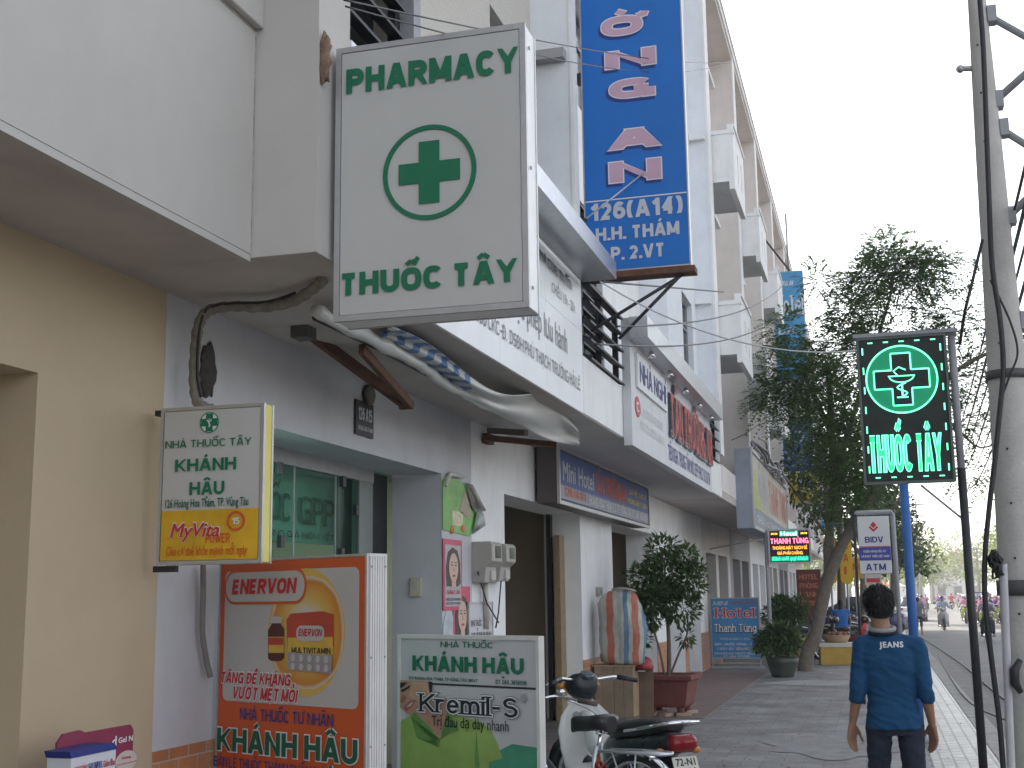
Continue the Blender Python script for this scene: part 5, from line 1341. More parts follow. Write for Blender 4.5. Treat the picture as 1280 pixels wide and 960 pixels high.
T = thing('conduit', 'thin pipe and loose wires hanging from the meter boxes', 'conduit', (XW+.05, 12.0, 1.35), 0)
obj('pipe', tb([(0,-.05,.55),(0,-.03,.0)], .03, 8), mat('pvc pipe', (.45,.43,.38), .5, .08, 7), T)
bm = NB(); tube(bm, [(.02,-.35,.55),(.03,-.1,.25),(.03,.3,.05)], .008, 5); tube(bm, [(.02,.45,.5),(.03,.3,.15),(.03,.2,.0)], .008, 5); obj('wire', bm, M_BLACKM, T)
T = thing('door_intercom', 'small beige switch box on the shopfront reveal', 'switch', (onY(519,734,10.76).x, 10.79, onY(519,734,10.76).z), 0)
obj('housing', bx(-.055,.055,-.03,.008,-.085,.085), mat('beige plastic', (.50,.45,.34), .5, .06, 6), T, bevel=.006); obj('button', bx(-.025,.025,-.04,-.031,-.02,.05), MATS['pale grey plastic'], T)
T = thing('wall_switch', 'small grey socket box on the white pier beside the woven bag', 'switch', (XW, onX(747,739,XW).y, onX(747,739,XW).z), 0)
obj('housing', bx(0,.05,-.13,.13,-.06,.06), MATS['grey plastic meter box'], T, bevel=.006); obj('button', bx(.051,.06,-.05,.05,-.03,.03), M_GREYM, T)
# ------------------------------------------------------------------ awning under the fascia
T = thing('folded_awning', 'crumpled pale plastic awning half rolled up under the overhang on brown folding arms', 'awning', (0,0,0))
M_TARP = mat('white tarpaulin', (.58,.58,.57), .35, .08, 4, dirt=.3, dirtcol=(.35,.33,.30))
M_TARPB = mat('blue printed tarpaulin', (.12,.26,.45), .4, .3, 6)
def awn(px, py, X): return onX(px, py, X)
# the rolled part
pts = [awn(px, py, -2.98) for px, py in ((395,388),(440,412),(490,436),(530,460),(560,480),(600,504),(640,520),(668,532))]
rad = [.035,.042,.046,.042,.040,.030,.026,.012]
sp9 = smoothpath(pts, 5); rr9 = [rad[min(i//5, len(rad)-1)]*(1-(i % 5)/5)+rad[min(i//5+1, len(rad)-1)]*((i % 5)/5) for i in range(len(sp9))]
bm = NB(); tube(bm, sp9, rr9, 20)
for v in bm.verts:
    n_ = noise.noise(v.co*7.0)*.022 + noise.noise(v.co*24)*.008
    v.co += Vector((n_*.8, 0, n_))
roll = obj('roll', bm, M_TARP, T, smooth=True)
# the loose striped sheet with its ragged, drooping end
M_STRP = bpy.data.materials.new('blue striped tarpaulin'); M_STRP.use_nodes = True
t = M_STRP.node_tree; N = t.nodes; L = t.links; b_ = N['Principled BSDF']
tc = N.new('ShaderNodeTexCoord'); wv = N.new('ShaderNodeTexWave'); wv.wave_type = 'BANDS'; wv.bands_direction = 'Y'; wv.inputs['Scale'].default_value = 1.3; wv.inputs['Distortion'].default_value = .6
L.new(tc.outputs['Object'], wv.inputs['Vector']); cr = N.new('ShaderNodeValToRGB'); cr.color_ramp.interpolation = 'EASE'
cr.color_ramp.elements[0].position = .42; cr.color_ramp.elements[0].color = (.05,.15,.36,1); cr.color_ramp.elements[1].position = .52; cr.color_ramp.elements[1].color = (.52,.54,.57,1)
L.new(wv.outputs['Fac'], cr.inputs['Fac']); L.new(cr.outputs['Color'], b_.inputs['Base Color']); b_.inputs['Roughness'].default_value = .4
top = [(487,406),(513,417),(534,427),(562,449),(592,475),(616,490),(644,496),(669,489),(690,499),(707,519),(724,538)]
bot = [(474,420),(490,428),(530,459),(561,479),(588,498),(610,512),(640,526),(668,542),(692,553),(712,556),(724,558)]
bm = NB(); rows = []; rk = random.Random(2)
for k in range(7):
    u = k/6; row = []
    for i, (a, b) in enumerate(zip(top, bot)):
        jx = rk.uniform(-2, 2) if 0 < k < 6 else rk.uniform(-1.5, 1.5)
        row.append(bm.verts.new(awn(a[0]*(1-u)+b[0]*u+jx, a[1]*(1-u)+b[1]*u+jx*.5, -2.80-.17*u+.035*sin(u*9+i*1.3)+rk.uniform(-.02,.02))))
    rows.append(row)
for ri, (A, B) in enumerate(zip(rows, rows[1:])):
    for k in range(len(A)-1):
        f = bm.faces.new((A[k], A[k+1], B[k+1], B[k])); f.smooth = True; f.material_index = 1 if k < 4 else 0
sh = obj('sheet', bm, [M_TARP, M_STRP], T)
q = sh.modifiers.new('s', 'SUBSURF'); q.levels = 2; q.render_levels = 2
q = sh.modifiers.new('t', 'SOLIDIFY'); q.thickness = .004
bm = NB(); tube(bm, [onX(395,396,-3.06), onX(470,432,-3.06), onX(560,480,-3.06), onX(700,548,-3.06)], .028, 8); obj('front_bar', bm, mat('dark awning bar', (.07,.068,.065), .5, .2, 8), T)
def bar(bm, a, b, wx, wz):
    """flat steel bar between two points"""
    a, b = Vector(a), Vector(b); d = (b-a).normalized(); u = d.cross(Vector((1,0,0))); u = u.normalized() if u.length > .1 else Vector((0,1,0)); s = d.cross(u)
    V = []
    for p in (a, b):
        for i, j in ((-1,-1),(1,-1),(1,1),(-1,1)): V.append(bm.verts.new(p + s*wx*i + u*wz*j))
    for f in ((0,1,2,3),(7,6,5,4),(0,4,5,1),(1,5,6,2),(2,6,7,3),(3,7,4,0)): bm.faces.new([V[k] for k in f])
    return bm
A0 = onX(370,404,-3.62); A1 = onX(508,506,-3.25); A2 = onX(452,436,-3.06)
arm = obj('folding_arm', bar(NB(), A0, A1, .02, .042), M_RUST, T, bevel=.005)
obj('folding_arm', bar(NB(), A1+Vector((.03,0,.0)), A2, .02, .034), M_RUST, T, bevel=.005)
bm = NB(); tube(bm, [A1+Vector((.05,0,0)), A1-Vector((.05,0,0))], .035, 10); obj('elbow_joint', bm, M_RUST, T)
B0 = onX(606,547,-3.72); B1 = onX(695,556,-3.1); B2 = onX(658,541,-3.0)
obj('folding_arm', bar(NB(), B0, B1, .02, .03), M_RUST, T, bevel=.005)
obj('folding_arm', bar(NB(), B0+Vector((.04,0,.07)), B2, .02, .028), mat('dull brown steel', (.10,.07,.055), .7, .2, 9), T, bevel=.005)
bm = NB(); c = onX(372,388,-3.45); box(bm, c.x-.10, c.x+.10, c.y-.06, c.y+.25, c.z-.07, c.z+.10); box(bm, c.x-.06, c.x+.06, c.y+.02, c.y+.16, c.z-.17, c.z-.071); obj('motor_box', bm, mat('dirty grey steel', (.11,.105,.10), .7, .25, 12, dirt=.4), T, bevel=.006)
bm = NB(); c = onX(610,548,-3.72); box(bm, XW, c.x+.02, c.y-.05, c.y+.15, c.z-.05, c.z+.05); obj('wall_bracket', bm, M_RUST, T)
# wrapped pipe bending from the wall up to the overhang
T = thing('wrapped_pipe', 'grey wrapped pipe with a black wire curving from the wall hole to the overhang', 'pipe', (0,0,0))
pp = [onX(265,512,-3.60), onX(248,504,-3.64), onX(243,480,-3.66), onX(244,440,-3.66), onX(249,405,-3.64), onX(262,388,-3.58), onZ(292,383,3.31), onZ(330,384,3.30), onZ(365,377,3.31), onZ(390,362,3.33), onZ(404,350,3.36)]
bm = NB(); sp = smoothpath(pp); tube(bm, sp, [.031+.004*sin(i*2.1) for i in range(len(sp))], 10); obj('pipe', bm, mat('grey pipe wrap', (.22,.20,.17), .8, .3, 18, .5, 60), T)
bm = NB(); tube(bm, smoothpath([p+Vector((.03,-.02,.03+.02*sin(i))) for i, p in enumerate(pp[1:9])]), .009, 6); obj('wire', bm, M_BLACKM, T)
bm = NB(); ball(bm, (0,0,0), (.03,.09,.16), 14, 10)
for v in bm.verts: v.co *= 1+.35*noise.noise(v.co*20)
o = one('wall_hole', bm, mat('hole in plaster', (.06,.055,.05), .95, .4, 25), 'ragged dark hole in the plaster behind the wrapped pipe', 'hole'); o.location = onX(259,462,XW+.005)
T = thing('drain_hose', 'grey hose hanging down the wall below the small lightbox', 'hose', (0,0,0))
obj('hose', tb(smoothpath([onX(254,706,XW+.06), onX(254,745,XW+.05), onX(253,790,XW+.05), onX(258,825,XW+.05), onX(263,846,XW+.06)]), .017, 8), mat('grey hose', (.20,.185,.17), .7, .15, 9), T)

# ------------------------------------------------------------------ woven bag, crates, helmet
def fabricbag():
    bm = NB(); rings = []
    prof = [(0,.24,.17),(.03,.29,.21),(.15,.31,.23),(.4,.315,.235),(.65,.30,.22),(.82,.27,.19),(.93,.22,.15),(.985,.15,.09),(1.0,.05,.03)]
    for z, rx, ry in prof: rings.append(ell(.02*sin(z*5), 0, z*.99, rx, ry, 40, 2.7))
    loft(bm, rings)
    bmesh.ops.subdivide_edges(bm, edges=bm.edges[:], cuts=2, use_grid_fill=True)
    for v in bm.verts:
        d = Vector((v.co.x, v.co.y, 0)); d = d.normalized() if d.length > 1e-3 else Vector((0,0,1))
        v.co += d*(.022*noise.noise(v.co*9)+.035*noise.noise(v.co*3.1)+.012*noise.noise(v.co*23))
        v.co.z += .02*noise.noise(v.co*7)
    return bm
M_BAG = bpy.data.materials.new('striped woven plastic'); M_BAG.use_nodes = True
t = M_BAG.node_tree; N = t.nodes; L = t.links; b_ = N['Principled BSDF']
tc = N.new('ShaderNodeTexCoord'); sp_ = N.new('ShaderNodeSeparateXYZ'); L.new(tc.outputs['Object'], sp_.inputs[0])
ns = N.new('ShaderNodeTexNoise'); ns.inputs['Scale'].default_value = 4; L.new(tc.outputs['Object'], ns.inputs['Vector'])
ad = N.new('ShaderNodeMath'); ad.operation = 'MULTIPLY_ADD'; ad.inputs[1].default_value = .09; L.new(ns.outputs['Fac'], ad.inputs[0]); L.new(sp_.outputs[0], ad.inputs[2])
mr = N.new('ShaderNodeMapRange'); mr.inputs['From Min'].default_value = -.28; mr.inputs['From Max'].default_value = .38; L.new(ad.outputs[0], mr.inputs['Value'])
rp = N.new('ShaderNodeValToRGB'); rp.color_ramp.interpolation = 'CONSTANT'; e = rp.color_ramp.elements
W3 = (.42,.40,.35,1); R3 = (.42,.13,.085,1); B3 = (.10,.20,.30,1); G3 = (.30,.33,.30,1)
e[0].position = 0; e[0].color = G3; e[1].position = .10; e[1].color = W3
for p, c in ((.20,R3),(.33,W3),(.41,G3),(.49,W3),(.53,B3),(.63,W3),(.71,R3),(.84,W3),(.92,B3)):
    q = e.new(p); q.color = c
L.new(mr.outputs[0], rp.inputs['Fac'])
n5 = N.new('ShaderNodeTexNoise'); n5.inputs['Scale'].default_value = 7; n5.inputs['Detail'].default_value = 6; L.new(tc.outputs['Object'], n5.inputs['Vector'])
m5 = N.new('ShaderNodeMapRange'); m5.inputs['To Min'].default_value = .65; m5.inputs['To Max'].default_value = 1.25; L.new(n5.outputs['Fac'], m5.inputs['Value'])
mm = N.new('ShaderNodeMix'); mm.data_type = 'RGBA'; mm.blend_type = 'MULTIPLY'; mm.inputs[0].default_value = 1; L.new(rp.outputs['Color'], mm.inputs[6]); L.new(m5.outputs[0], mm.inputs[7])
L.new(mm.outputs[2], b_.inputs['Base Color']); b_.inputs['Roughness'].default_value = .5
T = thing('woven_bag', 'big striped woven plastic bag standing on the wooden crate by the planter', 'bag', (-3.36, 17.0, .74), radians(10))
bg_ = obj('sack', fabricbag(), M_BAG, T, smooth=True)
bm = NB(); tube(bm, [(.2,-.1,.97),(.1,-.12,1.0),(0,-.1,1.01),(-.12,-.1,.99)], .018, 6); obj('tied_seam', bm, mat('seam', (.35,.33,.30), .8), T)
T = thing('wooden_crate', 'pale wooden crate of upright boards under the striped bag', 'crate', (-3.45, 17.0, 0.012))
bm = NB()
for k, (a, b) in enumerate(((-.26,-.16),(-.155,.0),(.005,.13),(.135,.26))): box(bm, a, b, -.20, -.175, .02, .70+.02*(k%2))
obj('front_boards', bm, mat('pale crate board', (.27,.21,.145), .8, .25, 4, .3, 40, dirt=.4, dirtcol=(.16,.11,.07), streak=True), T)
bm = NB(); box(bm, -.26, .26, -.17, .22, .0, .69); obj('box_body', bm, M_WOOD, T); obj('lid', bx(-.28,.28,-.21,.24,.705,.725), M_WOOD, T)
T = thing('leaning_boards', 'dark weathered boards leaning between crate and planter', 'boards', (-3.14, 17.2, .012))
for k in range(2): 
    o = obj('board', bx(-.055,.055,-.01,.012,0,.62+.05*(k%2)), mat('dark board', (.16,.11,.075), .85, .3, 5, .3, 40), T); o.location = (-.02+k*.112, .02*k, 0); o.rotation_euler = (radians(-6), 0, radians(4*k))
T = thing('red_helmet', 'dull red helmet lying on the boards between bag and planter', 'helmet', (-3.09, 17.12, .66))
bm = NB(); ball(bm, (0,0,.05), (.13,.15,.13), 18, 12)
for v in bm.verts: v.co.z = max(v.co.z, 0)
obj('shell', bm, mat('dull red shell', (.30,.035,.03), .4, .15, 6), T, smooth=True)
obj('brim', bx(-.14,.14,-.18,-.08,.0,.012), M_BLACKM, T, bevel=.005)

# ------------------------------------------------------------------ foliage
def leaves(name, pts, dirs, L_, W_, m, parent, seed=1, droop=.3, fold=.25):
    """many small folded leaf faces: pts (n,3), dirs (n,3) pointing outwards; L_, W_ leaf length and width"""
    rg = np.random.default_rng(seed); n = len(pts)
    d = dirs + rg.normal(0, .45, (n,3)); d[:,2] -= droop; d /= np.linalg.norm(d, axis=1)[:,None]+1e-9
    up = rg.normal(0, .45, (n,3)) + np.array([0,0,1.0])
    s = np.cross(d, up); s /= np.linalg.norm(s, axis=1)[:,None]+1e-9
    nn = np.cross(s, d)
    l = L_*rg.uniform(.65, 1.25, (n,1)); w_ = W_*rg.uniform(.7, 1.2, (n,1))
    p0 = pts; p2 = pts + d*l; mid = pts + d*l*.45
    a = mid + s*w_*.5 + nn*w_*fold; b = mid - s*w_*.5 + nn*w_*fold
    V = np.stack([p0, a, p2, b], 1).reshape(-1, 3).astype(np.float32)
    me = bpy.data.meshes.new(name)
    me.vertices.add(4*n); me.vertices.foreach_set('co', V.ravel())
    F = np.array([[0,1,2],[0,2,3]]); idx = (np.arange(n)[:,None,None]*4 + F[None]).reshape(-1)
    me.loops.add(6*n); me.loops.foreach_set('vertex_index', idx.astype(np.int32))
    me.polygons.add(2*n); me.polygons.foreach_set('loop_start', (np.arange(2*n)*3).astype(np.int32)); me.polygons.foreach_set('loop_total', np.full(2*n, 3, np.int32))
    me.update(calc_edges=True); me.validate()
    return obj(name, me, m, parent)
def fronds(name, centers, outdirs, m, parent, seed=1, length=.42, pairs=9, lw=(.085,.03)):
    """feathery leaves: each frond is an arching rib set with two rows of leaflets"""
    rg = np.random.default_rng(seed); P = []; D = []
    for c, o in zip(centers, outdirs):
        d = np.array(o) + rg.normal(0, .5, 3); d /= np.linalg.norm(d)+1e-9
        s = np.cross(d, [0,0,1.0]); s /= np.linalg.norm(s)+1e-9
        ln = length*rg.uniform(.6, 1.25)
        for k in range(pairs):
            u = (k+1)/pairs
            p = np.array(c) + d*ln*u + np.array([0,0,-1.0])*ln*.38*u*u
            for sg in (-1, 1):
                P.append(p); D.append(s*sg + d*.55 + np.array([0,0,-.15]))
    P = np.array(P); D = np.array(D); n = len(P)
    D /= np.linalg.norm(D, axis=1)[:,None]
    nz = np.array([0,0,1.0]) + rg.normal(0, .25, (n,3))
    s = np.cross(D, nz); s /= np.linalg.norm(s, axis=1)[:,None]+1e-9
    l = lw[0]*rg.uniform(.75, 1.2, (n,1)); w_ = lw[1]*rg.uniform(.8, 1.2, (n,1))
    V = np.stack([P, P+D*l*.5+s*w_*.5, P+D*l, P+D*l*.5-s*w_*.5], 1).reshape(-1,3).astype(np.float32)
    me = bpy.data.meshes.new(name); me.vertices.add(4*n); me.vertices.foreach_set('co', V.ravel())
    me.loops.add(4*n); me.loops.foreach_set('vertex_index', np.arange(4*n, dtype=np.int32))
    me.polygons.add(n); me.polygons.foreach_set('loop_start', (np.arange(n)*4).astype(np.int32)); me.polygons.foreach_set('loop_total', np.full(n, 4, np.int32))
    me.update(calc_edges=True)
    return obj(name, me, m, parent)
M_BARK = mat('grey brown bark', (.15,.125,.10), .9, .3, 9, .8, 40, dirt=.3, dirtcol=(.07,.06,.05))
M_LSHR = leafmat('shrub leaves', (.022,.055,.018), (.085,.15,.035), .25, .4)
M_LTREE = leafmat('feathery tree leaves', (.04,.095,.03), (.16,.28,.06), .45)
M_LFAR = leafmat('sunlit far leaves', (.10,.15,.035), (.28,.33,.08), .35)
def crownpts(blobs, n, rg, shell=.55):
    """random points in a set of ellipsoid clumps (c, r) with their outward directions"""
    P = []; D = []
    vol = np.array([b[1][0]*b[1][1]*b[1][2] for b in blobs])**.72; vol /= vol.sum()
    for (c, r), f in zip(blobs, vol):
        k = max(4, int(n*f)); v = rg.normal(0, 1, (k,3)); v /= np.linalg.norm(v, axis=1)[:,None]
        rad = rg.uniform(shell**3, 1, (k,1))**(1/3)
        P.append(np.array(c)+v*rad*np.array(r)); D.append(v)
    return np.concatenate(P), np.concatenate(D)

# clipped shrub in the red square pot
T = thing('potted_shrub', 'tall leafy shrub growing in the dull red square planter', 'shrub', (-2.88, 17.85, .56))
rg = np.random.default_rng(5)
bm = NB()
stems = [[(0,0,-.1),(.02,0,.4),(.0,.02,.9),(-.05,.0,1.35),(-.02,0,1.75)], [(-.05,.02,-.1),(-.12,.0,.35),(-.25,.02,.8),(-.32,0,1.1)], [(.03,0,.0),(.16,.02,.3),(.28,0,.55),(.30,-.05,.85)], [(0,0,.7),(.2,.05,1.05),(.34,0,1.4)], [(-.02,0,.95),(-.24,.1,1.35),(-.3,.05,1.6)]]
for k, s_ in enumerate(stems): tube(bm, smoothpath([Vector(p) for p in s_], 3), [(.032 if k == 0 else .017)*(1-.05*i/1.5) for i in range(len(s_)*3-2)], 7)
obj('stem', bm, M_BARK, T)
blobs = [((0,0,1.35),(.36,.30,.32)),((-.3,0,1.25),(.28,.26,.30)),((.30,0,1.28),(.27,.26,.28)),((-.02,.0,1.7),(.24,.22,.24)),((-.30,0,.85),(.24,.22,.28)),((.2,-.02,.92),(.27,.22,.26)),((-.1,-.1,1.05),(.3,.25,.3)),((.30,0,1.62),(.18,.2,.16)),((-.34,0,.5),(.10,.1,.14)),((.26,0,.5),(.10,.12,.12)),((-.48,0,1.0),(.16,.2,.22)),((.45,.0,1.45),(.13,.15,.12))]
P_, D_ = crownpts(blobs, 3600, rg, .35); leaves('foliage', P_, D_, .105, .042, M_LSHR, T, 3, .15)
T = thing('square_planter', 'dull red square footed planter with a relief on its side, set on bricks', 'planter', (-2.88, 17.85, .0), radians(-4))
M_POT = mat('dull red pot', (.17,.045,.038), .7, .2, 6, .25, 50, dirt=.4, dirtcol=(.13,.09,.075), streak=True)
bm = NB()
def sq(h, z): return [Vector((-h,-h,z)), Vector((h,-h,z)), Vector((h,h,z)), Vector((-h,h,z))]
loft(bm, [sq(.27,.13), sq(.29,.16), sq(.345,.47), sq(.355,.49), sq(.40,.50), sq(.405,.56), sq(.35,.565), sq(.33,.53)])
for f in bm.faces: f.smooth = False
obj('pot', bm, M_POT, T, bevel=.008)
obj('soil', bx(-.32,.32,-.32,.32,.50,.532), mat('soil', (.06,.045,.035), .95, .3, 20, .6, 50), T)
for sx in (-1,1):
    for sy in (-1,1):
        bm = NB(); tube(bm, [(sx*.20,sy*.20,.05),(sx*.20,sy*.20,.09),(sx*.2,sy*.2,.14)], [.055,.045,.07], 10); obj('foot', bm, M_POT, T)
bm = NB()
for k in range(9): ball(bm, (.07*cos(k*.9)*(.4+.07*k), -.318, .32+.07*sin(k*.9)*(.4+.07*k)), (.026,.014,.026), 8, 6)
for x0, x1, z0, z1 in ((-.26,.26,.42,.435),(-.235,.235,.20,.212)): box(bm, x0, x1, -.335 if z0 > .3 else -.305, -.30 if z0 > .3 else -.28, z0, z1)
rel = obj('relief', bm, mat('brighter red relief', (.26,.05,.04), .7, .2, 9), T)
rel.rotation_euler = (radians(-9.5),0,0); rel.location = (0,-.005,.0)
for k, (x, y) in enumerate(((-.25,-.22),(.22,-.2),(-.2,.25),(.25,.22),(0,-.3))):
    b = one('brick', bx(-.11,.11,-.055,.055,0,.048), mat('pale worn brick', (.34,.25,.19), .9, .25, 9, .4, 40), ['worn brick under the left front foot of the square planter','worn brick under the right front foot of the square planter','worn brick under the left rear foot of the square planter','worn brick under the right rear foot of the square planter','loose worn brick lying in front of the square planter'][k], 'brick', group='bricks under the planter', bevel=.006)
    b.location = (-2.88+x, 17.85+y, .012); b.rotation_euler.z = .3*k

# pots further along
def bushpot(x, y, r, h, hp, n, leaf, label, potmat, seed):
    T = thing('potted_plant', label, 'potted plant', (x, y, 0))
    bm = NB(); tube(bm, [(0,0,0),(0,0,.04),(0,0,hp*.75),(0,0,hp),(0,0,hp+.001)], [r*.42,r*.46,r*.62,r*.66,r*.58], 18, cap=True); obj('pot', bm, potmat, T)
    rg = np.random.default_rng(seed); bl = [((rg.normal(0,r*.32),rg.normal(0,r*.32),hp+h*rg.uniform(.25,.8)),(r*.5,r*.5,h*.25)) for k in range(9)]
    P_, D_ = crownpts(bl, n, rg, .3); leaves('foliage', P_, D_, leaf, leaf*.36, M_LSHR, T, seed, .1)
    bm = NB()
    for k in range(5): tube(bm, [(0,0,hp-.02),(rg.normal(0,r*.2),rg.normal(0,r*.2),hp+h*.35),(rg.normal(0,r*.4),rg.normal(0,r*.4),hp+h*.7)], [.014,.01,.005], 5)
    obj('stem', bm, M_BARK, T)
    return T
MPD = mat('dark green glazed pot', (.045,.055,.045), .4, .25, 5, dirt=.3)
bushpot(-1.93, 26.3, .50, .62, .38, 1500, .16, 'low bushy plant in a dark round pot at the foot of the leaning tree', MPD, 11)
bushpot(-2.05, 29.6, .52, .85, .75, 1900, .14, 'taller bushy plant in a brown pot behind the low round pot', mat('brown clay pot', (.17,.08,.05), .7, .2, 6), 12)

# ------------------------------------------------------------------ trees
def limb(bm, pts, r0, r1, n=8):
    sp = smoothpath([Vector(p) for p in pts], 4); k = len(sp)
    tube(bm, sp, [r0+(r1-r0)*i/(k-1) for i in range(k)], n)
    for v in bm.verts: pass
def feather_tree(label, base, limbs, blobs, nfr, seed, m=None, group=None, length=.55, lw=(.12,.045), pairs=8, shell=.2):
    T = thing('street_tree', label, 'tree', base, 0, group)
    bm = NB()
    for pts, r0, r1 in limbs: limb(bm, pts, r0, r1)
    for v in bm.verts: v.co += Vector((noise.noise(v.co*3), noise.noise(v.co*3+Vector((7,0,0))), 0))*.035
    obj('trunk', bm, M_BARK, T)
    rg = np.random.default_rng(seed)
    P_, D_ = crownpts(blobs, nfr, rg, shell)
    fronds('crown', P_, D_, m or M_LTREE, T, seed, length, pairs, lw)
    return T
B0 = Vector((-1.59, 28.3, 0))
def rel(px, py, Y): return tuple(onY(px, py, Y)-B0)
limbs = [([(0,0,-.1), (.06,0,.4), rel(1020,790,28.3), rel(1030,740,28.3), rel(1048,690,28.2), rel(1070,650,28), rel(1090,618,27.8)], .165, .10),
         ([rel(1037,720,28.3), rel(1036,680,28.4), rel(1038,640,28.6), rel(1042,600,28.6), rel(1040,540,28.6), rel(1035,460,28.4)], .12, .06),
         ([rel(1042,600,28.6), rel(1060,540,28.8), rel(1085,460,29), rel(1110,380,29.2), rel(1120,330,29.2)], .07, .025),
         ([rel(1040,540,28.6), rel(1010,480,28.2), rel(985,440,28)], .06, .02),
         ([rel(1090,618,27.8), rel(1120,560,27.8), rel(1160,500,28), rel(1200,460,28.2), rel(1260,430,28.5), rel(1300,410,28.5)], .10, .02),
         ([rel(1150,515,28), rel(1190,530,28.2), rel(1225,560,28.4), rel(1265,540,28.5)], .04, .012)]
def bl(px, py, Y, rx, rz, ry=None): return (rel(px, py, Y), (rx, ry or rx, rz))
blobs = [bl(990,470,28,.62,.75), bl(1030,500,27.6,.7,.9), bl(1060,560,27.8,.75,.7), bl(1055,440,28.5,.62,.9), bl(1065,395,28.6,.5,.55), bl(1090,430,28.8,.55,.6),
         bl(1120,330,29.2,.85,.42), bl(1090,350,29,.55,.5), bl(1150,345,29.2,.62,.42), bl(1175,325,29.2,.4,.26), bl(1160,395,29,.45,.35), bl(1110,305,29.4,.5,.2), bl(1020,350,28.8,.26,.35), bl(1040,355,28.8,.22,.2), bl(985,415,28.2,.4,.45), bl(965,500,28.2,.35,.5),
         bl(1050,620,28,.55,.4), bl(1080,590,27.6,.5,.5), bl(1070,365,29,.35,.35), bl(1022,440,28.4,.3,.5),
         bl(1205,470,28.4,.5,.5), bl(1200,400,28.8,.45,.3), bl(1195,530,28.3,.42,.36), bl(1215,590,28.5,.34,.34), bl(1260,420,28.6,.5,.3), bl(1268,470,28.8,.55,.45), bl(1262,540,28.6,.4,.4), bl(1225,350,29,.26,.2), bl(1290,500,28.5,.6,.7), bl(1170,490,28,.5,.7), bl(1140,450,28.4,.6,.6), bl(1310,430,28,.5,.5), bl(1002,478,27.5,.5,.5)]
feather_tree('tall feathery street tree with a forked leaning trunk rising behind the glowing signs', B0, [l for l in limbs], [(c, (r[0]*.88, r[1]*.88, r[2]*.86)) for c, r in blobs], 4700, 21, length=.5, lw=(.115,.045))
# trees further down the pavement
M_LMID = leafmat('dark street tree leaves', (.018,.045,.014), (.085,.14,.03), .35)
def broad_tree(label, x, y, h, r, n, leaf, seed, m, group, tr=.16, lean=.0, zc=.62):
    T = thing('street_tree', label, 'tree', (x, y, 0), 0, group)
    rg = np.random.default_rng(seed); bm = NB()
    limb(bm, [(0,0,-.2),(lean*.3,0,h*.2),(lean,0.1,h*.45),(lean*1.2,0,h*.7)], tr, tr*.45)
    for k in range(5):
        a = k*1.3+seed; limb(bm, [(lean*.8,0,h*.38),(lean+cos(a)*r*.4,sin(a)*r*.4,h*.55),(lean+cos(a)*r*.8,sin(a)*r*.8,h*.72)], tr*.45, tr*.12, 6)
    obj('trunk', bm, M_BARK, T)
    bl_ = []
    for k in range(16):
        a = rg.uniform(0, 2*pi); q = r*rg.uniform(.1,.85); z = h*rg.uniform(zc-.14, .94)
        bl_.append(((lean+q*cos(a), q*sin(a), z), (r*rg.uniform(.22,.42), r*rg.uniform(.22,.42), h*rg.uniform(.06,.12))))
    P_, D_ = crownpts(bl_, n, rg, .35); leaves('crown', P_, D_, leaf, leaf*.5, m, T, seed, .1)
    return T
G1 = 'street trees along the left pavement'
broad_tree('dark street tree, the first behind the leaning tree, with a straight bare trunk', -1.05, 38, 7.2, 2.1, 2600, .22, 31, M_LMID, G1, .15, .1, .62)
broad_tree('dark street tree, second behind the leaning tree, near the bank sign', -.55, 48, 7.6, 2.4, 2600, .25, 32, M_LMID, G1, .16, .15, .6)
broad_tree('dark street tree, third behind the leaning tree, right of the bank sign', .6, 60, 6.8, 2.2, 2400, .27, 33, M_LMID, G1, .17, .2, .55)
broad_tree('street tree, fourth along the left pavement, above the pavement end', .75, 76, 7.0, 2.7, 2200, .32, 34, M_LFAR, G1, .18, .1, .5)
G2 = 'sunlit trees far down the street'
k = 0
far = [(-6,118,8,4.5),(1.5,128,7.5,4.2),(-3,150,9,5),(5,170,9,5),(12.5,92,7.5,3.6),(14.5,104,8.5,4.2),(13,122,9,4.6),(15,142,10,5),(12,165,10,5.2),(16.5,80,7,3.2),(18,185,11,6),(8,200,9,5),(1,190,9,5),(-9,96,8,4.2),(22,150,11,6),(13.8,68,6.2,2.6)]
wh_ = ['left edge of the far street, by the pale house end','left of the road, above the parked cars','left, behind the first far tree','mid road end, seen over the crowd','right roadside, nearest sunlit one left of the concrete pole','right roadside, second from the concrete pole','right roadside, third from the concrete pole','right roadside, fourth from the concrete pole','right roadside, fifth from the concrete pole','right roadside behind the concrete pole','right background beyond the road end','road end, right of the middle','road end, left of the middle','behind the end of the left hand row','far right background, tallest','right roadside, smallest, behind the concrete pole']
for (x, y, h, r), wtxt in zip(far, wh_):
    broad_tree('sunlit yellow green tree, '+wtxt, x, y, h, r, 1500, .5, 40+k, M_LFAR, G2, .2, 0, .45); k += 1

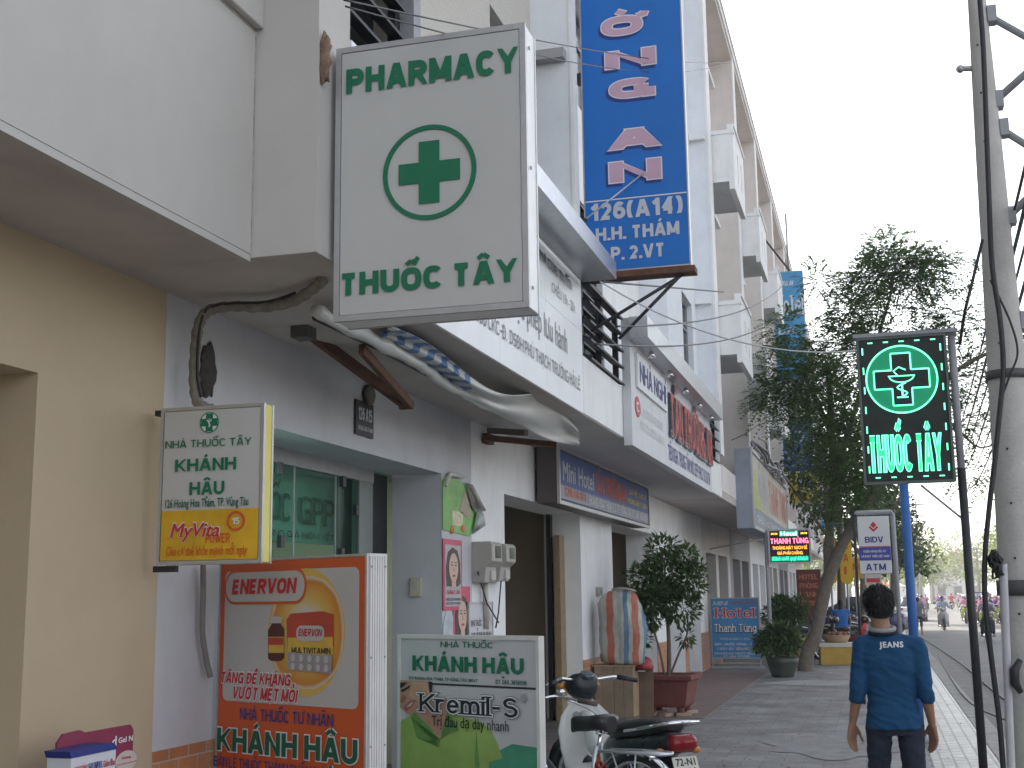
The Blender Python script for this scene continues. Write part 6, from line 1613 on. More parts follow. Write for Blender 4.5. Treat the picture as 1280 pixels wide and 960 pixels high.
# ------------------------------------------------------------------ concrete pole, brackets, cables
PX, PY = .935, 9.0
T = thing('concrete_pole', 'tall tapering concrete utility pole at the right edge with steel arms', 'pole', (PX, PY, 0))
zs = [0, .02] + [k*.5 for k in range(1, 19)]
bm = NB(); tube(bm, [(0,0,z) for z in zs], [.195-.0225*z+.0015*sin(z*9) for z in zs], 28); obj('shaft', bm, mat('grey pole concrete', (.52,.50,.475), .9, .1, 5, .5, 50, dirt=.35, dirtcol=(.30,.28,.25), streak=True), T)
M_STEEL = mat('galvanised arm', (.33,.34,.36), .5, .1, 7)
def yarm(z, zt, name='bracket_arm'):
    bm = NB(); r = .205-.0235*z
    a = Vector((r-.01, 0, z+.32)); b = Vector((r-.01, 0, z-.32)); c = Vector((.52, .0, z)); d = Vector((1.1, 0, z+.05))
    tube(bm, [a, c-Vector((.10,0,-.03)), d+Vector((0,0,.02))], .028, 8); tube(bm, [b, c-Vector((.10,0,.03)), c], .028, 8)
    for q in (a, b): box(bm, q.x-.01, q.x+.05, -.05, .05, q.z-.06, q.z+.06)
    return obj(name, bm, M_STEEL, T)
for py in (70, 215, 460): 
    p = onY(1262, py, PY); yarm(p.z, 0)
for py, h in ((470, .03), (735, .05)):
    p = onY(1255, py, PY); r = .208-.0235*p.z
    bm = NB(); tube(bm, [(0,0,p.z-h),(0,0,p.z+h)], r+.006, 24); obj('steel_band', bm, mat('band steel', (.09,.085,.085), .5, .2, 9), T)
bm = NB()
for k in range(14):
    z = 1.5+k*.36; r = .205-.0235*z; tube(bm, [(-r*.35,-r*.93,z),(-r*.37,-r*.97,z)], .008, 6)
obj('bolt_hole', bm, M_DARK, T)
p = onY(1222, 85, PY); bm = NB(); tube(bm, [(-.05,0,p.z),(-.14,-.02,p.z)], .02, 6); ball(bm, (-.15,-.02,p.z), .03, 8, 6); obj('insulator', bm, M_FRAME, T)
def cable(name, label, P, r=.012, m=None, n=8):
    T = thing(name, label, 'cable', (0,0,0)); obj('strand', tb(smoothpath([Vector(p) for p in P], n), r, 6), m or M_BLACKM, T); return T
def sag(a, b, s, n=12):
    a, b = Vector(a), Vector(b); return [a.lerp(b, i/n)-Vector((0,0,s*4*(i/n)*(1-i/n))) for i in range(n+1)]
Yc = PY-.23
cable('pole_cable', 'thick black cable running down the front of the concrete pole', [onY(1224,-10,Yc), onY(1229,60,Yc), onY(1233,160,Yc), onY(1236,240,Yc), onY(1240,330,Yc), onY(1250,400,Yc), onY(1254,460,Yc), onY(1249,520,Yc), onY(1243,580,Yc), onY(1236,640,Yc), onY(1231,700,Yc), onY(1232,760,Yc), onY(1240,830,Yc), onY(1249,900,Yc), onY(1254,960,Yc), onY(1258,1010,Yc)], .019)
cable('loop_wire', 'thin black wire looping out to the right of the concrete pole', [onY(1238,350,Yc), onY(1262,400,Yc), onY(1272,440,Yc), onY(1262,470,Yc), onY(1252,500,Yc), onY(1246,540,Yc)], .008)
cable('hanging_wire', 'pair of twisted wires hanging left of the concrete pole', [onY(1228,300,Yc+.1), onY(1216,350,Yc), onY(1206,390,Yc), onY(1200,430,Yc+.3)], .012)
cable('grey_conduit', 'pale grey conduit clipped to the lower left of the concrete pole', [onY(1254,705,Yc), onY(1256,760,Yc), onY(1260,860,Yc), onY(1264,960,Yc), onY(1267,1020,Yc)], .028, mat('pale conduit', (.50,.49,.52), .5, .08, 5))
T = thing('cable_coil', 'bundle of black coiled cable fixed to the concrete pole at eye height', 'cable coil', (0,0,0))
bm = NB(); c = onY(1247, 705, Yc)
for k in range(6): tube(bm, [c+Vector((-.01+.035*cos(t+k)*(1-.06*k)+.012*sin(4*t+2*k), -.012*k+.015*sin(3*t+k), .085*sin(t+.4*k)*(1-.07*k)+.015*cos(5*t+k))) for t in [2*pi*j/16 for j in range(17)]], .008, 5)
obj('coil', bm, M_BLACKM, T)
T = thing('dark_cover', 'small black hand grip shaped cover on the right side of the concrete pole', 'cover', (0,0,0))
obj('cover', tb([onY(1275,825,Yc-.02), onY(1268,838,Yc-.04), onY(1269,855,Yc-.04), onY(1276,865,Yc-.02)], [.02,.03,.03,.02], 8), M_BLACKM, T)
# bundles of overhead cable passing right of the pole, dropping away down the street
far_pt = lambda k: Vector((1.9+.12*k, 46, 5.6-.14*k))
names = ['overhead cable, uppermost of the bundle crossing behind the concrete pole', 'overhead cable, second of the bundle crossing behind the concrete pole', 'overhead cable, third of the bundle crossing behind the concrete pole', 'overhead cable, fourth of the bundle crossing behind the concrete pole', 'overhead cable, fifth of the bundle crossing behind the concrete pole', 'overhead cable, lowest of the bundle crossing behind the concrete pole']
for k in range(6):
    a = onY(1295+6*k, 150+28*k, 7.0+.3*k); b = onY(1192+4*k, 560+10*k, 40+k)
    T = cable('overhead_cable', names[k], sag(a, b, .12+.05*k), .011+.004*(k % 2)); T['group'] = 'overhead cables by the pole'
pa = PY
# thin lines crossing the street to the facade
cable('service_wire', 'thin dark wire crossing in front of the blue upright lightbox, the upper one', sag(onX(430,0,-2.0)+Vector((0,0,0)), onY(912,78,20), .1), .0045)
cable('service_wire', 'thin dark wire crossing in front of the blue upright lightbox, the lower one', sag(onX(432,8,-2.0), onY(915,76,20.5), .25), .004)
cable('service_wire', 'pale wire from the glowing pharmacy sign to the hotel canopy', sag(onY(1072,438,12.0), onX(750,352,-2.25), .22), .007, M_FRAME)
cable('service_wire', 'dark wire from the upright hotel sign down to the hotel canopy', sag(onY(985,350,37.9), onX(770,408,-2.2), .35), .011)
cable('service_wire', 'second dark wire sagging below the first to the hotel canopy', sag(onY(1000,372,36), onX(745,430,-2.3), .45), .010)
cable('service_wire', 'thin dark rod like wire over the hotel canopy', sag(onX(752,352,-2.3), onX(905,365,-2.3), .0), .012)
cable('service_wire', 'dark wire drooping on the balcony houses under the tree crown', sag(onX(915,550,-2.4), onY(965,512,36), .1), .012)
cable('ground_cable', 'black cable lying across the paving beside the kerb', [onZ(1172,818,.02), onZ(1190,850,.02), onZ(1215,880,.02), onZ(1262,902,.02)], .012)
cable('road_cable', 'dark cable lying along the gutter of the road', [onZ(1150,796,-.13), onZ(1195,825,-.13), onZ(1240,862,-.13), onZ(1290,900,-.13)], .014)
# tangled cables on the fascia of the row
T = thing('cable_tangle', 'tangle of grey cables on top of the faded red letter fascia sign', 'cables', (0,0,0))
bm = NB(); rk = random.Random(8)
for k in range(12):
    y0 = 25.5+rk.random()*2; y1 = 33+rk.random()*3
    P_ = [Vector((-2.25+rk.uniform(-.1,.15), y0+(y1-y0)*i/5, 4.6+rk.uniform(-.15,.25))) for i in range(6)]
    tube(bm, smoothpath(P_, 4), .025, 5)
obj('strand', bm, M_GREYM, T)
T = thing('utility_pole', 'thin grey lamp post far down the street against the sky', 'pole', (3.3, 105, -.15))
obj('shaft', tb([(0,0,0),(0,0,9.5)], [.12,.07], 10), M_FRAME, T); bm = NB(); box(bm, -.7, .7, -.05, .05, 8.6, 8.75); box(bm, -.5, .5, -.05, .05, 7.7, 7.82); obj('cross_arm', bm, M_FRAME, T)
# ------------------------------------------------------------------ crates on the pavement by the parked bikes
T = thing('foam_box', 'yellowed foam box with a white lid standing on the pavement by the parked bikes', 'box', (-.98, 31.0, 0), radians(6))
obj('body', bx(-.42,.42,-.3,.3,0,.40), mat('yellow carton', (.48,.30,.06), .7, .15, 5, dirt=.3), T, bevel=.01); obj('lid', bx(-.44,.44,-.32,.32,.401,.50), mat('white foam', (.56,.54,.50), .8, .06, 9), T, bevel=.01)
T = thing('market_basket', 'shallow brown basket of goods on top of the foam box', 'basket', (-1.0, 31.0, .503))
bm = NB(); tube(bm, [(0,0,0),(0,0,.02),(0,0,.16),(0,0,.17)], [.24,.26,.33,.31], 18); obj('basket', bm, M_WOOD, T)
bm = NB()
for k in range(14): ball(bm, (.2*cos(k*2.4)*(k/14)**.5, .2*sin(k*2.4)*(k/14)**.5, .18), .07, 8, 6)
obj('goods', bm, mat('brown fruit', (.22,.09,.05), .6, .3, 5), T)

# litter on the paving
bm = NB(); rk = random.Random(77)
for k in range(170):
    x, y = rk.uniform(-2.6, 1.0), rk.uniform(10.5, 34); a = rk.uniform(0, 6.28); l = rk.uniform(.015, .05); z = .008
    p = [Vector((x+l*cos(a), y+l*sin(a), z+rk.uniform(0,.012))), Vector((x+.4*l*cos(a+1.6), y+.4*l*sin(a+1.6), z+.004)), Vector((x-l*cos(a), y-l*sin(a), z+rk.uniform(0,.01))), Vector((x+.4*l*cos(a-1.6), y+.4*l*sin(a-1.6), z))]
    bm.faces.new([bm.verts.new(q) for q in p])
tag(obj('leaf_litter', bm, leafmat('dry leaf litter', (.05,.04,.02), (.20,.16,.06), .1)), kind='stuff')
def stain(name, label, x, y, rx, ry, m, seed):
    bm = NB(); rk = random.Random(seed); c = bm.verts.new((x, y, .0062)); R = []
    for k in range(40):
        a = 2*pi*k/40; f = 1+.35*noise.noise(Vector((cos(a)*1.7+seed, sin(a)*1.7, 0)))+.12*noise.noise(Vector((cos(a)*6+seed, sin(a)*6, 0))); R.append(bm.verts.new((x+rx*f*cos(a), y+ry*f*sin(a), .006)))
    for k in range(40): bm.faces.new((c, R[k], R[(k+1) % 40]))
    structure(name, bm, m)
stain('repair_patch', '', -1.1, 24.5, .9, .75, mat('cement repair', (.34,.335,.32), .9, .15, 6, .3, 60, dirt=.5, dirtcol=(.14,.13,.12)), 5)
stain('repair_patch', '', -.6, 14.6, .7, 1.1, mat('dark cement repair', (.25,.245,.24), .8, .2, 6, .4, 60, dirt=.5, dirtcol=(.12,.11,.10)), 8)
# ------------------------------------------------------------------ motorbike prototype (+y is forward)
M_TYRE = mat('tyre rubber', (.018,.018,.019), .75, .2, 12)
M_SEATB = mat('black seat vinyl', (.016,.016,.018), .32, .15, 6, .12, 60)
M_PLW = mat('white plastic', (.58,.58,.56), .35, .05, 4, dirt=.25, dirtcol=(.33,.30,.27))
M_PLB = mat('black plastic', (.018,.02,.026), .28, .2, 6)
M_REDG = mat('red tail lens', (.20,.006,.008), .15, .1, 6)
M_ENG = mat('grey engine casting', (.22,.22,.22), .5, .15, 9, metal=.5, dirt=.4, dirtcol=(.06,.05,.04))
M_AMB = mat('amber lens', (.55,.20,.02), .2, .05, 6)
M_LENS = mat('headlight lens', (.65,.66,.66), .08, .05, 6, spec=.8)
def torus(bm, c, R, r, n=32, k=8, axis='x'):
    P = [Vector((0, R*cos(2*pi*i/n), R*sin(2*pi*i/n))) for i in range(n)]
    rings = []
    for i, p in enumerate(P):
        d = p.normalized()
        rings.append([bm.verts.new(Vector(c)+p+d*r*cos(2*pi*j/k)+Vector((r*sin(2*pi*j/k),0,0))) for j in range(k)])
    for i in range(n):
        A, B = rings[i], rings[(i+1)%n]
        for j in range(k):
            f = bm.faces.new((A[j], A[(j+1)%k], B[(j+1)%k], B[j])); f.smooth = True
    return bm
def wheel(parent, y, r, spokes=18, tr=.038, fine=True):
    W = obj('wheel', torus(NB(), (0,y,r), r-tr, tr, 36 if fine else 20, 8 if fine else 6), M_TYRE, parent)
    obj('rim', torus(NB(), (0,y,r), r-tr*1.9, .014, 36 if fine else 20, 6), M_CHROME, W)
    bm = NB(); tube(bm, [(-.05,y,r),(.05,y,r)], .045, 12)
    for k in range(spokes):
        a = 2*pi*k/spokes; tube(bm, [(.03*(-1)**k,y+.03*cos(a),r+.03*sin(a)),(0,y+(r-tr*1.9)*cos(a+.2),r+(r-tr*1.9)*sin(a+.2))], .0022 if fine else .004, 4)
    obj('spokes', bm, M_CHROME, W)
    return W
def arcstrip(bm, y, z, R, a0, a1, wd, n=16, th=.004):
    """mudguard: a curved strip round an axle"""
    rows = []
    for i in range(n+1):
        a = a0+(a1-a0)*i/n
        rows.append([Vector((x, y+(R-abs(x)*abs(x)*3)*cos(a), z+(R-abs(x)*abs(x)*3)*sin(a))) for x in (-wd,-wd*.6,0,wd*.6,wd)] + [Vector((x, y+(R-th-abs(x)**2*3)*cos(a), z+(R-th-abs(x)**2*3)*sin(a))) for x in (wd,wd*.6,0,-wd*.6,-wd)])
    return loft(bm, rows)
def make_motorbike(label, body=M_PLW, loc=(0,0,0), rz=0, fine=True, mirrors=True, group=None, plate=None):
    T = thing('motorbike', label, 'motorbike', loc, rz, group)
    r = .285; fy, ry = .60, -.60
    wheel(T, fy, r, fine=fine); wheel(T, ry, r, fine=fine)
    obj('front_mudguard', arcstrip(NB(), fy, r, r+.035, radians(-15), radians(150), .055), M_PLB, T)
    obj('rear_mudguard', arcstrip(NB(), ry, r, r+.045, radians(40), radians(205), .065), M_PLB, T)
    bm = NB()
    for s in (-1, 1): tube(bm, [(s*.065,fy,r),(s*.07,fy-.06,r+.32),(s*.05,fy-.2,r+.50)], [.022,.026,.028], 8)
    obj('fork', bm, M_GREYM, T)
    # leg shield: a broad curved sheet behind the front wheel
    rows = []
    for z, hw, y0, cv in ((.30,.15,.20,.10),(.42,.235,.25,.13),(.55,.25,.29,.13),(.68,.245,.335,.12),(.78,.20,.37,.10),(.86,.12,.40,.05),(.90,.07,.41,.03)):
        out = [Vector((hw*u, y0+cv*(1-u*u)*.6+.02, z)) for u in (-1,-.7,-.35,0,.35,.7,1)]
        rows.append(out + [p-Vector((0,.014,0)) for p in out[::-1]])
    obj('leg_shield', loft(NB(), rows), body, T)
    # handlebar cowl with the lamp
    bm = NB(); loft(bm, [ell(0,.40,.88,.05,.06,18), ell(0,.42,.93,.10,.11,18,2.6), ell(0,.44,.99,.125,.125,18,2.8), ell(0,.42,1.04,.12,.10,18,2.6), ell(0,.38,1.075,.09,.055,18), ell(0,.37,1.085,.03,.02,18)])
    cw = obj('handlebar_cowl', bm, M_PLB, T)
    ll = NB(); ball(ll, (0,.545,.985), (.075,.035,.065), 16, 10); obj('headlight', ll, M_LENS, cw)
    obj('dial', tb([(0,.345,1.055),(0,.335,1.085)], [.055,.05], 14), M_GLASSD, cw)
    bm = NB(); tube(bm, [(-.34,.24,1.03),(-.22,.32,1.05),(-.08,.39,1.03),(.08,.39,1.03),(.22,.32,1.05),(.34,.24,1.03)], .014, 8); hb = obj('handlebar', bm, M_CHROME, T)
    for s in (-1, 1):
        obj('grip', tb([(s*.24,.305,1.048),(s*.37,.22,1.022)], .019, 10), M_PLB, hb)
        obj('lever', tb([(s*.20,.36,1.04),(s*.30,.34,1.03),(s*.37,.29,1.01)], .007, 6), M_CHROME, hb)
        mr_ = NB(); tube(mr_, [(s*.22,.32,1.06),(s*.26,.30,1.17),(s*.33,.27,1.24)], .006, 6); ball(mr_, (s*.35,.26,1.27), (.06,.018,.04), 12, 8)
        if mirrors: obj('mirror', mr_, M_PLB, hb)
        else: mr_.free()
        am = NB(); ball(am, (s*.15,.47,.985), (.03,.03,.022), 10, 6); obj('indicator', am, M_AMB, cw)
    # spine, body, seat
    bm = NB(); tube(bm, [(0,.36,.80),(0,.24,.56),(0,.06,.47),(0,-.2,.48),(0,-.45,.58)], [.05,.06,.065,.07,.07], 12); obj('spine', bm, body, T)
    bm = NB(); loft(bm, [[Vector((x*hw/.1, y, zc+z)) for x, z in ((-.1,-h),(-.1,h*.5),(-.06,h),(.06,h),(.1,h*.5),(.1,-h),(.05,-h*1.2),(-.05,-h*1.2))] for y, hw, zc, h in ((.0,.07,.56,.08),(-.12,.11,.57,.12),(-.4,.13,.60,.13),(-.65,.12,.66,.09),(-.82,.09,.70,.06),(-.88,.07,.70,.05))]); obj('side_panel', bm, M_PLB, T)
    bm = NB(); rows = []
    for y, hw, zt, th in ((.02,.05,.76,.08),(-.02,.10,.79,.11),(-.14,.135,.795,.13),(-.28,.145,.785,.13),(-.38,.15,.81,.14),(-.55,.145,.83,.14),(-.70,.13,.835,.11),(-.80,.10,.83,.08),(-.84,.06,.82,.05)):
        rows.append([Vector((hw*cos(a), y, zt-th/2+th/2*(abs(sin(a))**.6)*math.copysign(1,sin(a)))) for a in [2*pi*k/16 for k in range(16)]])
    obj('seat', loft(bm, rows), M_SEATB, T)
    bm = NB(); tube(bm, [(-.155,-.45,.74),(-.165,-.70,.78),(-.14,-.90,.82),(0,-.95,.83),(.14,-.90,.82),(.165,-.70,.78),(.155,-.45,.74)], .013, 8); obj('grab_rail', bm, M_CHROME, T)
    bm = NB(); loft(bm, [ell(0,0,-.055,.085,.03,16,3), ell(0,-.02,-.02,.105,.045,16,3), ell(0,-.02,.03,.10,.05,16,3), ell(0,0,.06,.08,.035,16,3)])
    tl = obj('tail_light', bm, M_REDG, T); tl.location = (0,-.90,.69)
    for s in (-1, 1):
        am = NB(); ball(am, (s*.14,-.86,.64), (.035,.03,.025), 10, 6); obj('indicator', am, M_AMB, T)
    pl = obj('number_plate', bx(-.095,.095,-.004,.004,-.07,.07), mat('pale number plate', (.62,.60,.52), .5, .06, 8, dirt=.2), T, bevel=.003)
    pl.location = (0,-.955,.545); pl.rotation_euler = (radians(-22),0,0)
    if plate:
        for k, s in enumerate(plate):
            me = textmesh(s, .03)
            co = np.array([v.co[:] for v in me.vertices]); lo, hi = co[:,0].min(), co[:,0].max(); c_ = capheight()
            for v, q in zip(me.vertices, co): v.co = Vector((-.075+(q[0]-lo)/(hi-lo)*.15, -.0055-q[2], (.012-.062*k)+q[1]/c_*.045))
            obj('plate_lettering', me, M_BLK, pl)
    bm = NB(); tube(bm, [(-.12,.05,.27),(.12,.05,.27)], .10, 16); box(bm, -.07,.07,-.14,.08,.22,.42); tube(bm, [(0,.08,.30),(0,.24,.33)], [.075,.065], 12); obj('engine', bm, M_ENG, T, bevel=.01)
    bm = NB(); tube(bm, [(.07,.2,.27),(.11,.1,.17),(.13,-.2,.18),(.14,-.45,.24),(.145,-.85,.31)], [.018,.02,.022,.045,.04], 10); obj('exhaust', bm, M_CHROME, T)
    bm = NB(); tube(bm, [(-.14,-.6,.285),(-.1,-.1,.29)], .02, 6); tube(bm, [(.1,-.6,.285),(.1,-.1,.29)], .02, 6)
    for s in (-1, 1): tube(bm, [(s*.14,-.6,.29),(s*.13,-.62,.62)], [.028,.024], 8)
    obj('swing_arm', bm, M_ENG, T)
    bm = NB()
    for s in (-1, 1): tube(bm, [(s*.08,-.02,.18),(s*.27,-.02,.2)], .016, 6); tube(bm, [(s*.08,-.12,.2),(s*.12,-.26,.02)], .012, 6)
    obj('footrest', bm, M_PLB, T)
    return T

front = make_motorbike('white and black motorbike parked behind the bicycle, its rear plate towards the camera', M_PLW, (-1.90, 9.12, .0), radians(42), mirrors=False, plate=('72-N1', '1146'))

# ------------------------------------------------------------------ bicycle
T = thing('bicycle', 'old bicycle with black saddle, red lugs and chrome rack, in front of the motorbike', 'bicycle', (-1.95, 8.27, 0), radians(60))
M_FRR = mat('red bicycle frame', (.30,.02,.015), .35, .1, 7)
wheel(T, -.50, .33, 28, .018); wheel(T, .56, .33, 28, .018)
obj('rear_mudguard', arcstrip(NB(), -.50, .33, .365, radians(10), radians(200), .03), M_CHROME, T)
obj('front_mudguard', arcstrip(NB(), .56, .33, .365, radians(-10), radians(150), .03), M_CHROME, T)
bm = NB(); tube(bm, [(0,-.08,.30),(0,-.17,.62)], .016, 8); tube(bm, [(0,-.08,.30),(0,.40,.62)], .018, 8); tube(bm, [(0,-.12,.42),(0,.1,.42),(0,.39,.66)], .016, 8); tube(bm, [(0,.36,.76),(0,.43,.56)], .020, 8)
for s in (-1, 1): tube(bm, [(s*.02,-.165,.60),(s*.05,-.50,.33)], .009, 6); tube(bm, [(s*.03,-.08,.30),(s*.05,-.5,.33)], .010, 6); tube(bm, [(s*.05,.43,.56),(s*.055,.56,.33)], .012, 6)
obj('frame', bm, mat('dark grey bicycle frame', (.09,.09,.10), .4, .1, 7), T)
bm = NB(); tube(bm, [(0,-.155,.55),(0,-.172,.63)], .024, 8)
for s in (-1, 1): tube(bm, [(s*.02,-.165,.60),(s*.03,-.25,.53)], .014, 6)
obj('red_lug', bm, M_FRR, T)
obj('seat_post', tb([(0,-.17,.60),(0,-.21,.80)], .0135, 10), M_CHROME, T)
bm = NB(); rows = []
for y, hw, zt in ((.06,.018,.865),(.02,.03,.875),(-.06,.05,.88),(-.14,.085,.89),(-.21,.105,.90),(-.265,.095,.90),(-.285,.05,.885)):
    rows.append([Vector((hw*cos(a), -.02+y, zt-.035+.035*(abs(sin(a))**.7)*math.copysign(1,sin(a))-(.03 if sin(a) < -.3 else 0))) for a in [2*pi*k/14 for k in range(14)]])
sd_ = obj('saddle', loft(bm, rows), M_SEATB, T)
bm = NB()
for s in (-.06, .06): tube(bm, [(s+.016*cos(k*1.1), -.24+.016*sin(k*1.1), .78+.0022*k) for k in range(30)], .004, 5)
tube(bm, [(-.07,-.24,.78),(.07,-.24,.78)], .006, 6); tube(bm, [(0,.0,.82),(0,-.22,.80)], .007, 6); obj('springs', bm, M_CHROME, sd_)
bm = NB()
tube(bm, [(-.06,-.24,.675),(-.075,-.5,.685),(-.07,-.74,.69),(0,-.79,.69),(.07,-.74,.69),(.075,-.5,.685),(.06,-.24,.675)], .009, 8)
for x in (-.035, 0, .035): tube(bm, [(x,-.26,.68),(x,-.77,.69)], .005, 6)
for s in (-1, 1): tube(bm, [(s*.06,-.5,.33),(s*.072,-.56,.68)], .006, 6); tube(bm, [(s*.055,-.5,.33),(s*.07,-.36,.68)], .006, 6)
box(bm, -.07,.07,-.45,-.43,.672,.682); box(bm, -.07,.07,-.66,-.64,.676,.688)
obj('rack', bm, M_ALU, T)
bm = NB(); tube(bm, smoothpath([Vector(p) for p in ((.30,.14,.93),(.27,.28,.95),(.20,.40,.97),(.05,.42,.95),(-.05,.42,.95),(-.20,.40,.97),(-.27,.28,.95),(-.30,.14,.93))], 4), .011, 8); tube(bm, [(0,.37,.74),(0,.415,.95)], .013, 8); hb = obj('handlebar', bm, M_CHROME, T)
for s in (-1, 1):
    obj('grip', tb([(s*.278,.24,.945),(s*.305,.10,.925)], .018, 10), mat('brown rubber grip', (.10,.075,.07), .6, .15, 9), hb)
    obj('brake_lever', tb(smoothpath([Vector((s*.24,.35,.955)), Vector((s*.30,.30,.925)), Vector((s*.335,.18,.875)), Vector((s*.34,.12,.845))], 3), .006, 6), M_CHROME, hb)
bl_ = NB(); ball(bl_, (.22,.36,1.0), (.032,.032,.02), 14, 8); obj('bell', bl_, M_CHROME, hb)
bm = NB(); tube(bm, [(.05,-.08,.30),(.055,-.08,.30)], .095, 24); tube(bm, [(.06,-.08,.30),(.10,.02,.16)], .01, 6); tube(bm, [(-.06,-.08,.30),(-.1,-.18,.44)], .01, 6); box(bm, .08,.17,.0,.05,.145,.165); box(bm, -.17,-.08,-.2,-.15,.43,.45); obj('crank', bm, M_ENG, T)
bm = NB(); box(bm, .04,.075,-.52,.02,.235,.38); obj('chain_guard', bm, M_FRR, T, bevel=.01)
obj('pump', tb([(-.03,-.12,.34),(-.03,-.19,.70)], .014, 8), M_ALU, T)

# ------------------------------------------------------------------ people
M_SKIN = mat('tan skin', (.30,.165,.105), .55, .08, 14)
M_HAIR = mat('black hair', (.012,.011,.011), .45, .3, 60)
def cap_(bm, a, b, ra, rb, n=14, sqz=None):
    """rounded tapering limb"""
    a, b = Vector(a), Vector(b); d = (b-a); L_ = d.length
    if L_ < 1e-6: ball(bm, a, ra, n, 8); return
    d.normalize(); P = []; R = []
    for k in (-1, -.8, -.45): P.append(a+d*ra*k); R.append(ra*sqrt(max(.02, 1-k*k)))
    for k in (0, .25, .5, .75, 1): P.append(a+(b-a)*k); R.append(ra+(rb-ra)*k)
    for k in (.45, .8, 1): P.append(b+d*rb*k); R.append(rb*sqrt(max(.02, 1-k*k)))
    tube(bm, P, R, n)
def headmesh(bm, c, tilt=0, yaw=0, s=1.0, sex='m'):
    M = Matrix.Rotation(yaw, 3, 'Z') @ Matrix.Rotation(tilt, 3, 'X')
    b2 = NB()
    ball(b2, (0,-.005,.02), (.074*s,.092*s,.092*s), 24, 16)          # skull
    ball(b2, (0,.030*s,-.045*s), (.056*s,.058*s,.068*s), 20, 14)    # jaw
    ball(b2, (0,.068*s,-.092*s), (.022*s,.018*s,.017*s), 12, 8)     # chin
    cap_(b2, (0,.090*s,.015*s), (0,.104*s,-.022*s), .009*s, .013*s, 10)   # nose
    for q in (-1, 1):
        ball(b2, (q*.076*s,-.008*s,-.008*s), (.010*s,.020*s,.032*s), 12, 8)   # ears
        ball(b2, (q*.030*s,.082*s,.030*s), (.022*s,.010*s,.007*s), 10, 6)  # brows
        ball(b2, (q*.042*s,.062*s,-.018*s), (.020*s,.018*s,.016*s), 10, 8)    # cheeks
    ball(b2, (0,.086*s,-.050*s), (.024*s,.012*s,.006*s), 12, 6); ball(b2, (0,.084*s,-.061*s), (.021*s,.012*s,.006*s), 12, 6)  # lips
    for v in b2.verts: v.co = M @ v.co + Vector(c)
    tmp = bpy.data.meshes.new('tmp'); b2.to_mesh(tmp); b2.free(); bm.from_mesh(tmp); bpy.data.meshes.remove(tmp)
def handmesh(bm, w_, d, palm, s=1.0, side=1, curl=.5):
    """w_ wrist, d pointing direction, palm = palm normal direction"""
    w_, d, palm = Vector(w_), Vector(d).normalized(), Vector(palm); palm = (palm-d*palm.dot(d)).normalized(); sx = d.cross(palm).normalized()*side
    # palm
    for u, r in ((-.026,.0145),(-.009,.0155),(.009,.0155),(.026,.0145)): cap_(bm, w_+d*.012+sx*u*.6*s, w_+d*.085*s+sx*u*s, r*s, r*.80*s, 10)
    for k, (u, ln) in enumerate(((.029,.068),(.0098,.078),(-.0098,.073),(-.028,.056))):
        p = w_+d*.088*s+sx*u*s; dd = d; a = curl*(.8+.15*k)
        for seg, f, r0, r1 in ((0,.45,.0088,.0082),(1,.32,.0082,.0076),(2,.23,.0076,.0066)):
            dd = (Matrix.Rotation(0,3,'X') @ dd)
            dd = (dd*cos(a*.75) + palm*sin(a*.75)).normalized(); palm2 = palm
            q = p+dd*ln*f*s; cap_(bm, p, q, r0*s, r1*s, 8); p = q
    p = w_+d*.022*s+sx*.028*s; dd = (d*.8+sx*.45+palm*.35).normalized()
    q = p+dd*.042*s; cap_(bm, p, q, .0135*s, .0105*s, 8); dd2 = (d*.9+sx*.15+palm*.4).normalized(); q2 = q+dd2*.030*s; cap_(bm, q, q2, .0102*s, .0088*s, 8); cap_(bm, q2, q2+dd2*.022*s, .0088*s, .0072*s, 8)
STAND = dict(pelvis=(0,0,.92), waist=(0,.0,1.04), chest=(0,-.005,1.24), neck=(0,-.015,1.40), head=(0,.015,1.545), tilt=0, yaw=0,
             sh=((-.185,-.01,1.345),(.185,-.01,1.345)), el=((-.235,-.03,1.08),(.235,-.03,1.08)), wr=((-.255,.03,.85),(.255,.03,.85)), hd=((0.02,.12,-1),(-.02,.12,-1)), pm=((1,.1,0),(-1,.1,0)), curl=.55,
             hip=((-.09,0,.88),(.09,0,.88)), kn=((-.10,.02,.48),(.10,.02,.48)), an=((-.10,-.03,.09),(.10,-.03,.09)), toe=((-.12,.14,.03),(.12,.14,.03)))
def wrinkle(me, amp, sc=(9,9,22), seed=0):
    n = len(me.vertices); nr = [v.normal.copy() for v in me.vertices]
    for v, q in zip(me.vertices, nr):
        p = v.co; f = noise.noise(Vector((p.x*sc[0]+seed, p.y*sc[1], p.z*sc[2]+p.x*9)))
        f2 = noise.noise(Vector((p.x*5+seed, p.y*5, p.z*5)))
        v.co = p + q*amp*(1-abs(f)*2.2 + .8*f2)
    me.update()
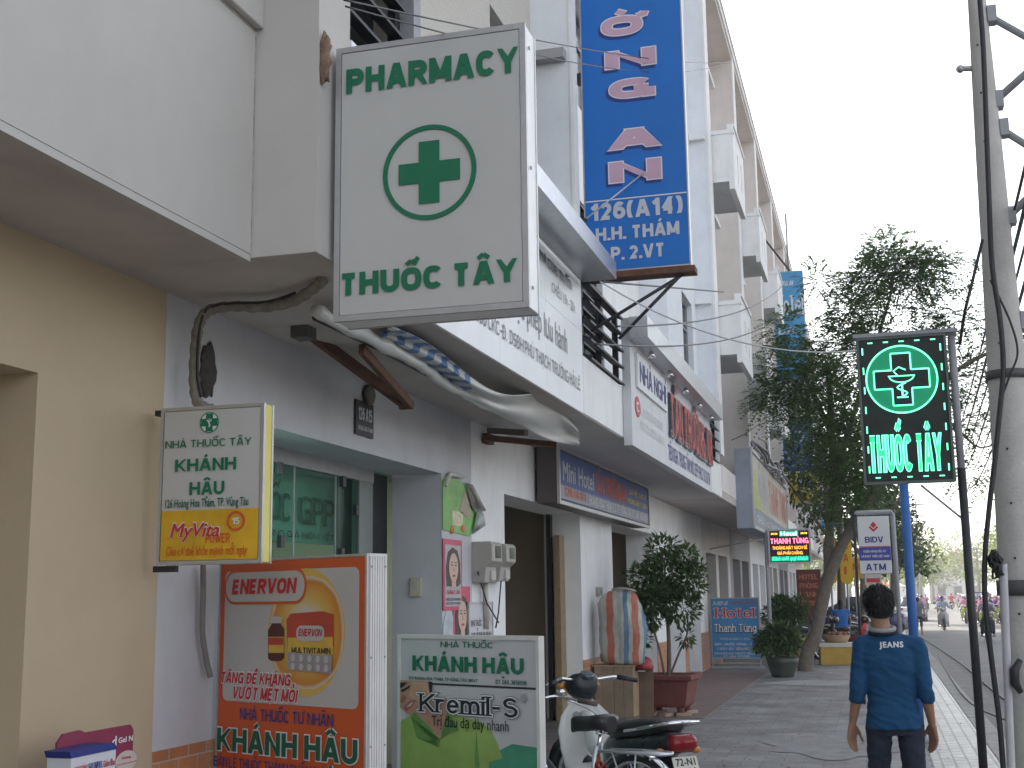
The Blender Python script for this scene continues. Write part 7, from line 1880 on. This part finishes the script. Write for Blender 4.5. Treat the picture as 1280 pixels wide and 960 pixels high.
def person(label, J, loc, rz, shirt, trousers, hairm=M_HAIR, vox=.012, sleeve=.62, hem=.84, hands=True, long=True, wear='hair', bulk=1.0, group=None, skin=M_SKIN, shoes=None, cat='person', wr=0.004, fine=False):
    T = thing('person', label, cat, loc, rz, group)
    J = {**STAND, **J}; V = Vector
    ch, wa, pe, nk, hd = V(J['chest']), V(J['waist']), V(J['pelvis']), V(J['neck']), V(J['head'])
    bm = NB()
    headmesh(bm, hd, J['tilt'], J['yaw']); cap_(bm, nk+V((0,0,-.05)), hd+V((0,-.02,-.05)), .058, .052)
    cap_(bm, pe, ch, .10*bulk, .10*bulk); 
    for i in (0, 1):
        s, e, w_ = V(J['sh'][i]), V(J['el'][i]), V(J['wr'][i])
        cap_(bm, nk+V((0,0,-.06)), s, .05, .045); cap_(bm, s, e, .046*bulk, .037*bulk); 
        m_ = e.lerp(w_, .35); cap_(bm, e, m_, .036*bulk, .037*bulk); cap_(bm, m_, w_, .037*bulk, .024*bulk)
        if hands: handmesh(bm, w_, J['hd'][i], J['pm'][i], 1.0, (1 if i else -1)*1, J['curl'])
        else: ball(bm, w_+V(J['hd'][i]).normalized()*.07, (.035,.035,.06), 10, 8)
        h, k, a = V(J['hip'][i]), V(J['kn'][i]), V(J['an'][i])
        cap_(bm, h, k, .072, .048); cap_(bm, k, k.lerp(a,.35), .046, .050); cap_(bm, k.lerp(a,.35), a, .050, .034)
        cap_(bm, a+V((0,0,-.035)), V(J['toe'][i]), .036, .028)
    obj('body', fuse(bm, vox if not fine else .0055, 3 if fine else 2, .4), skin, T)
    # shirt
    bm = NB(); up_ = (ch-pe)
    def ringat(t, rx, ry, n=22, pw=2.5):
        c = pe.lerp(ch, t) if t <= 1 else ch.lerp(nk, t-1); return ell(c.x, c.y, c.z, rx*bulk, ry*bulk, n, pw)
    t0 = (hem-pe.z)/max(.05, up_.z) if up_.z > .05 else 0
    loft(bm, [ringat(t0, .182, .132), ringat(t0*.5+.1, .170,.120), ringat(.38,.152,.102), ringat(.62,.165,.108), ringat(.9,.182,.115), ringat(1.15,.185,.112), ringat(1.42,.168,.100), ringat(1.66,.125,.085), ringat(1.86,.078,.072), ringat(2.02,.060,.062)])
    for i in (0, 1):
        s, e, w_ = V(J['sh'][i]), V(J['el'][i]), V(J['wr'][i])
        cap_(bm, nk.lerp(s,.35)+V((0,0,-.035)), s, .062*bulk, .064*bulk)
        L1 = (e-s).length; L2 = (w_-e).length; ln = sleeve*(L1+L2)
        if ln <= L1: cap_(bm, s, s.lerp(e, ln/L1), .064*bulk, .056*bulk)
        else: cap_(bm, s, e, .064*bulk, .051*bulk); tube(bm, [e, e.lerp(w_, (ln-L1)/L2)], [.051*bulk, .046*bulk], 14)
    me = fuse(bm, .0085 if fine else vox*1.1, 5 if fine else 2)
    if wr: wrinkle(me, wr, seed=len(label))
    so_ = obj('shirt', me, shirt, T)
    # trousers
    bm = NB()
    loft(bm, [ell(pe.x, pe.y, pe.z+.05, .125*bulk, .085*bulk, 20, 2.4), ell(pe.x, pe.y, pe.z-.03, .140*bulk, .094*bulk, 20, 2.4), ell(pe.x, pe.y-.005, pe.z-.09, .152*bulk, .106*bulk, 20, 2.4)])
    for i in (0, 1):
        h, k, a = V(J['hip'][i]), V(J['kn'][i]), V(J['an'][i])
        cap_(bm, h, k, .086*bulk, .064*bulk)
        if long: cap_(bm, k, a, .064*bulk, .052*bulk)
        else: tube(bm, [k, k.lerp(a, .3)], [.066*bulk, .068*bulk], 12)
    me = fuse(bm, .0085 if fine else vox*1.1, 4 if fine else 2)
    if wr: wrinkle(me, wr*.9, (8,8,18), 3)
    obj('trousers', me, trousers, T)
    if wear == 'hair' or wear == 'long':
        M = Matrix.Rotation(J['yaw'], 3, 'Z') @ Matrix.Rotation(J['tilt'], 3, 'X'); bm = NB()
        ball(bm, (0,-.012,.032), (.083,.098,.094), 26, 18)
        ball(bm, (0,-.045,-.012), (.071,.062,.075), 20, 14)
        if wear == 'long': ball(bm, (0,-.07,-.10), (.06,.035,.11), 14, 10)
        for v in list(bm.verts):
            if v.co.y > .045 and v.co.z < .055: v.co.y = .045; v.co.z = max(v.co.z, .03)
        me = fuse(bm, .007 if fine else vox, 3)
        for v in me.vertices:
            v.co = v.co*(1+.022*noise.noise(v.co*40)+.03*noise.noise(v.co*14))
            v.co = M @ v.co + hd
        ho = obj('hair', me, hairm, T)
        if fine:
            # short tufts standing off the scalp
            rk = random.Random(3); bm = NB(); me.calc_loop_triangles(); vs_ = list(me.vertices)
            for q in range(3000):
                v = rk.choice(vs_); 
                if v.normal.z < -.55: continue
                p = v.co; d = (v.normal + Vector((rk.uniform(-.5,.5), rk.uniform(-.5,.5), rk.uniform(-1.6,-.2)))).normalized(); ln = rk.uniform(.012,.028)
                u, w2 = frame_at(d); b1 = bm.verts.new(p+u*.0028); b2 = bm.verts.new(p-u*.0028); b3 = bm.verts.new(p+d*ln+Vector((0,0,-.004))); b4 = bm.verts.new(p+w2*.003)
                bm.faces.new((b1,b2,b3)); bm.faces.new((b2,b4,b3)); bm.faces.new((b4,b1,b3))
            obj('tuft', bm, hairm, ho)
    else:
        bm = NB(); ball(bm, hd+V((0,-.008,.035)), (.105,.122,.105), 18, 12)
        for v in bm.verts: v.co.z = max(v.co.z, hd.z-.01)
        obj('helmet', bm, wear, T)
    if shoes:
        bm = NB()
        for i in (0, 1): cap_(bm, V(J['an'][i])+V((0,-.02,-.045)), V(J['toe'][i])+V((0,.02,.008)), .044, .036)
        obj('shoes', fuse(bm, vox, 1), shoes, T)
    return T, so_

# the walking man, seen from behind
M_TEAL = mat('teal blue jersey', (.004,.055,.14), .85, .10, 5, .35, 160)
M_JEAN = mat('dark denim', (.018,.024,.042), .85, .25, 10, .3, 140)
J = dict(pelvis=(.005,0,.93), waist=(.0,0,1.05), chest=(-.005,-.005,1.24), neck=(-.03,-.01,1.425), head=(-.045,.025,1.572), tilt=radians(-3), yaw=radians(8),
         sh=((-.150,-.01,1.345),(.150,-.01,1.335)), el=((-.190,-.045,1.09),(.186,-.05,1.085)), wr=((-.232,.01,.895),(.212,.02,.895)), hd=((-.10,.10,-1),(.05,.2,-1)), pm=((.75,-.65,0),(-.75,-.65,0)), curl=.34,
         hip=((-.085,0,.88),(.09,0,.88)), kn=((-.10,.10,.47),(.10,-.02,.48)), an=((-.10,.05,.09),(.10,-.22,.14)), toe=((-.12,.22,.03),(.12,-.07,.04)))
man, jersey = person('man in a teal three quarter sleeve jersey and dark jeans walking away on the pavement', J, (.045, 7.8, .0), 0, M_TEAL, M_JEAN, sleeve=.70, hem=.875, bulk=.885, fine=True, wr=.006, shoes=M_BLK)
bm = NB(); c = Vector((-.031,-.012,1.428))
tube(bm, [c+Vector((.066*cos(t), .064*sin(t)-.004, .012*sin(t)+.012)) for t in [2*pi*k/28 for k in range(29)]], .014, 8, cap=False); obj('collar', bm, mat('grey rib collar', (.30,.29,.30), .9, .1, 40), jersey)
bm = NB(); tube(bm, [c+Vector((.076*cos(t), .073*sin(t)-.004, .012*sin(t)-.008)) for t in [2*pi*k/28 for k in range(29)]], .009, 8, cap=False); obj('collar_stripe', bm, mat('navy rib', (.01,.012,.03), .9, .1, 40), jersey)
# the word on the back, laid on the cloth
bv = BVHTree.FromPolygons([v.co.copy() for v in jersey.data.vertices], [list(p.vertices) for p in jersey.data.polygons])
me = textmesh('JEANS', .05, 0, 1.15, res=4)
co = np.array([v.co[:] for v in me.vertices]); lo, hi = co[:,0].min(), co[:,0].max()
for v, q in zip(me.vertices, co):
    x = -.055+(q[0]-lo)/(hi-lo)*.135; z = 1.335+q[1]/capheight()*.030+.05*(x+.05)*.3
    h = bv.ray_cast(Vector((x,-1,z)), Vector((0,1,0)))
    v.co = Vector((x, (h[0].y if h[0] else -.12)-.004-q[2]*.5, z))
obj('chest_lettering', me, mat('white print on cloth', (.62,.64,.66), .8, .1, 30), jersey)

# ------------------------------------------------------------------ the street's other people and motorbikes
SIT = dict(pelvis=(0,-.30,.86), waist=(0,-.28,.98), chest=(0,-.20,1.16), neck=(0,-.15,1.34), head=(0,-.12,1.48), sh=((-.18,-.16,1.28),(.18,-.16,1.28)), el=((-.27,.02,1.08),(.27,.02,1.08)), wr=((-.33,.20,1.04),(.33,.20,1.04)),
           hd=((0,1,-.1),(0,1,-.1)), pm=((.2,0,-1),(-.2,0,-1)), hip=((-.09,-.26,.83),(.09,-.26,.83)), kn=((-.20,.12,.70),(.20,.12,.70)), an=((-.20,.0,.29),(.20,.0,.29)), toe=((-.22,.14,.23),(.22,.14,.23)))
def cm(n, c): return mat(n+' cloth', c, .85, .12, 8)
SH = {'pale blue': cm('pale blue', (.40,.46,.58)), 'white': cm('white', (.62,.62,.62)), 'red': cm('red', (.45,.03,.06)), 'dark': cm('dark', (.035,.035,.045)), 'pink': cm('pink', (.58,.26,.36)), 'grey': cm('grey', (.22,.22,.25)), 'orange': cm('orange', (.55,.20,.06)), 'violet': cm('violet', (.24,.16,.38))}
DKT = cm('dark trousers', (.025,.026,.036)); KHT = cm('khaki trousers', (.20,.17,.13))
HEL = {n: mat(n+' helmet shell', c, .3, .08, 5) for n, c in (('white', (.6,.6,.6)), ('red', (.4,.02,.02)), ('blue', (.05,.1,.35)), ('black', (.02,.02,.02)))}
# one plain motorbike for the traffic, copied with its own paint
GT = 'motorbikes in the street traffic'; GR = 'riders in the street traffic'
proto_b = make_motorbike('grey motorbike ridden straight towards the camera in the near lane', M_PLW, onZ(1180, 788, -.146), pi, fine=False, group=GT)
def dupbike(loc, rz, label, paint, group):
    c = copy_tree(proto_b, label=label); c.location = loc; c.rotation_euler = (0,0,rz); c['group'] = group
    for o in c.children:
        for sl in o.material_slots:
            if sl.material == M_PLW and paint: sl.link = 'OBJECT'; sl.material = paint
    return c
rp = {}
def rider(loc, rz, shirt, hel, label):
    key = (shirt, hel)
    if key not in rp:
        p, _ = person(label, SIT, loc, rz, SH[shirt], DKT if len(rp) % 2 else KHT, vox=.024, sleeve=.5 if len(rp) % 2 else .9, hem=.84, hands=False, wear=HEL[hel], group=GR, wr=0)
        rp[key] = p; return p
    c = copy_tree(rp[key], label=label); c.location = loc; c.rotation_euler = (0,0,rz); return c
p = onZ(1180, 788, -.146); rider(p, pi, 'pale blue', 'blue', 'rider in a pale blue shirt on the grey motorbike coming straight on')
p = onZ(1236, 802, -.146); dupbike(p, pi-.1, 'dark motorbike coming on between black post and concrete pole', M_PLB, GT); rider(p, pi-.1, 'grey', 'white', 'rider in a grey shirt and white helmet nearest the concrete pole')
woman, _ = person('woman in a grey top and cropped trousers walking away on the road edge', dict(kn=((-.09,.06,.48),(.09,-.05,.48)), an=((-.09,.08,.09),(.09,-.2,.12)), toe=((-.10,.25,.03),(.10,-.05,.04))), onZ(1150, 794, -.146), 0, cm('grey brown', (.16,.15,.16)), DKT, vox=.02, hands=False, long=False, sleeve=.25, wr=0, hem=.80)
woman.scale = (.95,.95,.95)
paints = [mat('bike paint '+n, c, .3, .06, 5) for n, c in (('red', (.4,.02,.02)), ('silver', (.45,.45,.47)), ('blue', (.03,.07,.3)), ('black', (.02,.02,.022)), ('lime', (.42,.50,.05)))]
pn = ['red', 'silver', 'blue', 'black', 'lime']
rk = random.Random(12); shl = list(SH); hel = list(HEL)
spots = []
for k in range(400):
    y = rk.uniform(66, 150); x = rk.uniform(2.6, 11.5)
    if all((x-a)**2*3+(y-b)**2*.5 > 2.6 for a, b in spots): spots.append((x, y))
    if len(spots) >= 46: break
combo = [(rk.choice(shl), rk.choice(hel)) for _ in range(11)]
for k, (x, y) in enumerate(sorted(spots, key=lambda q: q[1])):
    away = x > 6.5 and rk.random() < .8
    rz = (0 if away else pi)+rk.uniform(-.15,.15); sh_, he = combo[k % 11]; pi_ = rk.randrange(5)
    dist = 'in the distant front ranks' if y < 85 else ('in the distant middle' if y < 115 else 'at the distant back')
    way = 'riding away' if away else 'coming on'
    dupbike((x, y, -.146), rz, '%s motorbike %s %s' % (pn[pi_], way, dist), paints[pi_], GT)
    rider((x, y, -.146), rz, sh_, he, 'rider in a %s shirt and %s helmet %s %s' % (sh_, he, way, dist))
# parked bikes beside the leaning tree
GP_ = 'motorbikes parked on the pavement'
for (x, y, rz, pi_, lab) in ((-1.95,32.2,-1.25,4,'lime green motorbike parked behind the potted plants'), (-1.55,33.3,-1.3,3,'black motorbike parked just behind the lime green one'), (-1.35,34.6,-1.2,3,'second black motorbike parked on the pavement, by the tree trunk'), (-.75,33.6,-1.9,0,'red motorbike parked right of the foam box'), (-.6,35.6,-1.2,1,'silver motorbike parked on the pavement behind the red one'), (-1.2,36.4,-1.3,2,'blue motorbike parked farthest back in the pavement group'), (-.25,39.5,-1.0,3,'black motorbike parked alone farther along the pavement')):
    dupbike((x, y, 0), rz, lab, paints[pi_], GP_)
SITG = dict(pelvis=(0,-.1,.50), waist=(0,-.09,.62), chest=(0,-.03,.80), neck=(0,.0,.98), head=(0,.05,1.12), sh=((-.17,0,.92),(.17,0,.92)), el=((-.22,.08,.68),(.22,.08,.68)), wr=((-.12,.28,.62),(.12,.28,.62)), hd=((.3,1,0),(-.3,1,0)), pm=((0,0,-1),(0,0,-1)),
            hip=((-.09,-.05,.47),(.09,-.05,.47)), kn=((-.15,.32,.50),(.15,.32,.50)), an=((-.13,.25,.09),(.13,.25,.09)), toe=((-.14,.40,.03),(.14,.40,.03)))
person('woman in a blue sleeveless top sitting among the parked motorbikes', SITG, (-.95, 34.3, .25), 0, cm('bright blue', (.03,.14,.42)), DKT, vox=.02, hands=False, sleeve=.1, wr=0, hem=.52, wear='long')
st = thing('stool', 'low red plastic stool under the sitting woman', 'stool', (-.95, 34.2, 0)); obj('seat', tb([(0,0,.60),(0,0,.66)], [.19,.18], 16), M_REDP, st)
for a in range(4): obj('leg', tb([(.15*cos(a*pi/2+.78),.15*sin(a*pi/2+.78),.60),(.19*cos(a*pi/2+.78),.19*sin(a*pi/2+.78),0)], .022, 6), M_REDP, st)

# ------------------------------------------------------------------ cars
def car(label, loc, rz, paint, L_=4.3, W_=1.7, H_=1.48, van=False):
    T = thing('parked_car', label, 'car', loc, rz)
    prof = [(-L_/2,.45),(-L_/2,.80),(-L_/2+.25,.90),(-L_*.30,.94)] if not van else [(-L_/2,.45),(-L_/2,.95),(-L_/2+.1,1.0),(-L_*.42,1.02)]
    rows = []
    for y, zt, hw in ((-L_/2,.70,.62),(-L_/2+.12,.86,.80),(-L_*.3,.93,.85),(0,.95,.86),(L_*.25,.93,.85),(L_*.42,.82,.80),(L_/2-.05,.66,.70),(L_/2,.58,.58)):
        hw = hw*W_/1.72
        rows.append([Vector((hw*cx, y, cz)) for cx, cz in ((-.92,.24),(-1,.36),(-1,zt*.72),(-.94,zt*.93),(-.80,zt),(.80,zt),(.94,zt*.93),(1,zt*.72),(1,.36),(.92,.24))])
    b = obj('body', loft(NB(), rows), paint, T)
    rows = []
    for y, zt, hw in ((-L_*.36,.95,.74),(-L_*.26,H_-.06,.62),(-L_*.05,H_,.62),(L_*.06,H_-.04,.61),(L_*.22,.95,.72)):
        rows.append([Vector((hw*s*f, y, z)) for s, f, z in ((-1,1,.93),(-1,1-.1*(zt>1),max(.94,zt-.03)),(-.6,1,zt+.001),(.6,1,zt+.001),(1,1-.1*(zt>1),max(.94,zt-.03)),(1,1,.93))])
    obj('cabin_glass', loft(NB(), rows), M_GLASSD, T)
    obj('roof', loft(NB(), [[Vector((x, y, z)) for x, z in ((-.54,H_-.015),(-.45,H_+.02),(.45,H_+.02),(.54,H_-.015))] for y in (-L_*.25,-L_*.05,L_*.05)]), paint, b)
    for y in (-L_*.31, L_*.31):
        for s in (-1, 1):
            w_ = obj('wheel', tb([(s*.62*W_/1.7,y,.31),(s*.86*W_/1.7,y,.31)], .31, 20), M_TYRE, T); obj('rim', tb([(s*.861*W_/1.7,y,.31),(s*.875*W_/1.7,y,.31)], [.2,.18], 14), M_ALU, w_)
    for s in (-1, 1):
        q = NB(); ball(q, (s*.58*W_/1.7,L_/2-.10,.68), (.16,.08,.08), 10, 8); obj('headlight', q, M_LENS, T)
        q = NB(); ball(q, (s*.66*W_/1.7,-L_/2+.05,.76), (.10,.05,.09), 10, 8); obj('tail_light', q, M_REDG, T)
    obj('number_plate', bx(-.2,.2,-L_/2-.03,-L_/2+.02,.48,.60), MATS['pale number plate'], T); obj('bumper', bx(-.72,.72,-L_/2-.04,-L_/2+.15,.28,.46), M_PLB, T, bevel=.03)
    return T
car('silver white parked car at the kerb behind the blue pole', (1.95, 84, -.146), radians(2), mat('silver car paint', (.55,.57,.60), .25, .04, 4, metal=.3, coat=.5))
car('dark car in the distant traffic, seen right of the black post', (7.4, 100, -.146), pi, mat('dark car paint', (.04,.045,.05), .25, .1, 4, coat=.5), H_=1.7)
car('dark blue car standing on the pavement beyond the parked motorbikes', (-.9, 52, 0), radians(70), mat('dark blue car paint', (.015,.03,.12), .25, .1, 4, coat=.5))

# ------------------------------------------------------------------ far houses
def far_house(label, x0, x1, y0, y1, h, wm, rm):
    T = thing('far_house', label, 'house', ((x0+x1)/2, (y0+y1)/2, 0)); w_, d = (x1-x0)/2, (y1-y0)/2
    obj('wall', bx(-w_, w_, -d, d, -.3, h), wm, T)
    bm = NB(); loft(bm, [[Vector((-w_-.3,y,h)), Vector((0,y,h+w_*.45)), Vector((w_+.3,y,h)), Vector((w_+.3,y,h-.1)), Vector((-w_-.3,y,h-.1))] for y in (-d-.3, d+.3)])
    for f in bm.faces: f.smooth = False
    obj('roof', bm, rm, T)
    n = 0
    for z in np.arange(1.0, h-1.6, 3.0):
        for u in (-.6, 0, .6):
            f = obj('window', bx(w_*u-.6, w_*u+.6, -d-.05, -d+.05, z, z+1.5), M_GREYM, T); obj('pane', bx(w_*u-.5, w_*u+.5, -d-.07, -d-.051, z+.1, z+1.4), M_GLASSD, f)
        for u in (-.6, 0, .6): obj('window', bx(-w_-.05, -w_+.05, d*u-.6, d*u+.6, z, z+1.5), M_GLASSD, T)
RT_ = mat('red roof tile', (.30,.11,.07), .8, .15, 2); GT_ = mat('grey roof sheet', (.35,.36,.37), .6, .1, 1)
far_house('white far house at the road end with a grey roof', -2, 7, 205, 215, 7, M_WHITE, GT_)
far_house('cream far house at the road end with a red roof', 8, 16, 208, 220, 6, M_PINKW, RT_)
far_house('white roadside house with a red roof behind the sunlit trees', 18, 27, 96, 112, 6.5, M_WHITE, RT_)
far_house('cream roadside house with a grey roof, second behind the sunlit trees', 18, 27, 118, 134, 7, M_PINKW, GT_)
far_house('tall white roadside house, third behind the sunlit trees', 18, 27, 140, 158, 9, M_WHITE, GT_)
far_house('low white house at the left of the road end behind trees', -16, -4, 165, 182, 6, M_WHITE, RT_)
# umbrellas and stalls at the roadside far away
for k, (x, y, c, lab) in enumerate(((12.8,86,'pink','pink market parasol at the right roadside'), (13.2,96,'white','white market parasol, nearer one on the right roadside'), (1.0,112,'white','white market parasol at the left of the far road'), (-.2,104,'orange','orange market parasol at the left of the far road'), (12.9,110,'white','white market parasol, farther one on the right roadside'))):
    T = thing('market_parasol', lab, 'parasol', (x, y, 0)); bm = NB(); tube(bm, [(0,0,2.1),(0,0,2.45),(0,0,2.7)], [1.5,.8,.03], 10, cap=False); obj('canopy', bm, SH[c], T); obj('pole', tb([(0,0,0),(0,0,2.75)], .03, 6), M_GREYM, T)

# ------------------------------------------------------------------ the bright late afternoon air
M_HAZE = bpy.data.materials.new('pale street haze'); M_HAZE.use_nodes = True
N = M_HAZE.node_tree.nodes; N.remove(N['Principled BSDF']); v_ = N.new('ShaderNodeVolumePrincipled'); v_.inputs['Color'].default_value = (.95,.96,1,1); v_.inputs['Density'].default_value = .0014; v_.inputs['Anisotropy'].default_value = .3
M_HAZE.node_tree.links.new(v_.outputs[0], N['Material Output'].inputs['Volume'])
tag(obj('haze', bx(-402, 402, -66, 902, -1.8, 26), M_HAZE), kind='stuff')
